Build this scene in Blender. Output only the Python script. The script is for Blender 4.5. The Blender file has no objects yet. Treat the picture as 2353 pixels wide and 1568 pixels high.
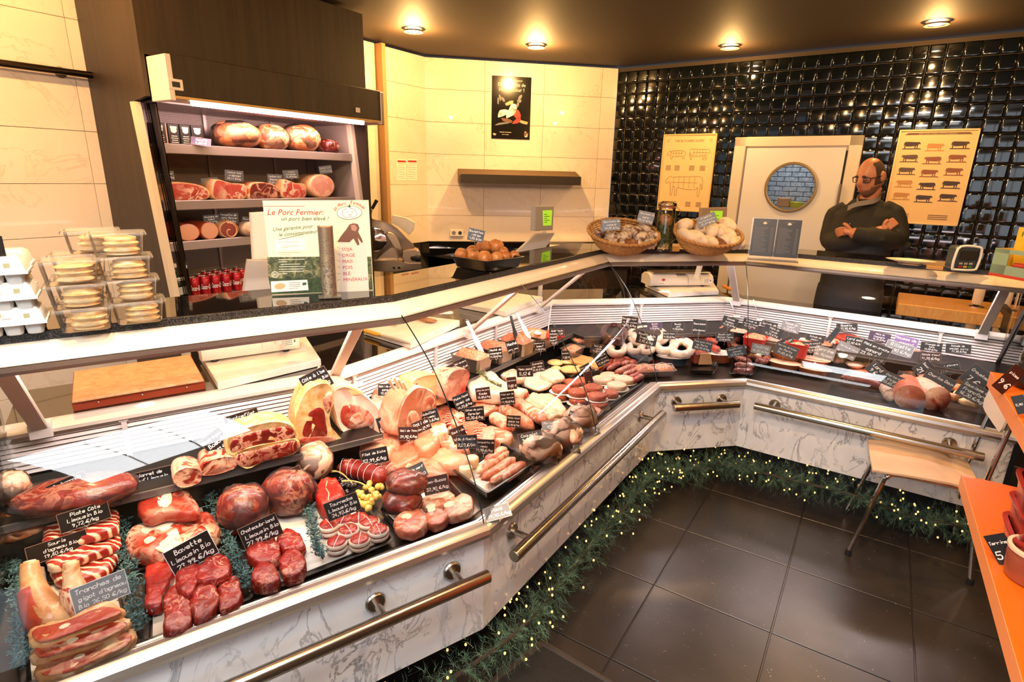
import bpy, bmesh, math, random
from mathutils import Vector, Matrix, noise as mnoise
R = random.Random(7)
PI = math.pi
SC = bpy.context.scene
COL = SC.collection
# ------------------------------------------------------------------ camera, world, lights, exposure
IMW, IMH, FPX = 2353, 1568, 1291.381
PITCH, ROLL, CAMH = math.radians(16.434), math.radians(1.41), 1.71394
_cp, _sp, _cr, _sr = math.cos(PITCH), math.sin(PITCH), math.cos(ROLL), math.sin(ROLL)
FWD = Vector((0, _cp, -_sp)); _r0 = Vector((1, 0, 0)); _u0 = Vector((0, _sp, _cp))
RIGHT = _cr*_r0 + _sr*_u0; UP = -_sr*_r0 + _cr*_u0
CAM = Vector((0, 0, CAMH))
cd = bpy.data.cameras.new('camera'); cam = bpy.data.objects.new('camera', cd); COL.objects.link(cam)
cam.matrix_world = Matrix((
    (RIGHT.x, UP.x, -FWD.x, CAM.x), (RIGHT.y, UP.y, -FWD.y, CAM.y), (RIGHT.z, UP.z, -FWD.z, CAM.z), (0, 0, 0, 1)))
cd.sensor_width = 36; cd.lens = 36*FPX/IMW; cd.clip_start = .02; cd.clip_end = 60
SC.camera = cam
SC.view_settings.view_transform = 'Standard'; SC.view_settings.look = 'None'
SC.view_settings.gamma = 1; SC.view_settings.use_curve_mapping = False
SC.view_settings.exposure = 0.2
SC.cycles.use_denoising = True
SC.cycles.max_bounces = 10; SC.cycles.diffuse_bounces = 4; SC.cycles.glossy_bounces = 4
SC.cycles.transmission_bounces = 8; SC.cycles.transparent_max_bounces = 24
SC.cycles.sample_clamp_indirect = 4; SC.cycles.caustics_reflective = False; SC.cycles.caustics_refractive = False
wd = bpy.data.worlds.new('world'); SC.world = wd; wd.use_nodes = True
wd.node_tree.nodes['Background'].inputs[0].default_value = (.75, .85, 1, 1)
wd.node_tree.nodes['Background'].inputs[1].default_value = .6
WARM = (1, .55, .18); WARM2 = (1, .74, .47)
def spot(loc, power, ang=110, blend=.7, col=WARM, aim=None, rad=.035):
    l = bpy.data.lights.new('spot_light', 'SPOT'); l.energy = power; l.color = col
    l.spot_size = math.radians(ang); l.spot_blend = blend; l.shadow_soft_size = rad
    o = bpy.data.objects.new('spot_light', l); COL.objects.link(o); o.location = loc
    d = Vector(aim) - Vector(loc) if aim else Vector((0, 0, -1))
    o.rotation_euler = d.to_track_quat('-Z', 'Y').to_euler()
    return o
def area(loc, power, sx, sy, col, aim, roll=None):
    l = bpy.data.lights.new('area_light', 'AREA'); l.shape = 'RECTANGLE'; l.size = sx; l.size_y = sy
    l.energy = power; l.color = col
    o = bpy.data.objects.new('area_light', l); COL.objects.link(o)
    z = -(Vector(aim)-Vector(loc)).normalized()
    x = Vector(roll).normalized() if roll else Vector((1, 0, 0)); y = z.cross(x).normalized(); x = y.cross(z)
    o.matrix_world = Matrix(((x.x, y.x, z.x, loc[0]), (x.y, y.y, z.y, loc[1]), (x.z, y.z, z.z, loc[2]), (0, 0, 0, 1)))
    return o
# ------------------------------------------------------------------ geometry of the place (metres)
def ray(x, y):
    return FWD + RIGHT*((x-IMW/2)/FPX) + UP*((IMH/2-y)/FPX)
def atz(x, y, z):
    d = ray(x, y); return CAM + d*((z-CAMH)/d.z)
def onp(x, y, q, n):
    d = ray(x, y); return CAM + d*((Vector(q)-CAM).dot(n)/d.dot(n))
def dist(p): return (Vector(p)-CAM).dot(FWD)
V2 = lambda x, y: Vector((x, y))
P = [V2(-1.0774, .8582), V2(-.05868, 1.56417), V2(.82056, 2.90419), V2(1.33763, 3.00600), V2(2.3185, 2.3504)]
U = [(P[i+1]-P[i]).normalized() for i in range(4)]
N = [V2(-u.y, u.x) for u in U]
def poff(d):
    out = []
    for i in range(5):
        if i == 0: out.append(P[0]+N[0]*d)
        elif i == 4: out.append(P[4]+N[3]*d)
        else:
            m = (N[i-1]+N[i]).normalized(); out.append(P[i]+m*(d/m.dot(N[i])))
    return out
ZC = 2.7
a_ = math.radians(33.27); UF = Vector((math.sin(a_), math.cos(a_), 0)); NF = Vector((-UF.y, UF.x, 0))
F0 = Vector((-1.0205, 4.0973, 0))                       # right front corner of the dark cabinet, s runs along UF
W1 = Vector((-.849, 5.474, 0)); W2 = Vector((.938, 5.803, 0))
UW = (W2-W1).normalized(); NW = Vector((UW.y, -UW.x, 0))      # NW points into the room
b_ = math.radians(125.1); UT = Vector((math.sin(b_), math.cos(b_), 0)); NT = Vector((UT.y, -UT.x, 0))
if NT.y > 0: NT = -NT
def fr(x, y, off=0): return onp(x, y, F0+NF*off, NF)
def wl(x, y): return onp(x, y, W1, NW)
def wt(x, y, off=0): return onp(x, y, W2+NT*off, NT)
# ------------------------------------------------------------------ materials
def C(h, a=1):
    h = h.lstrip('#'); v = [int(h[i:i+2], 16)/255 for i in (0, 2, 4)]
    return tuple(c/12.92 if c <= .04045 else ((c+.055)/1.055)**2.4 for c in v)+(a,)
class NT_:
    def __init__(s, name):
        s.m = bpy.data.materials.new(name); s.m.use_nodes = True; s.t = s.m.node_tree
        s.b = s.t.nodes['Principled BSDF']; s.o = s.t.nodes['Material Output']
    def n(s, typ, **kw):
        nd = s.t.nodes.new(typ)
        for k, v in kw.items():
            if k.startswith('i_'):
                key = k[2:]; key = int(key) if key.isdigit() else key.replace('_', ' ')
                nd.inputs[key].default_value = v
            else: setattr(nd, k, v)
        return nd
    def l(s, a, b): s.t.links.new(a, b)
    def coord(s, scale=(1, 1, 1), rnd=True, kind='Object'):
        tc = s.n('ShaderNodeTexCoord'); mp = s.n('ShaderNodeMapping'); mp.inputs['Scale'].default_value = scale
        if rnd:
            oi = s.n('ShaderNodeObjectInfo'); m = s.n('ShaderNodeMath', operation='MULTIPLY', i_1=17.3)
            s.l(oi.outputs['Random'], m.inputs[0])
            ad = s.n('ShaderNodeVectorMath', operation='ADD'); s.l(tc.outputs[kind], ad.inputs[0]); s.l(m.outputs[0], ad.inputs[1])
            s.l(ad.outputs[0], mp.inputs['Vector'])
        else: s.l(tc.outputs[kind], mp.inputs['Vector'])
        return mp.outputs[0]
    def noise(s, vec, scale, detail=4, dist=0, rough=.55):
        n = s.n('ShaderNodeTexNoise', i_Scale=scale, i_Detail=detail, i_Distortion=dist, i_Roughness=rough); s.l(vec, n.inputs['Vector']); return n.outputs[0]
    def ramp(s, fac, stops):
        r = s.n('ShaderNodeValToRGB'); e = r.color_ramp.elements
        while len(e) < len(stops): e.new(.5)
        for i, (p, c) in enumerate(stops): e[i].position = p; e[i].color = c
        s.l(fac, r.inputs[0]); return r.outputs[0]
    def mix(s, fac, a, b):
        m = s.n('ShaderNodeMix', data_type='RGBA')
        for v, i in ((fac, 0), (a, 6), (b, 7)):
            if hasattr(v, 'links'): s.l(v, m.inputs[i])
            else: m.inputs[i].default_value = v
        return m.outputs[2]
    def bump(s, h, st=.3, d=.01):
        b = s.n('ShaderNodeBump', i_Strength=st, i_Distance=d); s.l(h, b.inputs['Height']); s.l(b.outputs[0], s.b.inputs['Normal'])
    def set(s, **kw):
        for k, v in kw.items():
            k = k.replace('_', ' ')
            if hasattr(v, 'links'): s.l(v, s.b.inputs[k])
            else: s.b.inputs[k].default_value = v
        return s
MATS = {}
def pm(name, col, rough=.5, metal=0, col2=None, ns=20, bump=0, bd=.004, coat=0, spec=.5, stretch=(1, 1, 1), ior=None, sub=0, trans=0):
    if name in MATS: return MATS[name]
    k = NT_(name); col = C(col) if isinstance(col, str) else col
    k.set(Base_Color=col, Roughness=rough, Metallic=metal, Coat_Weight=coat, Specular_IOR_Level=spec)
    if trans: k.set(Transmission_Weight=trans)
    if ior: k.set(IOR=ior)
    if col2 or bump:
        v = k.coord(stretch); f = k.noise(v, ns)
        if col2: k.set(Base_Color=k.ramp(f, [(.35, col), (.65, C(col2))]))
        if bump: k.bump(f, bump, bd)
    if sub:
        k.set(Subsurface_Weight=sub, Subsurface_Scale=.01); k.b.inputs['Subsurface Radius'].default_value = (1, .35, .2)
    MATS[name] = k.m; return k.m
def emat(name, col, st, sample=True):
    if name in MATS: return MATS[name]
    k = NT_(name); col = C(col) if isinstance(col, str) else col
    k.set(Base_Color=(0, 0, 0, 1), Emission_Color=col, Emission_Strength=st, Roughness=.4)
    if not sample: k.m.cycles.emission_sampling = 'NONE'
    MATS[name] = k.m; return k.m
def meat(name, c1, c2, fat='#e9cdb8', amt=.3, ns=25, vs=14, st=(1, 1, 1), rough=.36, coat=.25, bump=.9):
    """raw meat: two reds mottled, veins or flecks of fat where distorted noise crosses its middle value"""
    if name in MATS: return MATS[name]
    k = NT_(name); v = k.coord(st)
    base = k.ramp(k.noise(v, ns, 7, .4, .68), [(.36, C(c1)), (.64, C(c2))])
    w = k.noise(v, vs*1.5, 4, 1.1)
    m1 = k.n('ShaderNodeMath', operation='SUBTRACT', i_1=.5); k.l(w, m1.inputs[0])
    m2 = k.n('ShaderNodeMath', operation='ABSOLUTE'); k.l(m1.outputs[0], m2.inputs[0])
    vein = k.ramp(m2.outputs[0], [(amt*.05, (1, 1, 1, 1)), (amt*.17+.004, (0, 0, 0, 1))])
    patch = k.ramp(k.noise(v, vs*.45, 2), [(.42, (0, 0, 0, 1)), (.62, (1, 1, 1, 1))])
    mm = k.n('ShaderNodeMath', operation='MULTIPLY', use_clamp=True); k.l(vein, mm.inputs[0]); k.l(patch, mm.inputs[1])
    k.set(Base_Color=k.mix(mm.outputs[0], base, C(fat)), Roughness=rough, Coat_Weight=coat*.5, Coat_Roughness=.25, Specular_IOR_Level=.35)
    k.bump(k.noise(v, ns*2.2, 4), bump, .004)
    MATS[name] = k.m; return k.m
def glassmat(name, tint=(1, 1, 1, 1), r=.02, base=.0, haze=0, ior=1.5):
    """thin clear sheet: looks through, with a Fresnel mirror on top"""
    if name in MATS: return MATS[name]
    k = NT_(name); t = k.n('ShaderNodeBsdfTransparent'); t.inputs[0].default_value = tint
    g = k.n('ShaderNodeBsdfGlossy', i_Roughness=r); f = k.n('ShaderNodeFresnel', i_IOR=ior)
    mx = k.n('ShaderNodeMixShader')
    if base:
        ad = k.n('ShaderNodeMath', operation='ADD', i_1=base, use_clamp=True); k.l(f.outputs[0], ad.inputs[0]); k.l(ad.outputs[0], mx.inputs[0])
    else: k.l(f.outputs[0], mx.inputs[0])
    if haze:
        df = k.n('ShaderNodeBsdfDiffuse'); df.inputs[0].default_value = (.9, .88, .85, 1); m2 = k.n('ShaderNodeMixShader'); m2.inputs[0].default_value = haze
        k.l(t.outputs[0], m2.inputs[1]); k.l(df.outputs[0], m2.inputs[2]); t = m2
    k.l(t.outputs[0], mx.inputs[1]); k.l(g.outputs[0], mx.inputs[2]); k.l(mx.outputs[0], k.o.inputs[0])
    MATS[name] = k.m; return k.m
# ------------------------------------------------------------------ mesh building
class MB:
    def __init__(s): s.v = []; s.f = []; s.mi = []; s.cur = 0
    def add(s, vs, fs):
        n = len(s.v); s.v += [Vector(v) for v in vs]
        for f in fs: s.f.append([i+n for i in f]); s.mi.append(s.cur)
        return s
    def box(s, c, d, bev=0, M=None):
        x, y, z = d[0]/2, d[1]/2, d[2]/2; b = min(bev, x*.9, y*.9, z*.9)
        vs = []; fs = []
        if b <= 0:
            vs = [(i*x, j*y, k*z) for k in (-1, 1) for j in (-1, 1) for i in (-1, 1)]
            fs = [(0, 2, 3, 1), (4, 5, 7, 6), (0, 1, 5, 4), (2, 6, 7, 3), (0, 4, 6, 2), (1, 3, 7, 5)]
        else:
            idx = {}
            for i in (-1, 1):
                for j in (-1, 1):
                    for k in (-1, 1):
                        for a, p in enumerate(((i*x, j*(y-b), k*(z-b)), (i*(x-b), j*y, k*(z-b)), (i*(x-b), j*(y-b), k*z))):
                            idx[(i, j, k, a)] = len(vs); vs.append(p)
            g = lambda i, j, k, a: idx[(i, j, k, a)]
            def q(l, nrm):
                p = [Vector(vs[t]) for t in l]; nn = (p[1]-p[0]).cross(p[2]-p[0])
                fs.append(tuple(l) if nn.dot(Vector(nrm)) > 0 else tuple(reversed(l)))
            for i in (-1, 1):
                q([g(i, -1, -1, 0), g(i, 1, -1, 0), g(i, 1, 1, 0), g(i, -1, 1, 0)], (i, 0, 0))
                q([g(-1, i, -1, 1), g(1, i, -1, 1), g(1, i, 1, 1), g(-1, i, 1, 1)], (0, i, 0))
                q([g(-1, -1, i, 2), g(1, -1, i, 2), g(1, 1, i, 2), g(-1, 1, i, 2)], (0, 0, i))
                for j in (-1, 1):
                    q([g(i, j, -1, 0), g(i, j, 1, 0), g(i, j, 1, 1), g(i, j, -1, 1)], (i, j, 0))
                    q([g(i, -1, j, 0), g(i, 1, j, 0), g(i, 1, j, 2), g(i, -1, j, 2)], (i, 0, j))
                    q([g(-1, i, j, 1), g(1, i, j, 1), g(1, i, j, 2), g(-1, i, j, 2)], (0, i, j))
                    for k in (-1, 1): q([g(i, j, k, 0), g(i, j, k, 1), g(i, j, k, 2)], (i, j, k))
        c = Vector(c)
        return s.add([((M @ Vector(v)) if M else Vector(v))+c for v in vs], fs)
    def obox(s, o, ax, ay, az, bev=0):
        """box from a corner and three edge vectors"""
        ax, ay, az = Vector(ax), Vector(ay), Vector(az)
        if ax.cross(ay).dot(az) < 0: o = Vector(o)+ax; ax = -ax
        M = Matrix((ax.normalized(), ay.normalized(), az.normalized())).transposed()
        return s.box(Vector(o)+(ax+ay+az)/2, (ax.length, ay.length, az.length), bev, M)
    def lathe(s, prof, n=24, c=(0, 0, 0), M=None, sx=1, sy=1, cap=True):
        c = Vector(c); vs = []; fs = []
        for r, z in prof:
            for k in range(n):
                t = 2*PI*k/n; p = Vector((r*math.cos(t)*sx, r*math.sin(t)*sy, z)); vs.append((M @ p if M else p)+c)
        for i in range(len(prof)-1):
            for k in range(n): fs.append((i*n+k, i*n+(k+1) % n, (i+1)*n+(k+1) % n, (i+1)*n+k))
        if cap: fs.append(tuple(reversed(range(n)))); fs.append(tuple(range((len(prof)-1)*n, len(prof)*n)))
        return s.add(vs, fs)
    def tube(s, pts, r, n=8, cap=True, flat=1):
        pts = [Vector(p) for p in pts]; m = len(pts); rs = r if isinstance(r, (list, tuple)) else [r]*m
        vs = []; fs = []; px = None
        for i in range(m):
            t = (pts[min(i+1, m-1)]-pts[max(i-1, 0)]).normalized()
            if px is None: px = t.cross(Vector((0, 0, 1)) if abs(t.z) < .9 else Vector((1, 0, 0))).normalized()
            else: px = (px-t*px.dot(t)).normalized()
            py = t.cross(px)
            for k in range(n):
                a = 2*PI*k/n; vs.append(pts[i]+px*(math.cos(a)*rs[i])+py*(math.sin(a)*rs[i]*flat))
        for i in range(m-1):
            for k in range(n): fs.append((i*n+k, i*n+(k+1) % n, (i+1)*n+(k+1) % n, (i+1)*n+k))
        if cap: fs.append(tuple(reversed(range(n)))); fs.append(tuple(range((m-1)*n, m*n)))
        return s.add(vs, fs)
    def rings(s, rings, close=True, cap0=True, cap1=True):
        n = len(rings[0]); vs = [Vector(p) for r in rings for p in r]; fs = []
        for i in range(len(rings)-1):
            for k in range(n if close else n-1): fs.append((i*n+k, i*n+(k+1) % n, (i+1)*n+(k+1) % n, (i+1)*n+k))
        if cap0: fs.append(tuple(reversed(range(n))))
        if cap1: fs.append(tuple(range((len(rings)-1)*n, len(rings)*n)))
        return s.add(vs, fs)
    def quad(s, a, b, c, d): return s.add([a, b, c, d], [(0, 1, 2, 3)])
    def prism(s, poly, ext):
        """poly: 3D loop, ext: vector"""
        e = Vector(ext); p = [Vector(q) for q in poly]; nn = Vector((0, 0, 0))
        for i in range(len(p)): nn += p[i].cross(p[(i+1) % len(p)])
        if nn.dot(e) < 0: p = p[::-1]
        return s.rings([p, [q+e for q in p]])
    def blob(s, c, r, amp=.05, fr_=3, seed=0, nu=18, nv=12, ex=1, M=None, flat=None):
        c = Vector(c); vs = []; fs = []
        sg = lambda t, e: math.copysign(abs(t)**e, t)
        for j in range(nv+1):
            ph = -PI/2+PI*j/nv
            for i in range(nu):
                th = 2*PI*i/nu
                p = Vector((sg(math.cos(ph), ex)*sg(math.cos(th), ex), sg(math.cos(ph), ex)*sg(math.sin(th), ex), sg(math.sin(ph), ex)))
                f = 1+amp*mnoise.noise(p*fr_*.6+Vector((seed*3.1, seed, -seed)))*1.6+amp*.5*mnoise.noise(p*fr_*1.7+Vector((seed, 5, seed)))
                p = Vector((p.x*r[0], p.y*r[1], p.z*r[2]))*f
                if flat is not None and p.z < flat: p.z = flat
                vs.append((M @ p if M else p)+c)
        for j in range(nv):
            for i in range(nu): fs.append((j*nu+i, j*nu+(i+1) % nu, (j+1)*nu+(i+1) % nu, (j+1)*nu+i))
        return s.add(vs, fs)
    def build(s, name, mat=None, parent=None, loc=None, smooth=35, sub=0, rot=None):
        me = bpy.data.meshes.new(name); base = Vector(loc) if loc is not None else Vector((0, 0, 0))
        if parent is not None and loc is None and s.v:
            base = Vector((sum(v.x for v in s.v), sum(v.y for v in s.v), sum(v.z for v in s.v)))/len(s.v)
        elif parent is None and loc is None and s.v:
            xs = [v.x for v in s.v]; ys = [v.y for v in s.v]
            base = Vector(((min(xs)+max(xs))/2, (min(ys)+max(ys))/2, min(v.z for v in s.v)))
        me.from_pydata([v-base for v in s.v], [], s.f)
        for m in (mat if isinstance(mat, (list, tuple)) else [mat]):
            if m: me.materials.append(m)
        if max(s.mi, default=0): me.polygons.foreach_set('material_index', s.mi)
        if smooth:
            me.polygons.foreach_set('use_smooth', [True]*len(me.polygons)); me.set_sharp_from_angle(angle=math.radians(smooth))
        o = bpy.data.objects.new(name, me); COL.objects.link(o)
        o.location = base
        if parent is not None:
            o.parent = parent; o.location = parent.matrix_world.inverted() @ base if False else base-Vector(parent.get('_w', (0, 0, 0)))
        o['_w'] = tuple(base)
        if sub:
            md = o.modifiers.new('smooth', 'SUBSURF'); md.levels = sub; md.render_levels = sub
        return o
def tag(o, label, cat, group=None, kind=None):
    if label: o['label'] = label
    if cat: o['category'] = cat
    if group: o['group'] = group
    if kind: o['kind'] = kind
    return o
def thing(name, label, cat, loc, group=None, kind=None):
    o = bpy.data.objects.new(name, None); COL.objects.link(o); o.location = loc; o['_w'] = tuple(loc)
    o.empty_display_size = .05
    return tag(o, label, cat, group, kind)
def struct(o): o['kind'] = 'structure'; return o
def smoothpoly(pts, n=4):
    """closed Catmull-Rom"""
    out = []; m = len(pts)
    for i in range(m):
        p0, p1, p2, p3 = (Vector(pts[(i+j-1) % m]) for j in range(4))
        for k in range(n):
            t = k/n; out.append(.5*((2*p1)+(p2-p0)*t+(2*p0-5*p1+4*p2-p3)*t*t+(3*p1-p0-3*p2+p3)*t**3))
    return out
def smoothpath(pts, n=5):
    pts = [Vector(p) for p in pts]; m = len(pts); out = []
    for i in range(m-1):
        p0, p1, p2, p3 = pts[max(i-1, 0)], pts[i], pts[i+1], pts[min(i+2, m-1)]
        for k in range(n):
            t = k/n; out.append(.5*((2*p1)+(p2-p0)*t+(2*p0-5*p1+4*p2-p3)*t*t+(3*p1-p0-3*p2+p3)*t**3))
    return out+[pts[-1]]
def ell(x, y, rx, ry, rot=0, n=10, j=0, seed=0):
    q = random.Random(seed*131+int(x*7+y)); c, s_ = math.cos(math.radians(rot)), math.sin(math.radians(rot)); out = []
    for i in range(n):
        t = 2*PI*i/n; k = 1+q.uniform(-j, j); a, b = rx*math.cos(t)*k, ry*math.sin(t)*k; out.append((x+a*c-b*s_, y+a*s_+b*c))
    return out
_seed = [0]
def pillow(loop, n, th, amp=.02, prof=((.86, 0), (.97, .12), (1, .4), (.97, .75), (.86, .95), (.55, 1.0))):
    """rounded slab over a 3D loop, n: unit direction of thickness"""
    _seed[0] += 1; c = sum((Vector(p) for p in loop), Vector((0, 0, 0)))/len(loop); rings = []
    size = sum((Vector(p)-c).length for p in loop)/len(loop)
    if len(loop) > 13 and len(prof) == 6: prof = [prof[0]]+[q for a, b in zip(prof, prof[1:]) for q in (((a[0]+b[0])/2+(.012 if b[1] < .9 else .02), (a[1]+b[1])/2+(.04 if b[1] > .8 else 0)), b)]+[(.25, 1.03)]
    for sc, h in prof:
        r = []
        for p in loop:
            d = Vector(p)-c; q = c+d*sc+n*(th*h)
            w = mnoise.noise(q*(2.2/size)+Vector((_seed[0]*1.7, 0, 0)))*amp*2+mnoise.noise(q*(5/size)+Vector((0, _seed[0], 0)))*amp+mnoise.noise(q*(11/size)+Vector((_seed[0], 0, 3)))*amp*.7
            r.append(q+d.normalized()*(w*size*.9)+n*(w*size*(1.1 if h > .6 else 0)))
        rings.append(r)
    m = MB(); m.rings(rings); return m
def orient(loop, n):
    a = Vector((0, 0, 0)); L = [Vector(p) for p in loop]
    for i in range(len(L)): a += L[i].cross(L[(i+1) % len(L)])
    return L if a.dot(n) > 0 else L[::-1]
# ------------------------------------------------------------------ lights of the place
DL = [(-0.772, 4.556), (0.136, 4.975), (1.634, 4.838), (2.66, 4.032), (-0.662, 0.917), (1.77, 2.82), (0.519, 1.177), (-1.947, 2.448), (2.4, 1.2), (3.3, 2.2)]
DP = [30, 36, 16, 13, 40, 20, 30, 30, 20, 16]
for (x, y), p in zip(DL, DP):
    spot((x, y, ZC-.045), p*1.7, 112, .8, WARM if y > 2.1 else WARM2)
    l = bpy.data.lights.new('ceiling_fill_light', 'POINT'); l.energy = p*1.2; l.color = WARM; l.shadow_soft_size = .02  # added point light under each spot, brightens the planks around it
    o = bpy.data.objects.new('ceiling_fill_light', l); COL.objects.link(o); o.location = (x, y, ZC-.09)
M_tube = emat('tube_white', (1, .80, .70, 1), 14)
M_tubec = emat('tube_cool', (1, .84, .86, 1), 14)
CASE_W = [5.5, 6.5, 7, 7]
M_day = emat('daylight_window', (.86, .93, 1, 1), 2.2)
M_panel = emat('light_panel', (.97, .98, 1, 1), 22); M_panelb = emat('light_panel_cool', (.94, .97, 1, 1), 13)
# ------------------------------------------------------------------ materials of the room
def veined(name, base, vein, scale, rough, amt=.5, dist=2.2, coat=0, cloud=None, st=(1, 1, 1)):
    k = NT_(name); v = k.coord(st, rnd=True)
    w = k.noise(v, scale, 6, dist, .6)
    a = k.n('ShaderNodeMath', operation='SUBTRACT', i_1=.5); k.l(w, a.inputs[0])
    b = k.n('ShaderNodeMath', operation='ABSOLUTE'); k.l(a.outputs[0], b.inputs[0])
    vein_f = k.ramp(b.outputs[0], [(0, (1, 1, 1, 1)), (.045*amt+.003, (0, 0, 0, 1))])
    msk = k.ramp(k.noise(v, scale*.6, 3), [(.3, (0, 0, 0, 1)), (.6, (1, 1, 1, 1))])
    mm = k.n('ShaderNodeMath', operation='MULTIPLY', use_clamp=True); k.l(vein_f, mm.inputs[0]); k.l(msk, mm.inputs[1])
    bc = k.ramp(k.noise(v, scale*.8, 5, 1), [(.3, C(base)), (.75, C(cloud or base))])
    k.set(Base_Color=k.mix(mm.outputs[0], bc, C(vein)), Roughness=rough, Coat_Weight=coat); MATS[name] = k.m; return k.m
M_marble = veined('white_marble', '#f2f0ee', '#85868a', 5.5, .18, .5, .8, .3, '#dedddc', (1.6, 1.6, .9))
M_walltile = veined('cream_wall_tile', '#efe2d2', '#dcc8b2', 2.0, .22, .22, 1.2, .15, '#e6d5c2')
M_black = pm('black_gloss_tile', '#050a0c', .07, spec=.55, coat=.3)
M_grout = pm('tile_grout', '#3a2e25', .8)
M_grout_l = pm('wall_joint', '#bfa88e', .8)
M_ceil = pm('ceiling_plank', '#b8996f', .4, .2, col2='#c2a57c', ns=3)
M_ceilgap = pm('ceiling_gap', '#3a2c1d', .7)
M_alu = pm('aluminium', '#c9c4bd', .3, .9); M_alud = pm('aluminium_mauve', '#8c7f7a', .35, .7)
M_steel = pm('brushed_steel', '#b5aa9c', .22, 1, bump=.05, ns=60, stretch=(1, 1, 30)); M_chrome = pm('chrome', '#d5d5d6', .08, 1)
M_cream = pm('cream_enamel', '#f3e6d0', .35, coat=.2); M_white = pm('white_plastic', '#f1efec', .4)
M_ivory = pm('ivory_plastic', '#e4ddd0', .45); M_grey = pm('grey_plastic', '#a9a5a0', .45); M_dgrey = pm('dark_plastic', '#1c1c1d', .4)
M_blackp = pm('black_plastic', '#0b0c0d', .28, coat=.2); M_rubber = pm('black_rubber', '#111112', .7)
M_paper = pm('paper', '#f4efe3', .7, bump=.1, ns=9); M_butcherp = pm('butcher_paper', '#f0dcc0', .65, bump=.2, ns=12)
M_glass = glassmat('clear_glass', (.985, .995, .99, 1)); M_clearp = glassmat('clear_plastic', (1, .99, .98, 1), .25, .0, .08)
def floor_mat():
    k = NT_('slate_floor_tile'); v = k.coord((1, 1, 1), True)
    base = k.ramp(k.noise(v, 5, 6), [(.3, C('#231e1b')), (.7, C('#332c28'))])
    w = k.n('ShaderNodeTexVoronoi', i_Scale=70); k.l(v, w.inputs['Vector'])
    sp = k.ramp(w.outputs['Distance'], [(.09, (1, 1, 1, 1)), (.2, (0, 0, 0, 1))])
    g = k.ramp(k.noise(v, 30, 3), [(.55, (0, 0, 0, 1)), (.7, (.6, .6, .6, 1))])
    mm = k.n('ShaderNodeMath', operation='MULTIPLY', use_clamp=True); k.l(sp, mm.inputs[0]); k.l(g, mm.inputs[1])
    k.set(Base_Color=k.mix(mm.outputs[0], base, C('#cabcae')), Roughness=k.ramp(k.noise(v, 7, 4), [(.2, (.29,)*3+(1,)), (.8, (.36,)*3+(1,))]), Specular_IOR_Level=.6)
    k.bump(k.noise(v, 60, 3), .06, .003); MATS['floor'] = k.m; return k.m
M_floor = floor_mat()
def wood(name, c1, c2, sc=8, st=(1, 1, 12), rough=.45, bump=.1, coat=0):
    if name in MATS: return MATS[name]
    k = NT_(name); v = k.coord(st); f = k.noise(v, sc, 6, .6, .65)
    k.set(Base_Color=k.ramp(f, [(.3, C(c1)), (.7, C(c2))]), Roughness=rough, Coat_Weight=coat); k.bump(f, bump, .003); MATS[name] = k.m; return k.m
M_wenge = wood('dark_wenge_panel', '#20160e', '#3a2918', 26, (1, 1, .05), .5, .06)
M_granite = pm('black_granite', '#0b0b0c', .035, col2='#151414', ns=220, spec=1.0, ior=1.75, coat=.0)
def granite_edge():
    k = NT_('granite_edge'); v = k.coord(); k.set(Base_Color=k.ramp(k.noise(v, 260, 2), [(.42, C('#0d0c0c')), (.62, C('#4a4743'))]), Roughness=.4); return k.m
M_gredge = granite_edge()
# ------------------------------------------------------------------ floor
fl = MB(); fl.box((1.0, 2.0, -.03), (9, 10, .04)); floor = struct(fl.build('floor', pm('floor_grout', '#3a332c', .8), smooth=0))
FO = V2(1.16509, 2.87412); FS = .47629; fa = math.radians(32.593)
E2 = V2(math.sin(fa), math.cos(fa)); E1 = V2(math.cos(fa), -math.sin(fa))
tm = MB(); tm.box((0, 0, -.005), (FS-.005, FS-.005, .012), .0018)
tile_me = None
def seg_d(q, s): return (V2(q[0], q[1])-P[s]).dot(N[s])
for i in range(-7, 9):
    for j in range(-4, 9):
        c = FO+E1*FS*(i+.5)-E2*FS*(j+.5)
        if c.x < -1.6 or c.y < -1.6 or c.x > 4.6 or c.y > 4: continue
        if tile_me is None:
            o = tm.build('tile', M_floor, floor, smooth=0); tile_me = o.data
            me_off = o.location.copy()
            for v in tile_me.vertices: v.co += Vector((0, 0, 0))
        else:
            o = bpy.data.objects.new('tile', tile_me); COL.objects.link(o); o.parent = floor
        o.location = Vector((c.x, c.y, -.005))-Vector(floor['_w']); o.rotation_euler = (0, 0, -fa)
rest = MB(); rest.box((1.0, 2.0, -.0075), (9, 10, .004)); rest.build('tile_underlay', M_floor, floor, smooth=0)
# ------------------------------------------------------------------ ceiling of long planks
cb = MB(); cb.box((1.0, 2.0, ZC+.05), (9.4, 10.4, .06)); ceiling = struct(cb.build('ceiling', M_ceilgap, smooth=0))
pme = None
for i in range(-18, 22):
    c = Vector((.6, 2.6, 0)); pn = NT; off = (-2.9527) - c.dot(-NT) + (i+.5)*.217
    pos = c - NT*off*1.0
    if pme is None:
        m = MB(); m.box((0, 0, 0), (9.8, .2115, .016), .005); o = m.build('plank', M_ceil, ceiling, smooth=0); pme = o.data
    else: o = bpy.data.objects.new('plank', pme); COL.objects.link(o); o.parent = ceiling
    o.location = Vector((pos.x, pos.y, ZC+.009))-Vector(ceiling['_w']); o.rotation_euler = (0, 0, math.atan2(UT.y, UT.x))
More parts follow.
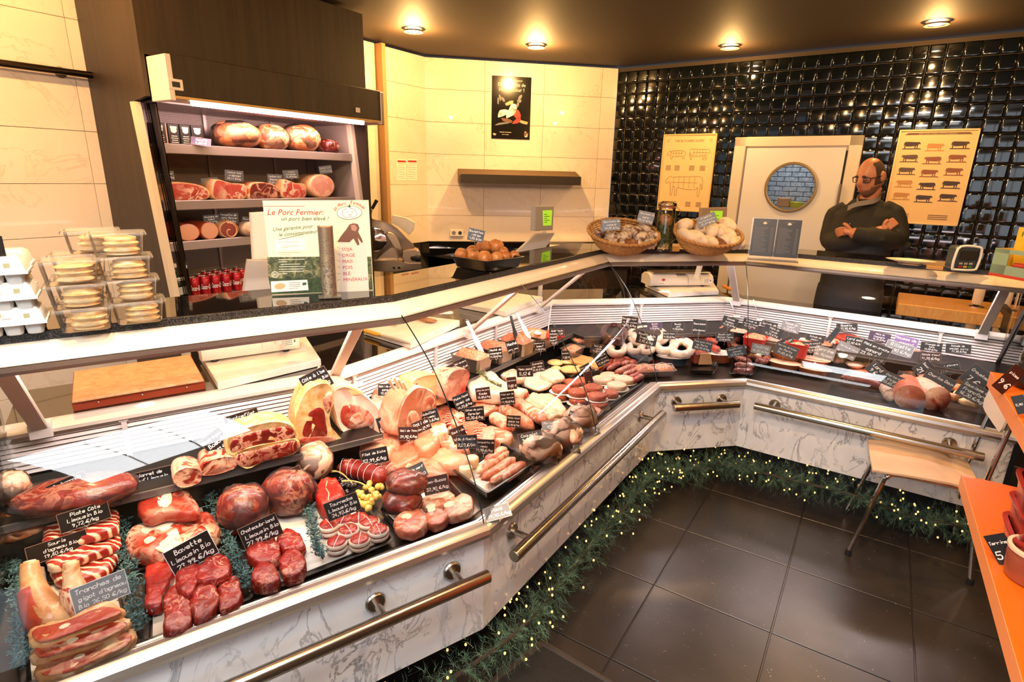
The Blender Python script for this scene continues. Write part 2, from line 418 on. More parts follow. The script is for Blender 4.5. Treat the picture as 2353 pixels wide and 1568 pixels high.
# ------------------------------------------------------------------ walls
def wall(name, o, u, n, L, z0=0, z1=ZC, th=.08, mat=None):
    m = MB(); m.obox(Vector(o)+Vector((0, 0, z0))-n*.006, u*L, -n*th, Vector((0, 0, z1-z0))); return struct(m.build(name, mat or M_grout_l, smooth=0))
def tiles(par, o, u, n, s0, s1, z0, z1, tw, thh, mat, ph=0, pz=0, gap=.0025, name='tile'):
    """large wall tiles, each its own piece, standing 6 mm proud of the joint plane"""
    cache = {}; i0 = math.floor((s0-ph)/tw); k0 = math.floor((z0-pz)/thh)
    for i in range(i0, math.ceil((s1-ph)/tw)+1):
        for k in range(k0, math.ceil((z1-pz)/thh)+1):
            a, b = max(s0, ph+i*tw), min(s1, ph+(i+1)*tw); c, d = max(z0, pz+k*thh), min(z1, pz+(k+1)*thh)
            if b-a < .01 or d-c < .01: continue
            key = (round(b-a, 3), round(d-c, 3))
            if key not in cache:
                m = MB(); M = Matrix((u, n, Vector((0, 0, 1)))).transposed(); m.box((0, 0, 0), (b-a-gap, .012, d-c-gap), .0012, M)
                ob = m.build(name, mat, par, smooth=0); cache[key] = ob.data
            else: ob = bpy.data.objects.new(name, cache[key]); COL.objects.link(ob); ob.parent = par
            ob.location = Vector(o)+u*((a+b)/2)+Vector((0, 0, (c+d)/2))-Vector(par['_w'])
WLo = F0+NF*.601; nL = -NF
wall_left = wall('wall_left', WLo-UF*4.6, UF, nL, 4.6+1.246, mat=M_grout_l)
tiles(wall_left, WLo, UF, nL, -3.8, -1.38, 0, ZC, .556, .2726, M_walltile, -1.4648, 1.614)
pil2 = .7055
tiles(wall_left, WLo, UF, nL, pil2, 1.25, .8, ZC, .556, .278, M_walltile, .7055, 1.609)
m = MB(); m.obox(WLo+NF*.09+UF*.0, UF*pil2, NF*.02, Vector((0, 0, ZC))); m.obox(WLo+UF*pil2, UF*.01, NF*.1, Vector((0, 0, ZC)))
# shallow niche beside the cabinet, closed by the pillar
nm = MB(); nm.obox(WLo+UF*(-.02)-NF*.0+nL*.001, UF*(pil2-.035), nL*.004, Vector((0, 0, ZC))); nm.build('niche_lining', M_walltile, wall_left, smooth=0)
pm_ = MB(); pm_.obox(WLo+UF*(pil2-.04)+nL*0, UF*.04, nL*.075, Vector((0, 0, ZC))); pm_.build('pillar', pm('brown_paint', '#b08a5c', .6), wall_left, smooth=0)
wall_back = wall('wall_back', W1, UW, NW, (W2-W1).length, mat=M_grout_l)
tiles(wall_back, W1, UW, NW, 0, (W2-W1).length, .8, ZC, .556, .278, M_walltile, -.004, 1.609)
LT = 5.0
m = MB()
for s0, s1, z0 in ((0, 1.2, 0), (1.2, 2.07, 2.03), (2.07, LT, 0)): m.obox(W2+UT*s0+Vector((0, 0, z0))-NT*.006, UT*(s1-s0), -NT*.08, Vector((0, 0, ZC-z0)))
wall_right = struct(m.build('wall_right', M_grout, smooth=0))
# black glazed tiles, the nearest 300 in view as pieces, the others joined
TP = .1; DS, DE = 1.18, 2.114
tv = MB(); hw = TP/2-.0022
def ptile(mb, M=None):
    z = [(hw, 0), (hw-.001, .004), (hw-.006, .0068), (hw-.012, .0072)]
    vs = [(sx*r, h, sz*r) for r, h in z for sx, sz in ((-1, -1), (1, -1), (1, 1), (-1, 1))]
    fs = [(a*4+k, (a+1)*4+k, (a+1)*4+(k+1) % 4, a*4+(k+1) % 4) for a in range(3) for k in range(4)]+[(15, 14, 13, 12)]
    mb.add([M @ Vector(v) for v in vs] if M else vs, fs)
Mt = Matrix((UT, NT, Vector((0, 0, 1)))).transposed().to_4x4()
cells = []
for i in range(0, 50):
    for k in range(0, 29):
        s, z = (i+.5)*TP+.003, ZC-(k+.5)*TP-.03
        if z < .02: continue
        if DS-.02 < s < DE+.02 and z < 2.09: continue
        q = W2+UT*s+Vector((0, 0, z)); d = q-CAM; zz = d.dot(FWD); x = IMW/2+FPX*d.dot(RIGHT)/zz; y = IMH/2-FPX*d.dot(UP)/zz
        vis = 1380 < x < 2353 and 60 < y < 585
        hid = (1517 < x < 1635 and 315 < y < 478) or (2050 < x < 2215 and 305 < y < 500)
        cells.append((0 if vis and not hid else 1, -x if vis else 0, s, z))
cells.sort(); base_t = Vector(wall_right['_w'])
tme = None; bulk = MB()
for r, _, s, z in cells:
    q = W2+UT*s+Vector((0, 0, z)); j = Matrix.Rotation(R.gauss(0, .012), 4, 'X') @ Matrix.Rotation(R.gauss(0, .012), 4, 'Z')
    if r == 0 and (tme is None or len([1])) and ptile.__dict__.setdefault('n', 0) < 300:
        ptile.n += 1
        if tme is None:
            ptile(tv); o = tv.build('tile', M_black, wall_right, loc=(0, 0, 0), smooth=180); tme = o.data
            for p in tme.polygons: p.use_smooth = True
        else: o = bpy.data.objects.new('tile', tme); COL.objects.link(o); o.parent = wall_right
        o.matrix_local = Matrix.Translation(q-base_t) @ Mt @ j
    else: ptile(bulk, Matrix.Translation(q) @ Mt @ j)
o = bulk.build('far_tiles', M_black, wall_right, smooth=180); o['kind'] = 'stuff'
# enclosing walls out of view, with the shop window behind the camera
E0 = W2+UT*LT
wf = MB(); yb = -2.3
def rect(m, a, b, z0, z1, th=.06):
    a, b = Vector((a[0], a[1], 0)), Vector((b[0], b[1], 0)); u = b-a; n = Vector((u.y, -u.x, 0)).normalized()*th
    m.obox(a+Vector((0, 0, z0)), u, n, Vector((0, 0, z1-z0)))
rect(wf, (-4.4, yb), (-2.3, yb), 0, ZC); rect(wf, (-2.3, yb), (.5, yb), 0, .5); rect(wf, (-2.3, yb), (.5, yb), 2.45, ZC); rect(wf, (.5, yb), (4.8, yb), 0, ZC)
M_plaster = pm('plaster', '#8d7a64', .8)
wall_front = struct(wf.build('wall_front', M_plaster, smooth=0))
ws = MB(); rect(ws, (4.75, yb), (E0.x+.2, E0.y), 0, ZC); wall_side = struct(ws.build('wall_side', M_plaster, smooth=0))
win = MB(); rect(win, (-2.3, yb+.01), (.5, yb+.01), .5, 2.45, .01); window_1 = struct(win.build('window_1', M_day, smooth=0))
wfm = MB()
for x in (-2.3, -1.37, -.43, .5): wfm.box((x, yb+.03, 1.475), (.05, .05, 1.95))
for z in (.5, 2.45): wfm.box((-.9, yb+.03, z), (2.85, .05, .05))
wfm.build('window_frame', M_alud, window_1, smooth=0)
# ------------------------------------------------------------------ recessed ceiling lights
def downlight(x, y, lab, i):
    t = thing('ceiling_light', lab, 'ceiling light', (x, y, ZC), 'recessed ceiling spots')
    m = MB(); m.lathe([(.048, -.002), (.07, -.004), (.072, 0), (.07, .004), (.052, .004)], 28, (x, y, ZC), cap=False); m.build('trim_ring', M_alud, t)
    m = MB(); m.lathe([(.046, .003), (.03, -.002), (.001, -.004)], 24, (x, y, ZC), cap=False); m.build('lamp', M_lamp, t)
M_lamp = emat('lamp_glow', (1, .86, .62, 1), 28)
labs = ['round ceiling spot nearest the dark wood fridge cabinet', 'round ceiling spot above the dark poultry poster', 'round ceiling spot above the framed meat cuts chart', 'round ceiling spot at right above the breed chart',
        'ceiling spot over the egg boxes and counter, mirrored in the glass', 'ceiling spot over the right counter, mirrored in its glass', 'ceiling spot over the shop floor by the long handrail', 'ceiling spot in front of the beige left wall', 'ceiling spot over the shelf of red pots', 'ceiling spot at the far right end of the shop']
for i, ((x, y), l) in enumerate(zip(DL, labs)): downlight(x, y, l, i)
Z0 = Vector((0, 0, 1))
# luminous panels in the ceiling by the shop window, the bright shape mirrored in the left counter glass
pe = Vector((.575, .818, 0))
for nm, o0, lu, lv, l in (('a', Vector((-.76, 0, ZC)), .78, .92, 'white luminous ceiling panel above the near counter, mirrored in the left glass'), ('b', Vector((-2.25, -.62, ZC)), 1.6, .8, 'white luminous ceiling panel by the shop window, mirrored in the right glass')):
    if nm == 'b': o0 = o0-pe*lv
    pt = thing('ceiling_panel_light', l, 'ceiling light', o0+UT*lu/2, 'luminous ceiling panels'); n_ = 3 if nm == 'a' else 1
    for k in range(n_): m = MB(); m.obox(o0+pe*(lv/n_*k+.006)-Z0*.006, UT*lu, pe*(lv/n_-.012), Z0*.004); m.build('diffuser', M_panel if nm == 'a' else M_panelb, pt, smooth=0)
    m = MB(); m.obox(o0-UT*.03-pe*.03-Z0*.002, UT*(lu+.06), pe*(lv+.06), Z0*.004); m.build('frame', M_alud, pt, smooth=0)
# ------------------------------------------------------------------ kitchen door with porthole
def WT(s, z, d=0): return W2+UT*s+NT*d+Vector((0, 0, z))
Z = Vector((0, 0, 1))
m = MB()
for s0, s1, z0, z1 in ((1.157, 1.252, 0, 2.071), (2.014, 2.109, 0, 2.071)): m.obox(WT(s0, z0, -.02), UT*(s1-s0), NT*.05, Z*(z1-z0), .006)
m.obox(WT(1.157, 1.993, -.02), UT*.952, NT*.05, Z*.078, .006)
door = struct(m.build('door_1', pm('door_frame_paint', '#d8ccba', .4), smooth=30)); door_w = Vector(door['_w'])
m = MB()
for s0, w_, z0, h_ in ((1.252, .02, 0, 1.993), (1.998, .016, 0, 1.993), (1.252, .762, 1.98, .013)): m.obox(WT(s0, z0, .0), UT*w_, NT*.022, Z*h_)
m.build('door_reveal', M_alud, door, smooth=0)
# leaf with a round opening
pc = wt(1817, 431, .03); ps = (pc-W2).dot(UT); pz = pc.z; pr = .187
lf = MB(); seg = 40; outer = []; inner = []
for k in range(seg):
    t = 2*PI*k/seg; c, s_ = math.cos(t), math.sin(t)
    kx = min((2.003-ps)/c if c > 0 else (1.268-ps)/c if c < 0 else 9, (1.982-pz)/s_ if s_ > 0 else (.01-pz)/s_ if s_ < 0 else 9, key=abs)
    outer.append((ps+kx*c, pz+kx*s_)); inner.append((ps+pr*c, pz+pr*s_))
for cs, cz in ((2.003, 1.982), (1.268, 1.982), (1.268, .01), (2.003, .01)):
    b = min(range(seg), key=lambda k: (outer[k][0]-cs)**2+(outer[k][1]-cz)**2); outer[b] = (cs, cz)
rg = [[WT(s, z, .024) for s, z in inner], [WT(s, z, .036) for s, z in inner], [WT(s, z, .036) for s, z in outer], [WT(s, z, .024) for s, z in outer]]
lf.rings(rg, True, False, False); leaf = lf.build('door_leaf', pm('door_paint', '#ddd9d6', .45), door, smooth=20)
def ring_on(mb, c, u, n, r0, r1, h, seg=36):
    rr = []
    for r, hh in ((r0, 0), (r0, h), ((r0+r1)/2, h*1.25), (r1, h), (r1, 0)): rr.append([c+u*(r*math.cos(2*PI*k/seg))+Z*(r*math.sin(2*PI*k/seg))+n*hh for k in range(seg)])
    mb.rings(rr, True, False, False)
m = MB(); ring_on(m, WT(ps, pz, .036), UT, NT, pr-.008, pr+.014, .012); m.build('porthole_ring', pm('brass_brown', '#8a744e', .35, .6), door)
m = MB(); m.rings([[WT(ps, pz, .03)+UT*(pr*math.cos(2*PI*k/seg))+Z*(pr*math.sin(2*PI*k/seg)) for k in range(seg)]], True, False, True); m.build('pane', M_glass, door, smooth=0)
for z in (.3, 1.55): m = MB(); m.tube([WT(2.01, z, .045), WT(2.01, z+.16, .045)], .009, 10); m.build('hinge', M_alud, door)
m = MB(); m.obox(WT(2.004, .01, .02), UT*.012, NT*.012, Z*1.95); m.build('seal', M_rubber, door, smooth=0)
# brick wall of the room beyond, seen through the porthole
bw = MB(); bo = WT(.8, .9, -.62); bb = MB(); bb.obox(bo, UT*1.8, -NT*.05, Z*1.5)
beyond = struct(bb.build('wall_beyond', pm('mortar', '#5d6064', .8), smooth=0))
for k in range(34):
    for i in range(14): bw.box(bo+UT*(.06+i*.122+(.061 if k % 2 else 0))+Z*(.02+k*.043)+NT*.004, (.116, .012, .038), .003, Mt.to_3x3())
o = bw.build('bricks', pm('painted_brick', '#b9bcc0', .6, col2='#8d9094', ns=40), beyond, smooth=0); o['kind'] = 'stuff'
area(WT(1.6, 2.3, -.3), 5, .5, .3, (.85, .92, 1), WT(1.6, 1.4, -.55))
# small spice tubs on a ledge behind the pane
q = MB(); q.obox(WT(1.3, pz-.19, -.35), UT*.55, NT*.12, Z*.02); tag(q.build('ledge_shelf', M_grey, smooth=0), 'narrow grey ledge behind the round door window', 'shelf')
q = MB(); q.lathe([(.05, 0), (.055, .01), (.055, .045), (.05, .05)], 20, WT(1.66, pz-.17, -.29)); tag(q.build('food_tub', pm('lime_tub', '#b7b72c', .4)), 'lime yellow tub seen through the round door window', 'tub')
q = MB(); q.box(WT(1.56, pz-.13, -.29), (.1, .08, .08), .008, Mt.to_3x3()); tag(q.build('cardboard_box', pm('cardboard', '#b98d66', .7)), 'small brown box seen through the round door window', 'box')
# ------------------------------------------------------------------ refrigerated display counter, four units round two corners
GP = [(.44, 1.245), (.40, 1.214), (.35, 1.172), (.265, 1.09), (.18, .973), (.115, .865), (.06, .755), (.03, .665), (.014, .615)]
def ends(seg, d, s0=None, s1=None):
    """3D-plan points of the line at inset d of a unit, mitred at shared corners"""
    O = poff(d)
    a = O[seg] if s0 is None else P[seg]+U[seg]*s0+N[seg]*d
    b = O[seg+1] if s1 is None else P[seg]+U[seg]*s1+N[seg]*d
    return a, b
def ext(mb, seg, prof, s0=None, s1=None, close=True):
    ra = []; rb = []
    for d, z in prof:
        a, b = ends(seg, d, s0, s1); ra.append((a.x, a.y, z)); rb.append((b.x, b.y, z))
    mb.rings([ra, rb], close, close, close); return mb
def at(seg, s, d, z): q = P[seg]+U[seg]*s+N[seg]*d; return Vector((q.x, q.y, z))
def circ(cx, cz, r, n=14): return [(cx+r*math.cos(2*PI*k/n), cz+r*math.sin(2*PI*k/n)) for k in range(n)]
def sheet(prof, t):
    """closed profile of a curved sheet of thickness t"""
    out = []
    for i, (d, z) in enumerate(prof):
        a = prof[max(i-1, 0)]; b = prof[min(i+1, len(prof)-1)]; tx, tz = b[0]-a[0], b[1]-a[1]; L = math.hypot(tx, tz); out.append((d+tz/L*t, z-tx/L*t))
    return list(prof)+out[::-1]
GPs = [tuple(q)[:2] for q in smoothpath([(d, z, 0) for d, z in GP], 4)]
ULAB = ['near left meat counter unit with curved glass and marble front', 'long middle meat counter unit with two curved glass panes', 'short counter unit across the inner corner with sausages', 'right counter unit with cold cuts behind curved glass']
POSTS = {0: [.09, 1.04], 1: [1.06, 1.80], 2: [], 3: [-.30, 1.07]}
LEN = [(P[i+1]-P[i]).length for i in range(4)]
M_slat = pm('white_slat', '#efe9e6', .4); M_caseback = pm('case_back', '#2a2624', .6)
M_deck = pm('deck_steel', '#6a625a', .3, .8); M_void = pm('black_void', '#060708', .35)
UNITS = []
for g in range(4):
    t = thing('display_counter', ULAB[g], 'counter', at(g, LEN[g]/2, .3, 0), 'display counter units'); UNITS.append(t)
    def add(name, prof, mat, s0=None, s1=None, smooth=30, par=t, **k):
        o = ext(MB(), g, prof, s0, s1).build(name, mat, par, smooth=smooth); return o
    add('front_panel', [(.024, .207), (.05, .207), (.05, .575), (.024, .575)], M_marble, smooth=0)
    add('toe_kick', [(.13, 0), (.16, 0), (.16, .21), (.13, .21)], M_void, smooth=0)
    add('case_bottom', [(.05, .2), (.9, .2), (.9, .55), (.05, .55)], M_void, smooth=0)
    nose = [(.04, .577), (.02, .577)]+[(.022-.03*math.cos(a), .605-.028*math.sin(a)) for a in [math.radians(x) for x in (90, 60, 30, 0, -30, -60, -85)]][1:]+[(.03, .630), (.04, .628)]
    add('bumper_rail', nose, M_alu)
    add('front_ledge', [(.035, .585), (.035, .624), (.047, .624), (.047, .617), (.055, .617), (.055, .620), (.063, .620), (.063, .611), (.1, .597), (.1, .585)], M_alu, smooth=0)
    add('deck', [(.095, .55), (.095, .592), (.12, .585), (.9, .585), (.9, .55)], M_deck, smooth=0)
    sd_ = .7 if g == 1 else .6; add('rear_shelf', [(sd_, .722), (.905, .722), (.905, .734), (sd_, .734)], M_void, smooth=0)
    add('shelf_edge', [(sd_-.008, .716), (sd_, .716), (sd_, .738), (sd_-.008, .738)], M_clearp, smooth=0)
    add('riser', [(sd_+.06, .585), (sd_+.07, .585), (sd_+.07, .722), (sd_+.06, .722)], M_void, smooth=0)
    add('back_panel', [(.955, .55), (.965, .55), (.965, .9), (.955, .9)], M_caseback, smooth=0)
    for k in range(8): # the louvre behind the goods
        z = .735+k*.0165
        add('slat', [(.925, z), (.930, z), (.938, z+.0105), (.933, z+.0105)], M_slat, smooth=0)
    nb = max(1, int(LEN[g]/.42))
    for k in range(nb):
        s = LEN[g]*(k+.5)/nb; m = MB(); m.obox(at(g, s-.008, .915, .72), U[g].to_3d()*.016, N[g].to_3d()*.01, Z*.15); m.obox(at(g, s-.014, .912, .862), U[g].to_3d()*.028, N[g].to_3d()*.014, Z*.012); m.build('slat_clip', M_slat, t, smooth=0)
    add('rear_rail', [(.905, .872), (.905, .884), (.945, .904), (.96, .904), (.96, .872)], M_white if g else M_ivory, smooth=0)
    wd = 1.3 if g < 3 else 1.1; add('worktop', [(.96, .875), (wd, .875), (wd, .905), (.96, .905)], M_granite, smooth=0)
    add('cupboard_back', [(1.0, .0), (wd-.04, .0), (wd-.04, .875), (1.0, .875)], M_caseback, smooth=0)
    add('granite_top', [(.492, 1.282), (.492, 1.303), (.496, 1.306), (.79, 1.306), (.79, 1.282)], M_granite, smooth=0)
    add('granite_edge', [(.4895, 1.281), (.4895, 1.303), (.492, 1.305), (.492, 1.281)], M_gredge, smooth=0)
    va = [(.50, 1.268), (.50, 1.281), (.478, 1.281), (.468, 1.276), (.452, 1.264), (.440, 1.250), (.434, 1.238), (.44, 1.234), (.47, 1.255)]
    add('valance', va, M_cream, smooth=60)
    add('glass_clamp', [(.43, 1.236), (.428, 1.224), (.433, 1.214), (.445, 1.214), (.455, 1.236)], M_alud)
    add('canopy_underside', [(.455, 1.236), (.50, 1.266), (.79, 1.282), (.79, 1.276), (.50, 1.26), (.46, 1.23)], M_white, smooth=0)
    # fluorescent tubes under the canopy
    O = MB(); a, b = ends(g, .53); v = (b-a).normalized(); O.tube([(a.x+v.x*.03, a.y+v.y*.03, 1.238), (b.x-v.x*.03, b.y-v.y*.03, 1.238)], .012, 10); O.build('lamp_tube', M_tubec if g > 1 else M_tube, t)
    cc_ = at(g, LEN[g]/2, .56, 1.225); area(cc_, CASE_W[g]*LEN[g], LEN[g]*.92, .05, (1, .80, .72) if g < 2 else (1, .83, .84), at(g, LEN[g]/2, .46, .6), U[g].to_3d())
    # curved front glass
    cuts = [None, None] if g != 1 else [None, .84, None]
    for k in range(len(cuts)-1):
        s0, s1 = cuts[k], cuts[k+1]
        m = MB(); pr = GPs; ra = []; rb = []
        for d, z in pr:
            a, b = ends(g, d, s0, s1); ra.append((a.x, a.y, z)); rb.append((b.x, b.y, z))
        e = .0015
        ra = [Vector(p)+U[g].to_3d()*e for p in ra]; rb = [Vector(p)-U[g].to_3d()*e for p in rb]
        m.rings([ra, rb], False, False, False); o = m.build('glass_pane', M_glass, t, smooth=80)
        m = MB(); m.tube([p-U[g].to_3d()*e*2 for p in rb], .0022, 5); m.build('glass_edge', pm('glass_edge_green', '#10221d', .15), t)
    for s in POSTS[g]:
        m = MB(); top, bot = at(g, s-.01*0, .50, 1.262), at(g, s, .90, .905); w = U[g].to_3d()*.045
        dv = (bot-top); nv = dv.cross(w).normalized()*.016
        m.obox(top-w/2, w, nv, dv, .003); m.build('support_post', M_ivory, t, smooth=0)
        m = MB(); m.obox(at(g, s-.03, .888, .862), U[g].to_3d()*.06, N[g].to_3d()*.04, Z*.052, .002); m.build('post_foot', M_white, t, smooth=0)
HR = {0: (-.35, 1.20, [.86, 1.115], .5), 1: (.055, 1.50, [.17, 1.40], .507), 2: (.065, .455, [.12, .40], .511), 3: (.07, 1.075, [.16, .95], .512)}
for g in range(4):
    s0, s1, br, z = HR[g]; d = -.062; m = MB()
    m.tube([at(g, s0, d, z), at(g, s0+.002, d, z), at(g, s1-.002, d, z), at(g, s1, d, z)], [.019, .021, .021, .019], 20)
    h = m.build('handrail', M_steel, UNITS[g])
    for s in br:
        m = MB(); n3 = N[g].to_3d(); m.tube([at(g, s, d, z), at(g, s, .024, z)], .0115, 12); m.build('bracket', M_steel, h)
        m = MB(); m.tube([at(g, s, .024, z), at(g, s, .019, z), at(g, s, .014, z)], [.031, .031, .027], 20); m.build('flange', M_steel, h)
# end panels
def endglass(g, s, lab):
    m = MB(); prof = [(d, z) for d, z in GPs]+[(.05, .6), (.9, .6), (.92, .88), (.49, 1.25)]
    m.prism([at(g, s, d, z) for d, z in GPs[::-1]]+[at(g, s, .92, 1.2), at(g, s, .92, .6)], U[g].to_3d()*.006)
    return m.build('end_glass', M_glass, UNITS[g], smooth=0)
endglass(0, .0, ''); endglass(3, LEN[3]-.006, '')
for g, s in ((0, -.02), (3, LEN[3])):
    m = MB(); m.prism([at(g, s, d, z) for d, z in [(.02, .2), (.02, .62), (.93, .62), (.93, .2)]], U[g].to_3d()*.02); m.build('end_panel', M_void, UNITS[g], smooth=0)
m = MB(); m.tube([at(3, LEN[3], .46, 1.24), at(3, LEN[3], .93, .7)], .018, 6); m.build('end_frame', M_void, UNITS[3])
# ------------------------------------------------------------------ handwriting, print, price tags
GL = dict(p.split('=', 1) for p in '''a=5546261513224254 565362|b=1912 1322425355462615|c=5546261513224253|d=5952 5342221315264655|e=14545546261513224253|f=6859493832 1646|g=5546261513224253 5651402011|h=1912 1526465552|i=3632 3839|j=36312010 3839|k=1912 5614 2452|l=29233242|m=1612 15263532 35465552|n=1612 1526465552|o=261513224253554626|p=1610 1526465553422213|q=5546261513224253 5650|r=1612 15264655|s=554626154453422213|t=29233242 1646|u=161322425356 5652|v=163256|w=1622344256|x=1652 1256|y=1633 562110|z=16561252|A=123952 2444|B=1912 193948473616 364554533212|C=584939281613224253|D=1912 19394856534212|E=59191252 1646|F=591912 1646|G=584939281613224253 5535|H=1912 5952 1656|I=3932|J=49432213|K=1912 5915 2652|L=191252|M=1219355952|N=12195259|O=391813224253584939|P=1912 194958564515|Q=391813224253584939 4352|R=1912 194958564515 3552|S=5849291816455453422213|T=1959 3932|U=191322425359|V=193259|W=1922364259|X=1952 1259|Y=193559 3532|Z=19591252|0=391813224253584939|1=173932|2=18294958561252|3=1829495847364553422213|4=491454 4642|5=591916465553422213|6=5849391613224253544514|7=195932|8=36284948361423425436|9=565847391826364656 5632|€=584939281613224253 0545 0444|/=1159|,=333120|.=3233|-=2545|'=3937|!=3934 3233|:=3233 3536'''.split('|'))
ACC = {'é': 'e3849', 'è': 'e2938', 'ê': 'e273847', 'ô': 'o273847', 'ï': 'i', 'â': 'a273847', 'à': 'a2938', 'Ô': 'O', 'ç': 'c', 'î': 'i', 'û': 'u273847'}
def script(mb, text, o, ux, uy, n, h, w=.16, slant=.12, jit=.0):
    """monoline handwriting as a flat ribbon; h = cap height; returns the width"""
    k = h/7.; x0 = 0
    for ch in text:
        g = GL.get(ch); extra = ''
        if g is None and ch in ACC: g = GL[ACC[ch][0]]; extra = ACC[ch][1:]
        if g is None: x0 += 4.2; continue
        for st in (g+(' '+extra if extra else '')).split():
            pts = []
            for i in range(0, len(st)-1, 2):
                gx, gy = int(st[i]), int(st[i+1])-2; pts.append(((x0+gx-1+gy*slant)*k, gy*k))
            if len(pts) == 1: pts.append((pts[0][0]+.01*k, pts[0][1]+k*.3))
            hw = w*h/2; L = []; Rr = []
            for i, (x, y) in enumerate(pts):
                a = pts[max(i-1, 0)]; b = pts[min(i+1, len(pts)-1)]; tx, ty = b[0]-a[0], b[1]-a[1]; l = math.hypot(tx, ty) or 1
                nx, ny = -ty/l*hw, tx/l*hw; e = hw*.6 if i in (0, len(pts)-1) else 0; sgn = -1 if i == 0 else 1
                x += tx/l*e*sgn; y += ty/l*e*sgn
                L.append(o+ux*(x+nx)+uy*(y+ny)+n); Rr.append(o+ux*(x-nx)+uy*(y-ny)+n)
            m = len(pts); mb.add(L+Rr, [(i, m+i, m+i+1, i+1) for i in range(m-1)])
        x0 += {'i': 4, 'l': 4, 'j': 4, 'I': 4.2, '1': 4.4, ',': 3.4, '.': 3, "'": 3, 'm': 6, 'M': 6.2, 'W': 6.4, 'w': 6}.get(ch, 5.4)
    return x0*k
def swidth(text, h): return script(MB(), text, Vector(), Vector((1, 0, 0)), Vector((0, 1, 0)), Vector(), h)
M_chalk = pm('chalk_ink', '#f4f1ec', .6); M_slate = pm('slate_card', '#151413', .32, spec=.6); M_tagrim = pm('tag_rim', '#8c6a58', .5); M_wire = pm('tag_wire', '#d8d6d2', .3, .8)
M_purple = pm('plum_card', '#4a3a55', .35); M_silver = pm('silvered_card', '#8b8d8f', .3); M_brownc = pm('brown_card', '#3a1e18', .35)
def printed(text, o, ux, uy, h, mat, parent, shear=0, name='lettering', align='LEFT', bold=0):
    c = bpy.data.curves.new('t', 'FONT'); c.body = text; c.size = 1; c.shear = shear; c.align_x = align; c.resolution_u = 2; c.offset = bold
    ob = bpy.data.objects.new('t', c); me = bpy.data.meshes.new_from_object(ob)
    bpy.data.objects.remove(ob); mb = MB(); mb.add([o+ux*(v.co.x*h)+uy*(v.co.y*h) for v in me.vertices], [list(p.vertices) for p in me.polygons])
    bpy.data.meshes.remove(me)
    if not mb.v: return None
    return mb.build(name, mat, parent, smooth=0)
TAGN = [0]
def card(p, wpx, hpx, roll=0, lines=(), label=None, yaw=0, tilt=12, mat=None, ink=None, group='price tags', dz=0, wire=.03, scale=1, slant=.12, rim=None, cap=None, name='price_tag', cat='price tag'):
    """chalk price card centred on the 3D point p, wpx x hpx big in the photograph's pixels there"""
    k = dist(p)/FPX*scale; w, h = wpx*k, hpx*k
    fwd = Vector((CAM.x-p.x, CAM.y-p.y, 0)).normalized(); fwd = Matrix.Rotation(math.radians(yaw), 3, 'Z') @ fwd
    w /= max(.3, math.cos(math.radians(yaw)))
    ux = Vector((-fwd.y, fwd.x, 0)); n = (fwd*math.cos(math.radians(tilt))+Z*math.sin(math.radians(tilt))).normalized(); uy = n.cross(ux)
    r = math.radians(roll); ux, uy = ux*math.cos(r)+uy*math.sin(r), uy*math.cos(r)-ux*math.sin(r)
    h /= max(.4, abs(uy.dot(UP)))
    TAGN[0] += 1
    m = MB(); m.obox(p-ux*w/2-uy*h/2-n*.001, ux*w, uy*h, n*.0016)
    o = m.build(name, mat or M_slate, None, loc=p, smooth=0)
    txt = ' '.join(lines)
    tag(o, label or f'small black price tag reading {txt}', cat, group)
    e = .0016; t_ = max(.0012, w*.012); m = MB()
    for a, b in ((-1, 0), (1, 0), (0, -1), (0, 1)):
        if a: m.obox(p+ux*(a*w/2-t_/2)-uy*h/2+n*.0003, ux*t_, uy*h, n*.0008)
        else: m.obox(p-ux*w/2+uy*(b*h/2-t_/2)+n*.0003, ux*w, uy*t_, n*.0008)
    m.build('rim', rim or M_tagrim, o, smooth=0)
    if lines:
        m = MB(); nl = len(lines); lh = h*.86/nl; ch = cap*h if cap else lh*.6
        for i, l in enumerate(lines):
            c2 = min(ch, ch*(w*.88)/max(1e-6, swidth(l, ch))); wd = swidth(l, c2)
            y = h*.43-lh*(i+.5)-c2*.42; script(m, l, p+ux*(-wd/2+w*R.uniform(-.02, .05))+uy*y, ux, uy, n*.0014, c2, .17, slant)
        m.build('lettering', ink or M_chalk, o, smooth=0)
    if wire:
        m = MB(); q = p-uy*h*.42+n*.003; cc = [q+ux*(.006*math.cos(a))+uy*(.006*math.sin(a)) for a in [2*PI*i/8 for i in range(9)]]
        m.tube(cc, .0007, 4); m.tube([q-uy*.006, q-uy*.006-Z*wire], .0007, 4); m.build('wire_holder', M_wire, o)
    return o
# ------------------------------------------------------------------ dark cabinet with open display fridge on the left wall
def FP(s, d, z): q = F0+UF*s+NF*d; return Vector((q.x, q.y, z))
cab = thing('fridge_cabinet', 'tall dark wood cabinet built round the open meat fridge', 'cabinet', FP(-.69, .33, 0))
SL, SR = -1.388, -.0056
m = MB(); m.prism([FP(SL-.02, 0, ZC-.005), FP(SL-.02, 0, 2.04), FP(SL-.02, .145, 2.02), FP(SL-.02, .035, 1.0), FP(SL-.02, .035, 0), FP(SL-.02, .594, 0), FP(SL-.02, .594, ZC-.005)], UF*.02); m.build('side_panel', M_wenge, cab, smooth=0)
m = MB(); m.obox(FP(SR-.02, .0, 0), UF*.02, NF*.594, Z*(ZC-.005)); m.build('side_panel', M_wenge, cab, smooth=0)
m = MB(); m.obox(FP(SL, 0, 2.227), UF*(SR-SL-.021), NF*.02, Z*(ZC-2.232)); m.build('upper_panel', M_wenge, cab, smooth=0)
frg = thing('display_fridge', 'open shelf fridge with hams and sausages in the dark cabinet', 'fridge', FP(-.69, .33, .02))
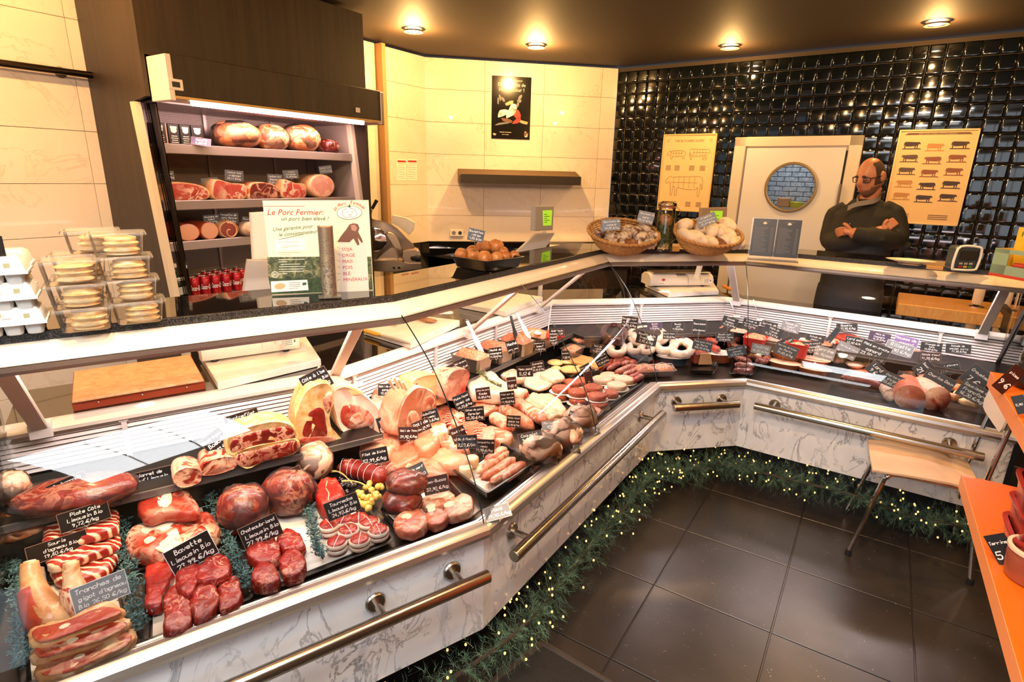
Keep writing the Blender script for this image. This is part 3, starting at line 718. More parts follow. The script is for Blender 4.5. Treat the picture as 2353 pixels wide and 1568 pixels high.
m = MB(); m.obox(FP(SL+.03, -.167, 2.038), UF*(SR-SL-.055), NF*.183, Z*.184, .004); m.build('header', M_wenge, frg, smooth=0)
m = MB(); m.obox(FP(SL+.03, -.169, 2.027), UF*(SR-SL-.055), NF*.178, Z*.012); m.build('header_trim', pm('gold_trim', '#b89a68', .35, .6), frg, smooth=0)
for s in (SL+.005, SR-.035): m = MB(); m.obox(FP(s, -.172, 2.016), UF*.028, NF*.172, Z*.2, .003); m.build('end_cap', M_cream if s < -1 else M_alud, frg, smooth=0)
q = fr(400, 193, -.169); m = MB(); m.obox(FP((q-F0).dot(UF)-.03, -.175, q.z-.027), UF*.07, NF*.008, Z*.05, .003); c_ = m.build('controller', M_cream, frg, smooth=0)
m = MB(); m.obox(FP((q-F0).dot(UF)-.012, -.1762, q.z-.014), UF*.036, NF*.002, Z*.024); m.build('screen', M_dgrey, c_, smooth=0)
q = fr(823, 254, -.169); m = MB(); m.obox(FP((q-F0).dot(UF)-.02, -.1705, q.z-.012), UF*.035, NF*.002, Z*.028); m.build('rating_plate', M_ivory, frg, smooth=0)
# slanted side frames with glass
for s, nm in ((SL-.026, 'l'), (SR-.05, 'r')):
    m = MB(); m.prism([FP(s, .11, 2.02), FP(s, .16, 2.02), FP(s, .045, 1.01), FP(s, -.02, .3), FP(s, -.06, .3), FP(s, -.005, 1.01)], UF*.028); m.build('side_frame', pm('fridge_frame', '#d7c8ae', .4), frg, smooth=0)
    m = MB(); s += .03 if nm == 'l' else 0; m.prism([FP(s+.01, .16, 2.02), FP(s+.01, .52, 2.02), FP(s+.01, .52, .4), FP(s+.01, .0, .4), FP(s+.01, .045, 1.01)], UF*.008); nm == 'r' and m.build('side_lining', pm('fridge_lining', '#a8978a', .45), frg, smooth=0)
    m = MB(); m.prism([FP(s+.03, .16, 2.02), FP(s+.03, .03, 2.02), FP(s+.03, -.08, .8), FP(s+.03, .0, .8)], UF*.005)
    if nm == 'l': m.build('side_glass', M_glass, frg, smooth=0)
def meshmat():
    k = NT_('perforated_back'); tc = k.n('ShaderNodeTexCoord'); mp = k.n('ShaderNodeMapping'); mp.inputs['Rotation'].default_value = (0, 0, -math.atan2(UF.y, UF.x)); k.l(tc.outputs['Object'], mp.inputs[0])
    sp = k.n('ShaderNodeSeparateXYZ'); k.l(mp.outputs[0], sp.inputs[0]); fs = []
    for ax in (0, 2):
        a = k.n('ShaderNodeMath', operation='MULTIPLY', i_1=105.); k.l(sp.outputs[ax], a.inputs[0]); b = k.n('ShaderNodeMath', operation='FRACT'); k.l(a.outputs[0], b.inputs[0])
        c = k.n('ShaderNodeMath', operation='GREATER_THAN', i_1=.42); k.l(b.outputs[0], c.inputs[0]); fs.append(c.outputs[0])
    mm = k.n('ShaderNodeMath', operation='MULTIPLY'); k.l(fs[0], mm.inputs[0]); k.l(fs[1], mm.inputs[1])
    k.set(Base_Color=k.mix(mm.outputs[0], C('#a08c80'), C('#332b28')), Roughness=.45); return k.m
M_mesh = meshmat()
bx = [SL+.03, -.857, -.40, -.134, SR-.05]
for a, b in zip(bx, bx[1:]): m = MB(); m.obox(FP(a+.008, .507, .35), UF*(b-a-.016), NF*.008, Z*1.68); m.build('back_panel', M_mesh, frg, smooth=0)
for a in bx[1:-1]: m = MB(); m.obox(FP(a-.009, .497, .35), UF*.018, NF*.02, Z*1.68); m.build('upright', M_alud, frg, smooth=0)
m = MB(); m.obox(FP(SL+.03, .517, .35), UF*(SR-SL-.06), NF*.01, Z*1.7); m.obox(FP(SL+.03, .03, 2.02), UF*(SR-SL-.06), NF*.49, Z*.01); m.build('back_lining', M_alud, frg, smooth=0)
SH = [1.8275, 1.537, 1.319, 1.014]
M_shelf = pm('fridge_shelf', '#9d9087', .35, .4)
for i, z in enumerate(SH):
    d0 = .11 if i < 3 else .02
    m = MB(); m.obox(FP(SL+.04, d0+.01, z-.012), UF*(SR-SL-.095), NF*(.49-d0), Z*.012); sh = m.build('shelf', M_shelf, frg, smooth=0)
    m = MB(); m.obox(FP(SL+.04, d0, z-.046), UF*(SR-SL-.095), NF*.01, Z*.05, .003); m.build('shelf_lip', M_shelf, sh, smooth=0)
m = MB(); m.obox(FP(SL+.03, -.04, .02), UF*(SR-SL-.08), NF*.56, Z*.9); m.build('base', M_dgrey, frg, smooth=0)
M_ftube = emat('fridge_tube', (1, .72, .66, 1), 22)
for s0, s1 in ((-1.246, -.445), (-.428, -.134)):
    m = MB(); m.tube([FP(s0, -.1, 2.018), FP(s1, -.1, 2.018)], .011, 10); m.build('lamp_tube', M_ftube, frg)
area(FP(-.69, .03, 2.0), 6, 1.1, .06, (1, .62, .58), FP(-.69, .33, 1.5), UF)
# ---- goods on the fridge shelves
def on_f(x, y, d): return fr(x, y, d)
M_ham = meat('cured_ham_skin', '#a8532c', '#c9763f', '#e8b98a', .5, 14, 8, rough=.45, coat=.1); M_hamcut = meat('ham_cut', '#a63a2c', '#c2584a', '#eac9a8', .35, 12, 9, coat=.3)
M_hamfat = pm('ham_fat', '#e9bd8c', .35, col2='#d99c62', ns=18, coat=.3); M_darkham = meat('dry_ham_cut', '#4a1a16', '#7a2a22', '#c99878', .35, 14, 10)
M_pinkham = meat('cooked_ham_cut', '#d08a72', '#dd9f88', '#e9bda4', .5, 8, 6, coat=.4); M_mort = pm('bologna_cut', '#e0a27c', .4); M_mortskin = pm('bologna_skin', '#b0481f', .3, coat=.4)
M_film = glassmat('cling_film', (1, .99, .98, 1), .2, .0, .03, 1.3)
def ham_ball(x0, x1, y0, y1, d, lab):
    a, b = on_f(x0, (y0+y1)/2, d), on_f(x1, (y0+y1)/2, d); c = (a+b)/2; top, bot = on_f((x0+x1)/2, y0, d), on_f((x0+x1)/2, y1, d); rx = (b-a).length/2; rz = (top.z-bot.z)/2
    c.z = SH[0]+rz*.97; M = Matrix((UF, NF, Z)).transposed(); m = MB(); m.blob(c, (rx, min(rx*.95, .13), rz), .07, 2.2, x0, 24, 16, .9, M); t = m.build('cured_ham', M_ham, None, loc=(c.x, c.y, SH[0]), smooth=180)
    tag(t, lab, 'ham', 'round hams in the fridge')
    m = MB(); m.blob(c, (rx*1.015, min(rx*.95, .13)*1.015, rz*1.01), .085, 3.2, x0+2, 24, 16, .9, M); m.build('vacuum_film', M_film, t, smooth=180)
ham_ball(492, 590, 277, 341, .22, 'largest round shrink wrapped ham, left on the top fridge shelf')
ham_ball(584, 657, 284, 344, .22, 'middle round shrink wrapped ham on the top fridge shelf')
ham_ball(650, 725, 285, 349, .22, 'right round shrink wrapped ham on the top fridge shelf')
def disc_item(x0, x1, y0, y1, d, depth, zs, lab, rimm, facem, name='ham_half', cat='ham', pts=None, grp='cut hams on the middle fridge shelf'):
    """an item lying with its cut end to the front: pts = outline in unit box"""
    a, b = on_f(x0, y1, d), on_f(x1, y1, d); w = (b-a).length; h = on_f((x0+x1)/2, y0, d).z-on_f((x0+x1)/2, y1, d).z
    o = Vector((a.x, a.y, zs)); pts = pts or [(.5+.5*math.cos(t), .5+.5*math.sin(t)) for t in [2*PI*k/16 for k in range(16)]]
    loop = smoothpoly([o+UF*(u*w)+Z*(v*h) for u, v in pts], 3); loop = orient(loop, -NF)
    c = sum(loop, Vector())/len(loop); g = lambda s, dd: [c+(p-c)*s+NF*dd for p in loop]
    m = MB(); rg = [g(.9, depth), g(1.0, depth*.8), g(1.02, depth*.3), g(1, .006), g(.96, 0)]; m.rings(rg)
    t = m.build(name, rimm, None, smooth=60); t['_w'] = tuple(t.location); tag(t, lab, cat, grp)
    m = MB(); m.rings([g(.885, -.0005), g(.875, -.003), g(.6, -.0045)], True, False, True); m.build('cut_face', facem, t, smooth=60)
    return t
hl = [(0, .25), (.05, .0), (.5, -.0), (.9, .08), (1, .4), (.85, .8), (.45, 1), (.1, .9)]
h2 = [(0, .1), (.4, 0), (.9, .05), (1, .35), (.95, .75), (.6, .8), (.15, 1), (.02, .7)]
disc_item(373, 486, 416, 459, .13, .16, SH[1], 'long dry ham half with a pale fat rim, left end of the shelf', M_hamfat, M_hamcut, pts=hl)
disc_item(489, 570, 409, 457, .13, .15, SH[1], 'ham half with orange red cut face beside the dark tag', M_hamfat, M_hamcut, pts=h2)
disc_item(571, 649, 418, 457, .14, .17, SH[1], 'dark smoked ham half with nearly black cut face', M_ham, M_darkham, pts=hl)
disc_item(649, 706, 410, 454, .13, .15, SH[1], 'small pink ham half with white star of fat', M_hamfat, M_hamcut, pts=h2)
disc_item(713, 771, 398, 452, .14, .2, SH[1], 'round cooked ham with pale pink cut face', M_hamfat, M_pinkham)
disc_item(408, 463, 515, 556, .13, .24, SH[2], 'left thick bologna sausage with peach cut face', M_mortskin, M_mort, 'bologna', 'sausage', grp='bologna sausages')
disc_item(463, 506, 513, 554, .13, .24, SH[2], 'right thick bologna sausage with peach cut face beside the rolled pancetta', M_mortskin, M_mort, 'bologna', 'sausage', grp='bologna sausages')
pz_ = disc_item(507, 551, 511, 551, .13, .22, SH[2], 'rolled pancetta with spiral of fat and lean', M_hamfat, pm('pancetta_lean', '#8c4034', .4), 'rolled_pancetta', 'meat roll', grp='rolled meats in the fridge')
c = on_f(529, 532, .117); m = MB(); m.tube([c+UF*(.014*t*math.cos(t*2.2))+Z*(.014*t*math.sin(t*2.2)) for t in [i*.16 for i in range(4, 24)]], .0035, 5); m.build('fat_spiral', M_hamfat, pz_)
c = on_f(572, 540, .14); m = MB(); m.blob(Vector((c.x, c.y, SH[2]+.045)), (.045, .12, .045), .06, 3, 3, 16, 12, 1, Matrix((UF, NF, Z)).transposed()); t = m.build('netted_sausage', pm('floury_skin', '#d9c2a6', .7, col2='#c39d84', ns=30, bump=.5), smooth=180); tag(t, 'whitish netted sausage hanging over the shelf edge by the sign', 'sausage')
c = on_f(751, 333, .2); m = MB(); m.blob(Vector((c.x, c.y, SH[0]+.045)), (.062, .08, .046), .05, 3, 5, 18, 12, .6, Matrix((UF, NF, Z)).transposed()); t = m.build('smoked_meat', meat('smoked_dark', '#3a120e', '#6b2117', '#b98a70', .3, 22, 12, coat=.8, rough=.25), smooth=180); tag(t, 'dark vacuum packed smoked meat at the right of the shelf', 'smoked meat')
M_box = pm('black_carton', '#1a1513', .4); M_boxlt = pm('carton_print', '#d9b89e', .5); M_boxside = pm('carton_side', '#b98266', .5)
for i, (x0, x1) in enumerate(((356, 384), (390, 415), (417, 441), (443, 469))):
    a, b = on_f(x0, 328, .15), on_f(x1, 328, .15); w = (b-a).length; h = .105; o = Vector((a.x, a.y, SH[0]))
    m = MB(); m.obox(o, UF*w, NF*.06, Z*h, .002); t = m.build('jar_carton', M_box, smooth=0)
    tag(t, ['leftmost black carton with a pale jar picture on the top shelf', 'second black carton with a jar picture from the left', 'third black carton with a jar picture from the left', 'fourth black carton with a jar picture, behind the plum card'][i], 'carton', 'jar cartons on the top shelf')
    m = MB(); e = -NF*.0012; cx = o+UF*(w*.5)+Z*(h*.7)+e
    m.rings([[cx+UF*(w*.28*math.cos(k*PI/6))+Z*(h*.14*math.sin(k*PI/6)) for k in range(12)]], True, False, True); m.obox(cx-UF*w*.3+Z*h*.08, UF*w*.6, -NF*.0004, Z*h*.1)
    for r in range(4): m.obox(o+UF*w*(.18+.05*(r % 2))+Z*h*(.1+.1*r)+e, UF*w*(.64-.1*(r % 2)), -NF*.0004, Z*h*.035)
    m.build('print', M_boxlt, t, smooth=0)
    if i == 0: m = MB(); m.obox(o+UF*(w+.001), UF*.006, NF*.06, Z*h); m.build('side_print', M_boxside, t, smooth=0)
card(on_f(462, 326, .1), 40, 20, -8, ('Confit', '8,50 €'), 'plum card leaning before the jar cartons', mat=M_purple, tilt=35, wire=0)
for x, y, w, h, r, ls in ((381, 404, 33, 19, 3, ('Jambon sec', '29,90 €/kg')), (482, 415, 34, 11, 8, ()), (538, 404, 38, 23, -4, ('Jambon bio', 'Ardennes', '28,17 €/kg')), (632, 413, 31, 23, -2, ('Jambon bio', 'Bayonne', '33,61 €/kg')), (668, 401, 33, 18, 4, ('Jambon', "d'Ardenne", '24,90 €/kg')), (748, 390, 28, 16, 8, ('Jambon cuit', '19,90 €/kg')),
    (486, 504, 32, 19, 4, ('Boulogne de', 'boeuf', '13,10 €/kg')), (526, 501, 38, 23, -3, ('Pancetta de', 'porc fermier', '15,60 €/kg')), (572, 508, 28, 17, -8, ('Saucisson', 'sec 19 €'))):
    card(on_f(x, y, .2), w, h, r, ls, None if ls else 'small dark price tag turned edge on between two ham halves', tilt=5, wire=.04)
# mineral water bottles and red cans on the lowest shelf
M_green = pm('green_bottle_glass', '#0c3a22', .08, trans=.5, coat=.5); M_label = pm('bottle_label', '#cfd6d3', .5)
for x, y, l in ((411, 690, 'left green glass water bottle at the shelf end'), (429, 688, 'right green glass water bottle beside the red cans')):
    c = on_f(x, y, .13); c.z = SH[3]; t = thing('water_bottle', l, 'bottle', c, 'green water bottles')
    m = MB(); m.lathe([(.026, 0), (.0285, .004), (.0285, .085), (.026, .105), (.015, .135), (.0115, .17), (.012, .178)], 20, c); m.build('bottle', M_green, t)
    m = MB(); m.lathe([(.0135, .172), (.0135, .19), (.012, .193)], 16, c); m.build('cap', pm('bottle_cap', '#d8cdb8', .4), t)
    m = MB(); m.lathe([(.029, .022), (.029, .065)], 20, c, cap=False); m.build('label', M_label, t); m = MB(); m.lathe([(.0272, .1), (.0225, .117)], 20, c, cap=False); m.build('neck_label', M_label, t)
M_red = pm('can_red', '#b51218', .28, .4, coat=.4); M_cantop = pm('can_top', '#cfc9c3', .25, .9)
can0 = None; ci = 0
for row in range(3):
    for i in range(5):
        x, y = 452+i*24.2+row*13, 692-row*6-i*1.6
        c = on_f(x, y, .10+row*.07); c.z = SH[3]
        if row == 2 and i > 3: continue
        if can0 is None:
            can0 = thing('soda_can', 'x', 'can', c)
            m = MB(); m.lathe([(.021, 0), (.0255, .008), (.0255, .098), (.022, .108)], 20, c, cap=True); m.build('body', M_red, can0)
            m = MB(); m.lathe([(.0222, .1075), (.0225, .1105), (.021, .1105), (.0195, .107), (.001, .107)], 20, c, cap=False); m.build('lid', M_cantop, can0)
            m = MB(); # white script round the can
            base = Vector(); tmp = MB(); script(tmp, 'Coca-Cola', Vector(), Vector((1, 0, 0)), Vector((0, 1, 0)), Vector(), .024, .2, .3)
            phi0 = math.atan2(CAM.y-c.y, CAM.x-c.x)-.95
            m.add([c+Vector((.0258*math.cos(phi0+v.x/.0258*.45), .0258*math.sin(phi0+v.x/.0258*.45), .04+v.y)) for v in tmp.v], tmp.f); m.build('lettering', M_white, can0, smooth=0)
            o = can0
        else:
            o = can0.copy(); COL.objects.link(o); o.location = c; o['_w'] = tuple(c)
            for ch in list(can0.children): q = ch.copy(); COL.objects.link(q); q.parent = o
        tag(o, ['front row', 'second row', 'back row'][row]+' red soda can, '+['first', 'second', 'third', 'fourth', 'fifth'][i]+' from the bottles', 'can', 'red soda cans on the lowest shelf')
# ------------------------------------------------------------------ things on the wall behind the counter
m = MB()
for a in ((W1+NW*.0, UW, (W2-W1).length, NW),): m.obox(a[0]+Vector((0, 0, .905)), a[1]*a[2], a[3]*.66, Z*.035)
wt_ = thing('wall_worktop', 'black granite worktop along the white wall carrying the slicer', 'worktop', W1+UW*.8+NW*.3+Z*.9)
m.build('top', M_granite, wt_, smooth=0)
m = MB(); m.obox(FP(.73, -.08, .905), UF*.52, NF*.68, Z*.035); m.build('top', M_granite, wt_, smooth=0)
m = MB(); m.obox(W1+NW*.008+Z*.94, UW*(W2-W1).length, NW*.02, Z*.146); m.build('upstand', M_granite, wt_, smooth=0)
m = MB(); m.obox(FP(.73, .575, .94), UF*.52, NF*.02, Z*.146); m.build('upstand', M_granite, wt_, smooth=0)
m = MB(); m.obox(W1+NW*.03, UW*(W2-W1).length, NW*.6, Z*.905); m.build('cupboard', M_wenge, wt_, smooth=0)
# wooden hood shelf
s0, s1, zt = .317, 1.447, 1.762; dp = .19; hd = thing('hood_shelf', 'dark brown box shelf fixed under the poultry poster', 'shelf', W1+UW*.9+Z*1.65)
M_hood = wood('hood_wood', '#4a3518', '#5d4522', 14, (8, 8, 1), .5, .08); bk = W1+NW*.014
m = MB(); m.obox(bk+UW*s0+Z*(zt-.12), UW*(s1-s0), NW*dp, Z*.018); m.build('board', M_hood, hd, smooth=0)
m = MB(); m.obox(bk+UW*s0+NW*dp+Z*(zt-.125), UW*(s1-s0+.0), NW*.018, Z*.078); m.build('front_board', wood('hood_front', '#1d150c', '#2a1f12', 14, (8, 8, 1), .5, .08), hd, smooth=0)
m = MB(); m.prism([bk+UW*s0+Z*(zt-.12), bk+UW*s0+Z*zt, bk+UW*s0+NW*dp+Z*(zt-.055), bk+UW*s0+NW*dp+Z*(zt-.12)], -UW*.016); m.build('side_board', M_hood, hd, smooth=0)
m = MB(); m.prism([bk+UW*s0+Z*zt, bk+UW*s0+Z*(zt-.012), bk+UW*s0+NW*dp+Z*(zt-.062), bk+UW*s0+NW*dp+Z*(zt-.05)], UW*(s1-s0)); m.build('lid', M_hood, hd, smooth=0)
# poultry poster
def pp(x, y, o=.0138): return onp(x, y, W1+NW*o, NW)
po = thing('poultry_poster', 'black poster about poultry above the brown hood shelf', 'poster', pp(1175, 248))
tl, br = pp(1131, 175), pp(1217, 321); ps0, ps1 = (tl-W1).dot(UW), (br-W1).dot(UW); zt_, zb_ = 2.580, 2.041
m = MB(); m.obox(W1+NW*.012+UW*ps0+Z*zb_, UW*(ps1-ps0), NW*.0018, Z*(zt_-zb_)); m.build('sheet', pm('poster_black', '#0d0b0b', .18, coat=.4), po, smooth=0)
def pq(u, v): return W1+NW*.0143+UW*(ps0+(ps1-ps0)*u)+Z*(zb_+(zt_-zb_)*v)
pw = ps1-ps0
M_cr = pm('print_cream', '#eadfce', .5); M_prw = pm('print_white', '#f3efe8', .5); M_prr = pm('print_red', '#b2302a', .5); M_prb = pm('print_brown', '#6b4632', .5); M_prg = pm('print_grey', '#6f7276', .5); M_prt = pm('print_tan', '#c9a67a', .5); M_prgr = pm('print_green', '#2f5c3a', .5)
for txt, v, h in (('Tradition des Coteaux', .925, .022), ('Des volailles de', .845, .042), ('Haute Cour !', .765, .045)): printed(txt, pq(.5, v), UW, Z, h*.98, M_cr, po, align='CENTER')
printed('Volailles fermières', pq(.36, .1), UW, Z, .015, M_cr, po, align='CENTER'); printed('www.coteaux', pq(.36, .065), UW, Z, .012, M_cr, po, align='CENTER')
def flat(par, mat, loop, n, th=.0004): m = MB(); L = orient(smoothpoly(loop, 3), n); m.rings([L, [p+n*th for p in L]], True, False, True); return m.build('print', mat, par, smooth=0)
for mt, x, y, rx, ry, rt in ((M_prw, .30, .42, .13, .1, 20), (M_prr, .62, .42, .17, .11, -30), (M_prw, .52, .46, .17, .14, 30), (M_prt, .45, .58, .12, .05, 10), (M_prb, .40, .30, .16, .05, -10), (M_prr, .66, .30, .12, .07, 15), (M_prt, .82, .28, .14, .05, -8), (M_prg, .3, .25, .18, .03, 8), (M_prw, .24, .40, .05, .06, 0), (M_prt, .08, .07, .05, .03, 0), (M_prb, .9, .08, .07, .07, 0), (M_prw, .9, .06, .05, .05, 10), (M_prt, .88, .12, .03, .025, 0)):
    flat(po, mt, [pq(a, b) for a, b in ell(x, y, rx, ry*.62, rt, 9, .25, 3)], NW)
for k, (x, y) in enumerate(((.16, .6), (.2, .66), (.28, .63), (.7, .62), (.72, .68), (.66, .56))): flat(po, M_prg, [pq(a, b) for a, b in ell(x, y, .025, .05, 30*k, 6, .3)], NW)
# two notices and a double socket
def wlp(x, y): return onp(x, y, WLo-NF*.0068, NF)
nt = thing('wall_notice', 'pair of small printed notices taped to the cream wall', 'notice', wlp(935, 390))
for x0, x1, y0, y1 in ((912, 933, 366, 415), (936, 958, 366, 415)):
    a, b, c2, d2 = wlp(x0, y1), wlp(x1, y1), wlp(x1, y0), wlp(x0, y0); m = MB(); m.prism([a, b, c2, d2], -NF*.001); sh_ = m.build('sheet', M_paper, nt, smooth=0)
    m = MB(); ex, ey = (b-a), (d2-a); o_ = a-NF*.0014
    m.quad(o_+ex*.05+ey*.86, o_+ex*.95+ey*.86, o_+ex*.95+ey*.95, o_+ex*.05+ey*.95); m.build('heading', M_prr, sh_, smooth=0)
    m = MB()
    for k in range(9): yy = .78-k*.085; m.quad(o_+ex*.08+ey*yy, o_+ex*(.9-.2*(k % 3 == 1))+ey*yy, o_+ex*(.9-.2*(k % 3 == 1))+ey*(yy+.014), o_+ex*.08+ey*(yy+.014))
    m.build('print', M_prg, sh_, smooth=0)
a, b = wl(1034, 543)+NW*.012, wl(1065, 543)+NW*.012; hgt = wl(1034, 527).z-wl(1034, 543).z
so = thing('wall_socket', 'cream double power socket on the white tiled wall', 'socket', a); m = MB(); m.obox(a, UW*(b-a).length, NW*.012, Z*hgt, .004); m.build('plate', M_ivory, so, smooth=0)
for k in (.27, .73):
    c = a+UW*(b-a).length*k+Z*hgt*.5+NW*.0125; m = MB(); ring_on(m, c, UW, NW, .016, .021, .001, 20); m.build('ring', M_grey, so)
    m = MB(); m.rings([[c+UW*(.016*math.cos(t))+Z*(.016*math.sin(t)) for t in [2*PI*q/16 for q in range(16)]]], True, False, True); m.build('well', M_dgrey if k > .5 else M_alud, so, smooth=0)
# steel rails on the left wall
m = MB(); a, b = onp(-30, 137, WLo-NF*.06, NF), onp(224, 178, WLo-NF*.06, NF); b.z = a.z = (a.z+b.z)/2; m.tube([a, b], .017, 14); rl = m.build('wall_rail', pm('dark_steel', '#4a423a', .22, 1)); tag(rl, 'dark steel hanging rail on the beige wall, upper left', 'rail')
c = onp(152, 182, WLo-NF*.06, NF); c.z = a.z; m = MB(); m.tube([c, c+NF*.06], .01, 10); m.tube([c+NF*.052, c+NF*.06], .028, 16); m.build('bracket', M_alud, rl)
a = onp(846, 266, WLo-NF*.03, NF); b = onp(874, 268, WLo-NF*.03, NF); b.z = a.z; m = MB(); m.tube([a, b], .011, 10); m.tube([b-UF*.02, b-UF*.02+NF*.03], .008, 8); tag(m.build('towel_rail', pm('brass', '#a4864c', .3, .9)), 'short brass rail stub between fridge cabinet and pillar', 'rail')
# framed charts on the black tiles
def chart(x0, y0, x1, y1, lab, name):
    s0, s1 = (wt(x0, (y0+y1)/2, .02)-W2).dot(UT), (wt(x1, (y0+y1)/2, .02)-W2).dot(UT); zt = wt(x0, y0, .02).z; zb = wt(x0, y1, .02).z
    t = thing(name, lab, 'poster', WT((s0+s1)/2, zb, .01)); fw = .012
    m = MB()
    for a, b, c, d in ((s0, s1, zb, zb+fw), (s0, s1, zt-fw, zt), (s0, s0+fw, zb, zt), (s1-fw, s1, zb, zt)): m.obox(WT(a, c, .008), UT*(b-a), NT*.014, Z*(d-c), .002)
    m.build('frame', pm('chart_frame', '#e3c27e', .3, .2), t, smooth=0)
    m = MB(); m.obox(WT(s0+fw, zb+fw, .008), UT*(s1-s0-2*fw), NT*.008, Z*(zt-zb-2*fw)); m.build('sheet', pm('chart_paper', '#efc98d', .5), t, smooth=0)
    return t, lambda u, v: WT(s0+(s1-s0)*u, zb+(zt-zb)*v, .0168), s1-s0, zt-zb
COW = [(0, .62), (.06, .78), (.12, .86), (.18, .82), (.3, .84), (.6, .86), (.85, .88), (.96, .82), (1, .55), (.985, .3), (.96, .55), (.94, .5), (.93, .05), (.88, .05), (.87, .4), (.8, .3), (.5, .32), (.34, .36), (.33, .05), (.28, .05), (.27, .36), (.22, .4), (.2, .05), (.16, .05), (.15, .45), (.1, .62), (.04, .55)]
PIG = [(0, .5), (.08, .72), (.14, .8), (.16, .72), (.3, .82), (.6, .85), (.88, .8), (1, .6), (.98, .4), (.93, .3), (.92, .05), (.85, .05), (.83, .3), (.4, .26), (.3, .28), (.29, .05), (.22, .05), (.2, .35), (.1, .42), (.02, .42)]
def animal(par, pq_, u, v, w, h, mat, shape=COW, flip=False, outline=False, spots=None):
    L = [pq_(u+w*((1-a) if flip else a), v+h*b) for a, b in shape]
    if outline:
        m = MB(); q = smoothpoly(L, 3); q.append(q[0]); m.tube([p+NT*.0004 for p in q], .0011, 4); o = m.build('print', mat, par, smooth=0)
        m = MB()
        for a in (.22, .36, .5, .64, .78): m.tube([pq_(u+w*((1-a) if flip else a), v+h*.36)+NT*.0004, pq_(u+w*((1-a) if flip else a), v+h*.84)+NT*.0004], .0008, 4)
        m.tube([pq_(u+w*.15, v+h*.6)+NT*.0004, pq_(u+w*.85, v+h*.6)+NT*.0004], .0008, 4); m.build('print', mat, par, smooth=0)
    else:
        m = MB(); L = orient(L, NT); m.rings([[p+NT*.0004 for p in L]], True, False, True); m.build('print', mat, par, smooth=0)
        m = MB(); m.quad(pq_(u-.02, v-.004)+NT*.0002, pq_(u+w+.02, v-.004)+NT*.0002, pq_(u+w, v+h*.07)+NT*.0002, pq_(u, v+h*.07)+NT*.0002); m.build('print', mat, par, smooth=0)
t, q_, cw, chh = chart(1517, 309, 1638, 483, "framed yellow meat cuts chart left of the door, titled The Butchers Guide", 'cuts_chart')
printed('THE BUTCHERS GUIDE', q_(.5, .9)+NT*.0004, UT, Z, .026, M_prb, t, align='CENTER')
for u in (.1, .9): m = MB(); ring_on(m, q_(u, .915), UT, NT, .009, .011, .0004, 16); m.build('print', M_prb, t, smooth=0)
animal(t, q_, .1, .68, .36, .13, M_prb, PIG, outline=True); animal(t, q_, .53, .67, .38, .16, M_prb, COW, True, outline=True); animal(t, q_, .12, .2, .72, .3, M_prb, COW, outline=True)
m = MB()
for c0 in (.1, .27, .55, .75):
    for k in range(4):
        for vv in (.59, .12): m.quad(q_(c0, vv-k*.017)+NT*.0003, q_(c0+.1, vv-k*.017)+NT*.0003, q_(c0+.1, vv-k*.017+.007)+NT*.0003, q_(c0, vv-k*.017+.007)+NT*.0003)
m.build('print', M_prb, t, smooth=0)
t, q_, cw, chh = chart(2046, 299, 2228, 512, 'framed yellow breed chart with rows of cattle behind the butcher', 'breed_chart')
m = MB(); m.quad(q_(.08, .945)+NT*.0004, q_(.92, .945)+NT*.0004, q_(.88, .965)+NT*.0004, q_(.12, .965)+NT*.0004); m.build('print', M_prb, t, smooth=0)
printed('BEEF AND DAIRY CATTLE BREEDS', q_(.5, .945)+NT*.0008, UT, Z, .015, M_prt, t, align='CENTER')
cm = [pm('cow_dark', '#3f2a22', .5), pm('cow_red', '#8a5130', .5), pm('cow_grey', '#5a4436', .5), pm('cow_pale', '#c08a4c', .5)]
pat = [(0, 3, 0), (2, 1, 1), (2, 1, 1), (3, 0, 0), (3, 0, 0)]
for r in range(5):
    for c in range(3): animal(t, q_, .09+.3*c, .80-.135*r-(.02 if c == 1 else 0), .22, .085, cm[pat[r][c]], COW, c == 2 or r % 2 == 0, spots=c)
m = MB()
for k in range(3):
    for u in (.1, .6): m.quad(q_(u, .1-k*.02)+NT*.0003, q_(u+.25, .1-k*.02)+NT*.0003, q_(u+.25, .108-k*.02)+NT*.0003, q_(u, .108-k*.02)+NT*.0003)
m.build('print', M_prb, t, smooth=0)
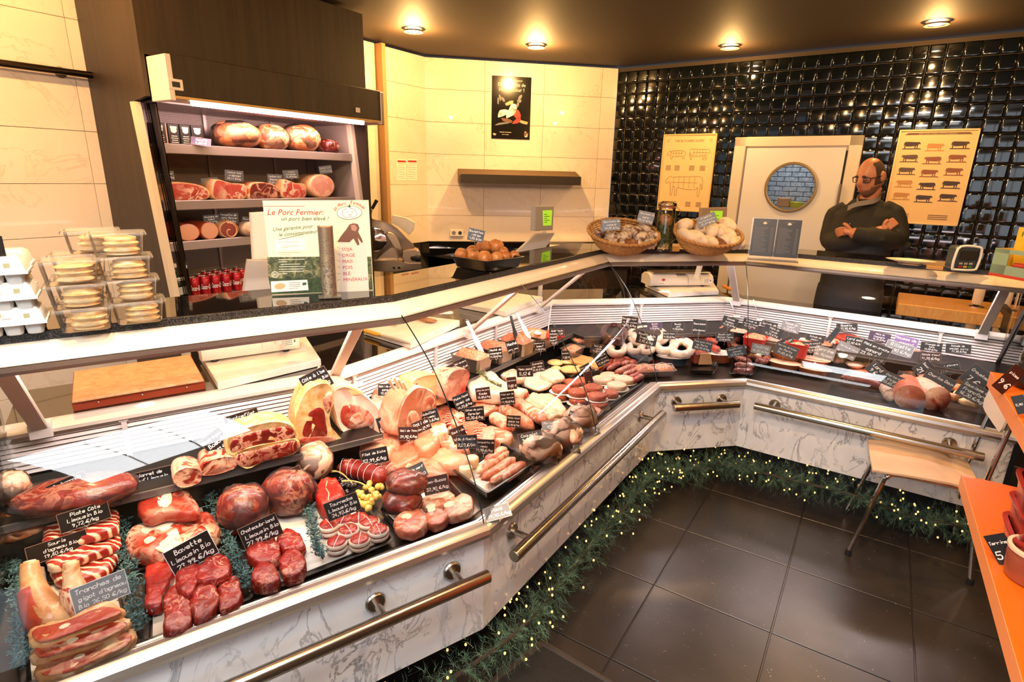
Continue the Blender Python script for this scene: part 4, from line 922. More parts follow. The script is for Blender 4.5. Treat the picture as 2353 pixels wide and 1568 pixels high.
# ------------------------------------------------------------------ on the ledge: egg boxes and pie tubs at the left
ZL = 1.3065
UA, NA = U[0].to_3d(), N[0].to_3d(); UB, NB = U[1].to_3d(), N[1].to_3d(); UC, NC = U[2].to_3d(), N[2].to_3d(); UD, ND = U[3].to_3d(), N[3].to_3d()
M_pulp = pm('grey_pulp', '#c9c9c4', .85, bump=.3, ns=60); M_pulpl = pm('white_pulp', '#efebe2', .8, bump=.2, ns=60)
def egg_carton(o, lab):
    """o: front right bottom corner on the ledge; runs to the left along the counter"""
    t = thing('egg_box', lab, 'egg box', o, 'egg boxes on the counter'); L, Wd = .24, .10
    m = MB()
    for i in range(6):
        for j in range(2):
            c = o-UA*(.02+i*.04)+NA*(.025+j*.05); rg = []
            for r, z in ((.013, 0), (.0165, .002), (.0205, .03)): rg.append([c+UA*(r*math.copysign(abs(math.cos(a))**.6, math.cos(a)))+NA*(r*1.15*math.copysign(abs(math.sin(a))**.6, math.sin(a)))+Z*z for a in [2*PI*k/12 for k in range(12)]])
            m.rings(rg)
    m.build('cup_tray', M_pulp, t)
    m = MB(); f = lambda e, z: [o+UA*(.004+e)+NA*(-.004-e)+Z*z, o+UA*(.004+e)+NA*(Wd+.004+e)+Z*z, o-UA*(L+e)+NA*(Wd+.004+e)+Z*z, o-UA*(L+e)+NA*(-.004-e)+Z*z]
    m.rings([f(.004, .028), f(.004, .033), f(.0, .034), f(-.006, .06), f(-.016, .068)]); m.build('lid', M_pulpl, t, smooth=50)
    fn = (-NA*.97+Z*.22).normalized(); up = (Z*.97+NA*.22).normalized(); b = o-NA*.0035+Z*.036
    m = MB(); m.obox(b-UA*.075+up*.010, UA*.018, fn*.003, up*.012); m.build('catch', M_pulpl, t, smooth=0)
    m = MB(); script(m, "L'Oeuf", b-UA*.115+up*.012+fn*.0008, UA, up, fn*.0003, .010, .13, .0); m.build('lettering', pm('egg_orange', '#c8884e', .6), t, smooth=0)
    m = MB(); script(m, "BIO", b-UA*.105+up*.0005+fn*.0012, UA, up, fn*.0003, .009, .12, .0); m.build('lettering', pm('egg_gold', '#9a8f5e', .6), t, smooth=0)
    m = MB(); m.obox(b-UA*.035+up*.008+fn*.0002, UA*.012, fn*.0006, up*.011); m.build('seal_print', pm('seal_olive', '#8f9272', .6), t, smooth=0)
ec = atz(108, 766, ZL)
for k in range(3): egg_carton(ec+Z*(.062*k)-UA*(.008*k)-UA*.002, ['lowest grey egg box of the front stack on the counter', 'middle grey egg box of the front stack on the counter', 'top grey egg box of the front stack below the price card'][k])
for k in range(3): egg_carton(ec+Z*(.062*k)-UA*(.035-.006*k)+NA*.125, ['lowest grey egg box of the rear stack beside the pies', 'middle grey egg box of the rear stack beside the pies', 'top grey egg box of the rear stack beside the pies'][k])
card(ec+Z*.205-UA*.10+NA*.02, 105, 66, 0, ('Oeufs', 'bio x6', '2,30 €'), 'black price card standing on the egg boxes at far left', tilt=5, wire=0, rim=M_slate)
M_pie = wood('puff_pastry', '#eda848', '#fff0c4', 30, (1, 1, 5), .55, .5)
M_pietop = pm('pastry_top', '#d2852f', .45, col2='#eab363', ns=40, bump=.4)
M_tub = glassmat('tub_plastic', (1, .99, .97, 1), .25, .0, .03, 1.22); M_lid = glassmat('tub_lid', (1, .98, .95, 1), .3, .0, .12, 1.25)
def pie_tub(o, lab, tilt=0):
    """o: front left bottom corner"""
    t = thing('pie_tub', lab, 'food tub', o, 'clear tubs of puff pastry pies'); w, d, h = .118, .10, .056
    def loop(e, z, r=.016):
        out = []
        for cx, cy, a0 in ((w+e-r, -e+r, -90), (w+e-r, d+e-r, 0), (-e+r, d+e-r, 90), (-e+r, -e+r, 180)):
            for k in range(4): a = math.radians(a0+k*30); out.append(o+UA*(cx+r*math.cos(a))+NA*(cy+r*math.sin(a))+Z*z)
        return out
    m = MB(); m.rings([loop(-.010, .0), loop(-.008, .002), loop(-.001, h)], True, True, False); m.build('tub', M_tub, t, smooth=30)
    m = MB(); m.rings([loop(.006, h-.004), loop(.007, h), loop(.005, h+.0045), loop(-.001, h+.005), loop(-.004, h+.0025)], True, False, True); m.build('lid', M_lid, t, smooth=30)
    c = o+UA*(w*.56)+NA*(d*.5)+Z*.003; s = R.randint(0, 99); prof = []
    for i in range(10): z = i*.0048; prof.append((.037+.0045*math.sin(i*1.9+s)+(-.006 if i > 8 else 0), z))
    prof.append((.024, .046))
    m = MB(); m.lathe(prof, 22, c); o2 = m.build('pie', M_pie, t, smooth=70)
    m = MB(); m.lathe([(.025, .0455), (.02, .0475), (.001, .048)], 18, c, cap=False); m.build('pie_top', M_pietop, t)
t1 = atz(132, 771, ZL); t2 = atz(263, 752, ZL)
ST = .0605
pie_tub(t1, 'bottom tub of the left pie stack beside the egg boxes'); pie_tub(t1+Z*ST-UA*.007, 'middle tub of the left pie stack beside the egg boxes'); pie_tub(t1+Z*ST*2-UA*.012, 'top tub of the left pie stack beside the egg boxes')
for k, l in enumerate(('bottom tub of the right pie stack', 'second tub from the bottom of the right pie stack', 'third tub from the bottom of the right pie stack', 'top tub of the right pie stack by the fridge')): pie_tub(t2+Z*ST*k-UA*(.007*k), l)
pie_tub(t1+NA*.115-UA*.005, 'rear tub in the bottom layer behind the left pie stack'); pie_tub(t1+NA*.115+Z*ST, 'rear tub in the second layer behind the left pie stack'); pie_tub(t1+NA*.115+Z*ST*2+UA*.004, 'rear tub in the third layer behind the left pie stack'); pie_tub(t1+NA*.12+Z*ST*3+UA*.04, 'pie tub raised highest at the back, left of the right stack')
# ------------------------------------------------------------------ farm pork sign with grain column
sb, se = atz(626, 678, ZL), atz(858, 667, ZL); sx = (se-sb).normalized(); sn = Vector((sx.y, -sx.x, 0)); sup = (Z-sn*.06).normalized(); sn2 = sx.cross(sup).normalized()
if sn2.dot(CAM-sb) < 0: sn2 = -sn2
def sg(x, y, e=.0006): return onp(x, y, sb+sn2*(.003+e), sn2)
hS = (sg(725, 461)-sb).dot(sup); wS = (se-sb).length
sign = thing('pork_sign', 'cream farm pork sign with grain column standing on the counter', 'sign', sb+sx*wS/2)
m = MB(); m.prism([sb, se, sg(847, 460, 0)-sn2*.003, sg(603, 461, 0)-sn2*.003], sn2*.003); m.build('board', pm('sign_cream', '#f3e7c9', .45), sign, smooth=0)
def spoly(mat, pts, e=.0004, name='print'): m = MB(); L = orient([sg(x, y, e) for x, y in pts], sn2); m.rings([L], True, False, True); return m.build(name, mat, sign, smooth=0)
def field_mat():
    k = NT_('field_photo'); v = k.coord(rnd=False); k.set(Base_Color=k.ramp(k.noise(v, 55, 6, .8), [(.3, C('#1a2216')), (.5, C('#4f5a3a')), (.62, C('#8a8660')), (.75, C('#b9b08c'))]), Roughness=.5); return k.m
M_fld = field_mat(); M_fldd = pm('field_dark', '#1d2a17', .5, col2='#39502a', ns=90)
spoly(M_fld, [(614, 591), (740, 590), (741, 640), (617, 640)]); spoly(M_fldd, [(617, 640), (741, 640), (743, 672), (625, 677)]); spoly(M_fld, [(842, 590), (853, 590), (857, 666), (846, 667)])
M_wprint = pm('print_panel', '#f6f1e4', .5); spoly(M_wprint, [(632, 550), (700, 548), (701, 575), (633, 576)]); spoly(pm('sign_flap', '#d8d2c8', .5), [(778, 557), (842, 556), (848, 670), (782, 672)], .0008)
spoly(M_wprint, [(622, 647), (706, 643), (709, 667), (624, 672)], .0008); m = MB()
def sline(mb, x0, y0, x1, y1, w, e=.001): a, b = sg(x0, y0, e), sg(x1, y1, e); n_ = (b-a).cross(sn2).normalized()*w; mb.quad(a-n_, b-n_, b+n_, a+n_)
sline(m, 606, 474, 700, 474, .0006); m.build('print', M_prr, sign, smooth=0)
kS = lambda x, y, px: px*dist(sg(x, y))/FPX
sxp = sx
def st(txt, x, y, px, mat, shear=0, al='LEFT', dirv=None): ux_ = dirv or sx; return printed(txt, sg(x, y, .0012), ux_, ux_.cross(-sn2) if False else (sn2.cross(ux_)).normalized(), kS(x, y, px), mat, sign, shear, align=al)
rotx = lambda deg: Matrix.Rotation(math.radians(deg), 3, sn2) @ sx
M_sred = pm('sign_red', '#b0251f', .5); M_sgr = pm('sign_green', '#2c5a34', .5); M_sblk = pm('sign_black', '#23201d', .5)
st('Le Porc Fermier:', 613, 494, 18, M_sred, .3); st('un porc bien élevé !', 645, 507, 13, M_sgr, .3); st('Une garantie pour', 626, 532, 12, M_sgr, .4, dirv=rotx(5)); st('le consommateur', 640, 544, 12, M_sgr, .4, dirv=rotx(5))
m = MB(); sline(m, 640, 551, 698, 538, .0007); m.build('print', M_sgr, sign, smooth=0)
for i, (w_, y) in enumerate((('SOJA', 577), ('ORGE', 591), ('MAÏS', 605), ('POIS', 619), ('BLÉ', 633), ('MINÉRAUX', 647))):
    st(w_, 785+i*.8, y, 11, M_sred); m = MB(); sline(m, 774, y-10+i*1.5, 782, y-4, .0005); m.build('print', M_sgr, sign, smooth=0)
m = MB()
for x0, x1, y in ((638, 690, 557), (645, 690, 566), (645, 665, 570), (640, 690, 581), (645, 668, 586)): sline(m, x0, y, x1, y-1, .0007)
m.build('print', M_prt, sign, smooth=0); m = MB()
for k, (x0, x1) in enumerate(((640, 700), (640, 660), (645, 690), (641, 702), (641, 696), (641, 698), (641, 660))): y = 597+k*5.5; sline(m, x0, y, x1, y-1, .0008, .0014)
m.build('print', M_wprint, sign, smooth=0)
m = MB(); ring_on(m, sg(632, 631, .0012), sx, sn2, kS(632, 631, 6), kS(632, 631, 7.4), .0003, 20); m.build('print', M_wprint, sign, smooth=0); st('44', 627.5, 634, 8, M_wprint)
m = MB()
for k in range(4): sline(m, 664, 650+k*4.5, 690-5*(k == 3), 649+k*4.5, .0006, .0016)
m.build('print', M_prb, sign, smooth=0); spoly(M_prt, ell(643, 658, 13, 7, -8), .0016); spoly(M_prgr, [(695, 650), (704, 649), (704, 655), (695, 656)], .0016)
# emblem: white oval with a pig, arched words above
spoly(pm('emblem_green', '#7a8f5a', .5), ell(803, 489, 29.5, 16, -2, 24), .001); spoly(M_prw, ell(803, 489, 28, 14.6, -2, 24), .0014)
m = MB(); L = [sg(x, y, .002) for x, y in ((786, 492), (788, 484), (795, 480), (799, 474), (804, 479), (812, 480), (818, 487), (820, 494), (813, 500), (806, 498), (796, 500), (790, 496))]; q = smoothpoly(L, 3); q.append(q[0]); m.tube(q, .0006, 4)
m.tube([sg(797, 487, .002), sg(800, 488, .002)], .0008, 4); m.tube([sg(808, 487, .002), sg(811, 487, .002)], .0008, 4); m.tube(smoothpath([sg(800, 493, .002), sg(805, 495, .002), sg(809, 492, .002)]), .0006, 4); m.build('print', M_prg, sign, smooth=0)
spoly(M_sgr, [(800, 476), (803, 468), (806, 477)], .002)
for i, chh_ in enumerate('Le Porc'): a = 165-i*9.5; st(chh_, 803+33*math.cos(math.radians(a)), 489-19*math.sin(math.radians(a)), 11, M_sred, .2, 'CENTER', rotx(38-i*7))
for i, chh_ in enumerate('Fermier'): a = 83-i*10; st(chh_, 803+34*math.cos(math.radians(a)), 489-20*math.sin(math.radians(a)), 11, M_sred, .2, 'CENTER', rotx(2-i*7))
# leaping pig print
spoly(pm('pig_print', '#6b4a3c', .5), [(775, 556), (783, 543), (795, 528), (803, 516), (812, 513), (822, 515), (826, 524), (823, 533), (832, 550), (834, 557), (830, 558), (822, 546), (826, 562), (822, 565), (812, 548), (803, 557)], .0012)
spoly(pm('pig_print_l', '#a98270', .5), [(806, 518), (815, 516), (821, 524), (817, 532), (808, 529)], .0016)
# grain column
gb = atz(757, 680, ZL)+sn2*.012; rG = kS(757, 600, 16); hG = kS(757, 600, 152); zz = 0
m = MB(); m.obox(gb-sx*rG*1.5-sn2*rG*.6, sx*rG*3, sn2*rG*2.4, Z*.004); col_ = sign; m.build('column_base', M_clearp, sign, smooth=0)
def grain(name, c1, c2, sc):
    k = NT_(name); v = k.coord(rnd=False); w = k.n('ShaderNodeTexVoronoi', i_Scale=sc); k.l(v, w.inputs['Vector']); k.set(Base_Color=k.ramp(w.outputs['Distance'], [(.4, C(c1)), (.85, C(c2))]), Roughness=.5); k.bump(w.outputs['Distance'], -.8, .006); return k.m
for z0, z1, mt in ((0, .42, grain('pea_grain', '#e8c58a', '#7a5426', 130)), (.42, .62, grain('maize_grain', '#d9b06a', '#6b4a22', 220)), (.62, .84, grain('barley_grain', '#c99b58', '#5a3d1c', 300)), (.84, 1, grain('meal_grain', '#b98746', '#8f6430', 500))):
    m = MB(); m.lathe([(rG*.9, .004+hG*z0), (rG*.9, .004+hG*z1)], 22, gb+sn2*.01); m.build('grain_layer', mt, sign, smooth=30)
m = MB(); m.lathe([(rG, .004), (rG, hG+.006)], 22, gb+sn2*.01, cap=False); m.build('tube', M_clearp, sign, smooth=30)
# ------------------------------------------------------------------ goods in the display case
M_red1 = meat('beef_red', '#7c0f09', '#a51c10', '#d98f72', .12, 26, 16, coat=.3); M_red2 = meat('beef_deep', '#5c0f0a', '#841c12', '#d0957a', .35, 18, 12, coat=.3)
M_red3 = meat('beef_marbled', '#761a11', '#9c3220', '#e0b090', .7, 22, 13, coat=.3); M_beefpk = meat('beef_vacuum', '#5a1510', '#862b1e', '#b87a62', .4, 20, 12, rough=.3, coat=.5)
M_lamb = meat('lamb_red', '#96240f', '#b84524', '#eabf96', .5, 16, 9, coat=.3); M_lambfat = meat('lamb_fat', '#b96f3c', '#d9a066', '#efcb98', .6, 14, 8, coat=.3)
M_fat = pm('pale_fat', '#f3d9b4', .4, col2='#e6b987', ns=22, bump=.3, coat=.2); M_white_fat = pm('white_fat', '#f0dcc6', .38, col2='#e8c8ac', ns=14, coat=.2); M_yfat = pm('aged_fat', '#c48f48', .45, col2='#e9cc94', ns=34, bump=.4)
M_veal = meat('veal_pink', '#c8704e', '#dc9470', '#f2d2b4', .6, 9, 6, coat=.35, bump=.3); M_veal2 = meat('veal_rose', '#b4543a', '#d07c5a', '#efc4a4', .5, 14, 8, coat=.35)
M_pork = meat('pork_pink', '#bf5f42', '#d8825f', '#f2cfb4', .6, 13, 8, coat=.3); M_porkr = meat('pork_red', '#96251a', '#b84a34', '#ecc0a2', 1.0, 16, 9, coat=.3)
M_chick = meat('poultry_skin', '#e8bf9e', '#f4d8be', '#d98a68', .4, 8, 6, coat=.35, bump=.3); M_mince = pm('mince', '#b04a30', .5, col2='#dc8e6c', ns=120, bump=1, bd=.006, coat=.2); M_mince2 = pm('mince_light', '#c26c46', .5, col2='#e8aa82', ns=110, bump=1, bd=.006, coat=.2)
M_burger = pm('burger_mince', '#98301c', .5, col2='#cf7452', ns=190, bump=1, bd=.006, coat=.15); M_saus = meat('fresh_sausage', '#963022', '#b85240', '#e0a488', .5, 30, 22, coat=.5); M_bone = pm('bone', '#efdcb8', .5, col2='#e2c496', ns=30)
M_skin = pm('pork_skin', '#eeb46c', .35, col2='#f3cf9c', ns=6, coat=.3); M_dark = meat('blood_sausage', '#2d1310', '#4e1f1a', '#7a4a3c', .2, 18, 10, rough=.25, coat=.7); M_wsaus = pm('white_sausage', '#ead9c6', .3, col2='#dcc4ae', ns=14, coat=.5)
M_osaus = pm('smoked_sausage', '#cf8455', .28, col2='#dc9a68', ns=8, coat=.5); M_dough = pm('pale_dough', '#f2d59a', .5, col2='#e8bb74', ns=12); M_pate = pm('pate', '#8e6a52', .5, col2='#b48d72', ns=60, bump=.5); M_patel = pm('pate_light', '#d3a58c', .5, col2='#dfb9a2', ns=50, bump=.3)
M_stripe = None
def rib_mat():
    k = NT_('rib_stripes'); v = k.coord((1, 1, 1), rnd=True); w = k.n('ShaderNodeTexWave', i_Scale=16., i_Distortion=2.2, i_Detail=2.); k.l(v, w.inputs['Vector']); w.bands_direction = 'Y'
    k.set(Base_Color=k.ramp(w.outputs['Fac'], [(.5, C('#8c1c10')), (.66, C('#ab3a22')), (.84, C('#e8b890')), (.97, C('#efd0aa'))]), Roughness=.4, Coat_Weight=.2); k.bump(k.noise(v, 50), .4, .004); return k.m
M_ribs = rib_mat()
M_vac = glassmat('vacuum_film', (1, .98, .97, 1), .16, .0, .02, 1.32)
ZD = .59
def L3(pts, z): return [atz(x, y, z) for x, y in pts]
def slab(name, pts, z, th, mat, label, cat, group=None, sm=4, amp=.045, kz=.5, prof=None, smooth=180):
    L = orient(smoothpoly(L3(pts, z+th*kz), sm), Z); L = [Vector((p.x, p.y, z)) for p in L]
    m = pillow(L, Z, th, amp, prof) if prof else pillow(L, Z, th, amp); o = m.build(name, mat, smooth=smooth)
    if label: tag(o, label, cat, group)
    return o
def kid(par, name, mat, pts, z, th, amp=.02, sm=3):
    L = orient(smoothpoly(L3(pts, z), sm), Z); m = pillow(L, Z, th, amp); return m.build(name, mat, par, smooth=180)
def stand(name, pts, base, th, mat, label, cat, seg=0, group=None, face=None, facemat=None, sm=3, lean=0, amp=.03):
    """upright slab: outline on a vertical plane through the pixel base=(x, y, z) facing the customer"""
    b = atz(*base); n = -N[seg].to_3d() if not isinstance(seg, Vector) else seg
    if lean: n = (n*math.cos(math.radians(lean))+Z*math.sin(math.radians(lean))).normalized()
    pr = lambda q, e=0: [onp(x, y, b+n*e, n) for x, y in q]
    L = orient(smoothpoly(pr(pts), sm), n); mn = min(p.z for p in L)
    L = [p-n*th for p in L]; m = pillow(L, n, th, amp, ((.8, 0), (.95, .1), (1, .35), (1, .85), (.965, .97), (.9, 1))); o = m.build(name, mat, smooth=60)
    if label: tag(o, label, cat, group)
    for i, (f, fm) in enumerate(zip(face or [], facemat or [])):
        L = orient(smoothpoly(pr(f, .002+i*.001), sm), n); m = pillow(L, n, .004, .01, ((1, -.5), (1, .3), (.93, .9), (.6, 1))); m.build('lean_face' if i == 0 else 'marbling', fm, o, smooth=60)
    return o
def ball(name, x, y, rx, ry, z, mat, label, cat, group=None, amp=.06, fr_=2.5, film=False, squash=.75, sy=None, rot=0, ex=.9, film_mat=None, seed=None):
    """rounded lump resting on height z, rx, ry in pixels"""
    zc = z+.03
    for _ in range(3):
        c = atz(x, y, zc); k = dist(c)/FPX; rz = ry*k*squash; zc = z+rz*.94
    c = atz(x, y, zc); r = (rx*k, (sy*k if sy else rx*k*.9), rz); M = Matrix.Rotation(math.radians(rot)+math.atan2(-c.x, c.y)*0, 3, 'Z'); sd = seed or (x*3+y)
    m = MB(); m.blob(c, r, amp, fr_, sd % 97, 22, 14, ex, M, -r[2]*.9); o = m.build(name, mat, smooth=180)
    if label: tag(o, label, cat, group)
    if film:
        m = MB(); m.blob(c, tuple(q*1.02 for q in r), amp*1.15, fr_*1.7, sd % 97+1, 22, 14, ex, M, -r[2]*.9); m.build('film', film_mat or M_vac, o, smooth=180)
    return o
def roll(name, pts, z, rpx, mat, label, cat, group=None, n=12, taper=True, lift=None, flat=1, ends_=.55):
    """sausage or roast lying along a pixel path on height z"""
    k = dist(atz(*pts[0], z))/FPX; r = rpx*k; P3 = [atz(x, y, z+r*.9+(lift[i] if lift else 0)) for i, (x, y) in enumerate(pts)]; q = smoothpath(P3, 5); m = len(q)
    rs = [r]*m
    if taper: rs[0] = rs[-1] = r*.25; rs[1] = rs[-2] = r*ends_*1.4 if r*ends_*1.4 < r else r; rs[1] = rs[-2] = r*.8
    if taper: d0 = (q[0]-q[1]).normalized()*r*.35; q = [q[0]+d0]+q[1:-1]+[q[-1]+(q[-1]-q[-2]).normalized()*r*.35]
    mb = MB(); mb.tube(q, rs, n, True, flat); o = mb.build(name, mat, smooth=180)
    if label: tag(o, label, cat, group)
    o['_r'] = r; return o
def tray4(pts, zr, h, mat, label, paper=None, rim=.006, name='tray', cat='tray', group='serving trays in the meat counter', wall=.0025, taper=.9, pz=.004):
    """tray from the four rim corners in the photograph at rim height zr"""
    q = orient(L3(pts, zr), Z); c = sum(q, Vector())/4; t = thing(name, label, cat, Vector((c.x, c.y, zr-h)), group)
    def rr(s, z, r=.15):
        out = []
        for i in range(4):
            p0, p1, p2 = q[i-1], q[i], q[(i+1) % 4]; a = p1+(p0-p1)*r*.5; b = p1+(p2-p1)*r*.5
            for k in range(4):
                t_ = k/3; w = a*(1-t_)**2+p1*2*t_*(1-t_)+b*t_*t_; v = c+(w-c)*s; out.append(Vector((v.x, v.y, z)))
        return out
    sz = (q[0]-q[2]).length; e = rim/sz*2.4; w2 = wall/sz*2.6
    m = MB(); m.rings([rr(taper-.02, zr-h), rr(taper, zr-h), rr(1, zr-.002), rr(1+e, zr-.002), rr(1+e, zr), rr(1-w2, zr), rr(taper-w2, zr-h+.003)]); m.build('body', mat, t, smooth=30)
    if paper: m = MB(); m.rings([rr(taper*.93, zr-h+.0035, .02), rr(taper*.93, zr-h+pz+.001, .02)]); m.build('liner', paper, t, smooth=0)
    return t
def G(x, y, w, h, r, z, lines, label=None, **kw):
    """price card whose foot stands at height z"""
    b = atz(x, y+h*.5+kw.pop('drop', 6), z); n = FWD; d = ray(x, y); p = CAM+d*((b-CAM).dot(n)/d.dot(n)); return card(p, w, h, r, lines, label, wire=max(.012, p.z-z-.02), **kw)
PT = M_blackp
# --- left unit, front trays
tray4([(48, 1606), (322, 1478), (268, 1292), (26, 1268)], .612, .022, PT, 'black tray of lamb slices and shanks at the lower left corner', M_butcherp)
tray4([(112, 1338), (282, 1292), (262, 1196), (98, 1222)], .612, .022, PT, 'black tray under the stacked beef ribs at left', M_butcherp)
tray4([(327, 1481), (580, 1371), (530, 1290), (332, 1318)], .612, .02, PT, 'black tray of bright red bavette steaks', M_butcherp)
tray4([(312, 1312), (504, 1240), (468, 1128), (296, 1182)], .612, .02, PT, 'black tray under the beef shank slices', M_butcherp)
tray4([(588, 1369), (907, 1240), (792, 1108), (508, 1200)], .612, .02, PT, 'wide black tray with tournedos and chateaubriand on white paper', M_paper)
tray4([(937, 1237), (1091, 1170), (1022, 1092), (868, 1170)], .612, .02, PT, 'black tray of osso buco slices beside the grapes', M_paper)
g = 'lamb leg slices in the corner tray'
for i, (pts, z, l) in enumerate((([(62, 1468), (78, 1450), (150, 1432), (240, 1392), (283, 1398), (284, 1412), (235, 1432), (150, 1468), (85, 1488)], .655, 'lamb leg slice lying rearmost, under the silvered card'), ([(70, 1505), (100, 1478), (180, 1455), (255, 1422), (298, 1426), (298, 1442), (240, 1474), (150, 1505), (85, 1524)], .635, 'middle lamb leg slice between two others'), ([(80, 1550), (105, 1516), (200, 1474), (285, 1448), (312, 1454), (303, 1482), (230, 1522), (150, 1558), (95, 1566)], .615, 'front lamb leg slice at the tray edge'))):
    o = slab('lamb_slice', pts, z, .026, M_lambfat, l, 'meat', g); c = (sum(p[0] for p in pts)/9, sum(p[1] for p in pts)/9)
    kid(o, 'lean_face', M_lamb, [(c[0]+(x-c[0])*.9, c[1]+(y-c[1])*.84-1) for x, y in pts], z+.0235, .0055)
    kid(o, 'bone', M_bone, ell(c[0]-25+i*6, c[1]+4, 15, 5, -22), z+.027, .004)
def shank(pts, l):
    q = smoothpath([atz(x, y, z) for x, y, z, r in pts], 5); rr = [r for *_, r in pts]; rs = []
    for i in range(len(pts)-1): rs += [rr[i]+(rr[i+1]-rr[i])*k/5 for k in range(5)]
    m = MB(); m.tube(q, rs+[rr[-1]], 14); o = m.build('lamb_shank', M_lambfat, smooth=180); tag(o, l, 'meat', 'lamb shanks in the corner tray'); m = MB(); m.tube([q[0]+(q[0]-q[1]).normalized()*.004, q[0]-(q[0]-q[1])*.5], [rs[0]*.7, rs[0]*.75], 12); m.build('bone_end', M_bone, o)
    m = MB(); m.tube([p+Vector((-.004, -.010, .004)) for p in q[7:18]], [r*.82 for r in (rs+[rr[-1]])[7:18]], 12); m.build('lean_side', M_lamb, o, smooth=180)
shank([(68, 1293, .735, .019), (72, 1335, .70, .024), (90, 1388, .665, .036), (120, 1425, .64, .048), (165, 1418, .63, .030), (190, 1408, .625, .012)], 'left lamb shank with its bone end up')
shank([(163, 1292, .74, .017), (166, 1330, .705, .02), (176, 1375, .67, .028), (205, 1400, .645, .032), (235, 1388, .63, .014)], 'right lamb shank behind the silvered card')
g = 'stacked beef ribs'
slab('beef_rib', [(115, 1325), (150, 1298), (262, 1272), (270, 1290), (240, 1322), (190, 1338), (150, 1350)], .605, .035, M_ribs, 'lowest rib cut of the striped stack behind the shanks', 'meat', g)
slab('beef_rib', [(100, 1275), (118, 1250), (200, 1238), (268, 1228), (270, 1260), (190, 1292), (118, 1312)], .64, .03, M_ribs, 'middle rib cut of the striped stack', 'meat', g)
slab('beef_rib', [(98, 1232), (112, 1204), (175, 1186), (262, 1168), (273, 1218), (190, 1244), (108, 1256)], .67, .035, M_ribs, 'top rib cut of the striped stack, under its price card', 'meat', g)
o = slab('beef_shank_slice', [(284, 1245), (300, 1220), (345, 1206), (420, 1192), (480, 1184), (510, 1214), (492, 1236), (440, 1250), (405, 1276), (350, 1284), (302, 1268)], .602, .06, M_red3, 'lower thick beef shank slice with tan bone', 'meat', 'beef shank slices', kz=.7)
kid(o, 'bone', M_bone, [(330, 1244), (370, 1226), (402, 1213), (416, 1250), (392, 1276), (352, 1262)], .655, .008); kid(o, 'fat_cap', M_white_fat, [(322, 1222), (360, 1208), (400, 1200), (392, 1214), (350, 1232)], .656, .008)
o = slab('beef_shank_slice', [(314, 1168), (332, 1138), (370, 1118), (420, 1122), (448, 1148), (458, 1176), (425, 1186), (380, 1184), (335, 1196)], .668, .04, M_red3, 'upper beef shank slice with round marrow bone', 'meat', 'beef shank slices', kz=.7)
kid(o, 'marrow_bone', M_bone, ell(379, 1150, 17, 23, 10), .703, .008); kid(o, 'marrow', M_white_fat, ell(379, 1149, 9, 12, 10), .708, .005)
g = 'bavette steaks on the front tray'
for pts, z, l in (([(335, 1312), (365, 1300), (402, 1304), (394, 1340), (376, 1375), (370, 1400), (334, 1404), (338, 1360)], .605, 'leftmost flat bavette steak at the bare side of the tray'), ([(376, 1392), (396, 1352), (430, 1366), (440, 1402), (441, 1440), (412, 1460), (376, 1462), (381, 1424)], .612, 'bavette steak at the front left of its tray'), ([(404, 1352), (406, 1322), (440, 1300), (470, 1304), (482, 1324), (456, 1346), (440, 1376), (414, 1374)], .625, 'bavette steak in the middle, below the tilted card'),
    ([(448, 1334), (470, 1292), (508, 1278), (530, 1298), (528, 1326), (492, 1342), (466, 1346)], .625, 'bavette steak at the back right of its tray'), ([(436, 1374), (456, 1346), (488, 1346), (503, 1372), (500, 1402), (478, 1428), (446, 1432)], .612, 'bavette steak at the front centre of its tray'), ([(502, 1352), (526, 1330), (550, 1340), (557, 1384), (530, 1406), (506, 1412), (503, 1376)], .608, 'bavette steak at the front right corner of its tray')):
    slab('bavette_steak', pts, z, .03, M_red1, l, 'steak', g)
g = 'chateaubriand steaks'
for pts, l in (([(565, 1268), (580, 1246), (622, 1236), (640, 1258), (645, 1284), (628, 1300), (592, 1302), (570, 1288)], 'chateaubriand steak at back left, under the tall black card'), ([(635, 1246), (660, 1220), (690, 1236), (702, 1262), (682, 1276), (648, 1270)], 'chateaubriand steak at back right, touching the juniper sprig'), ([(641, 1294), (664, 1268), (692, 1274), (706, 1300), (690, 1328), (656, 1334), (644, 1312)], 'chateaubriand steak at the front right of the four'), ([(577, 1330), (596, 1302), (622, 1300), (642, 1326), (641, 1346), (604, 1354), (581, 1344)], 'chateaubriand steak at the front left of the four')):
    slab('chateaubriand', pts, .606, .045, M_red1, l, 'steak', g, kz=.6)
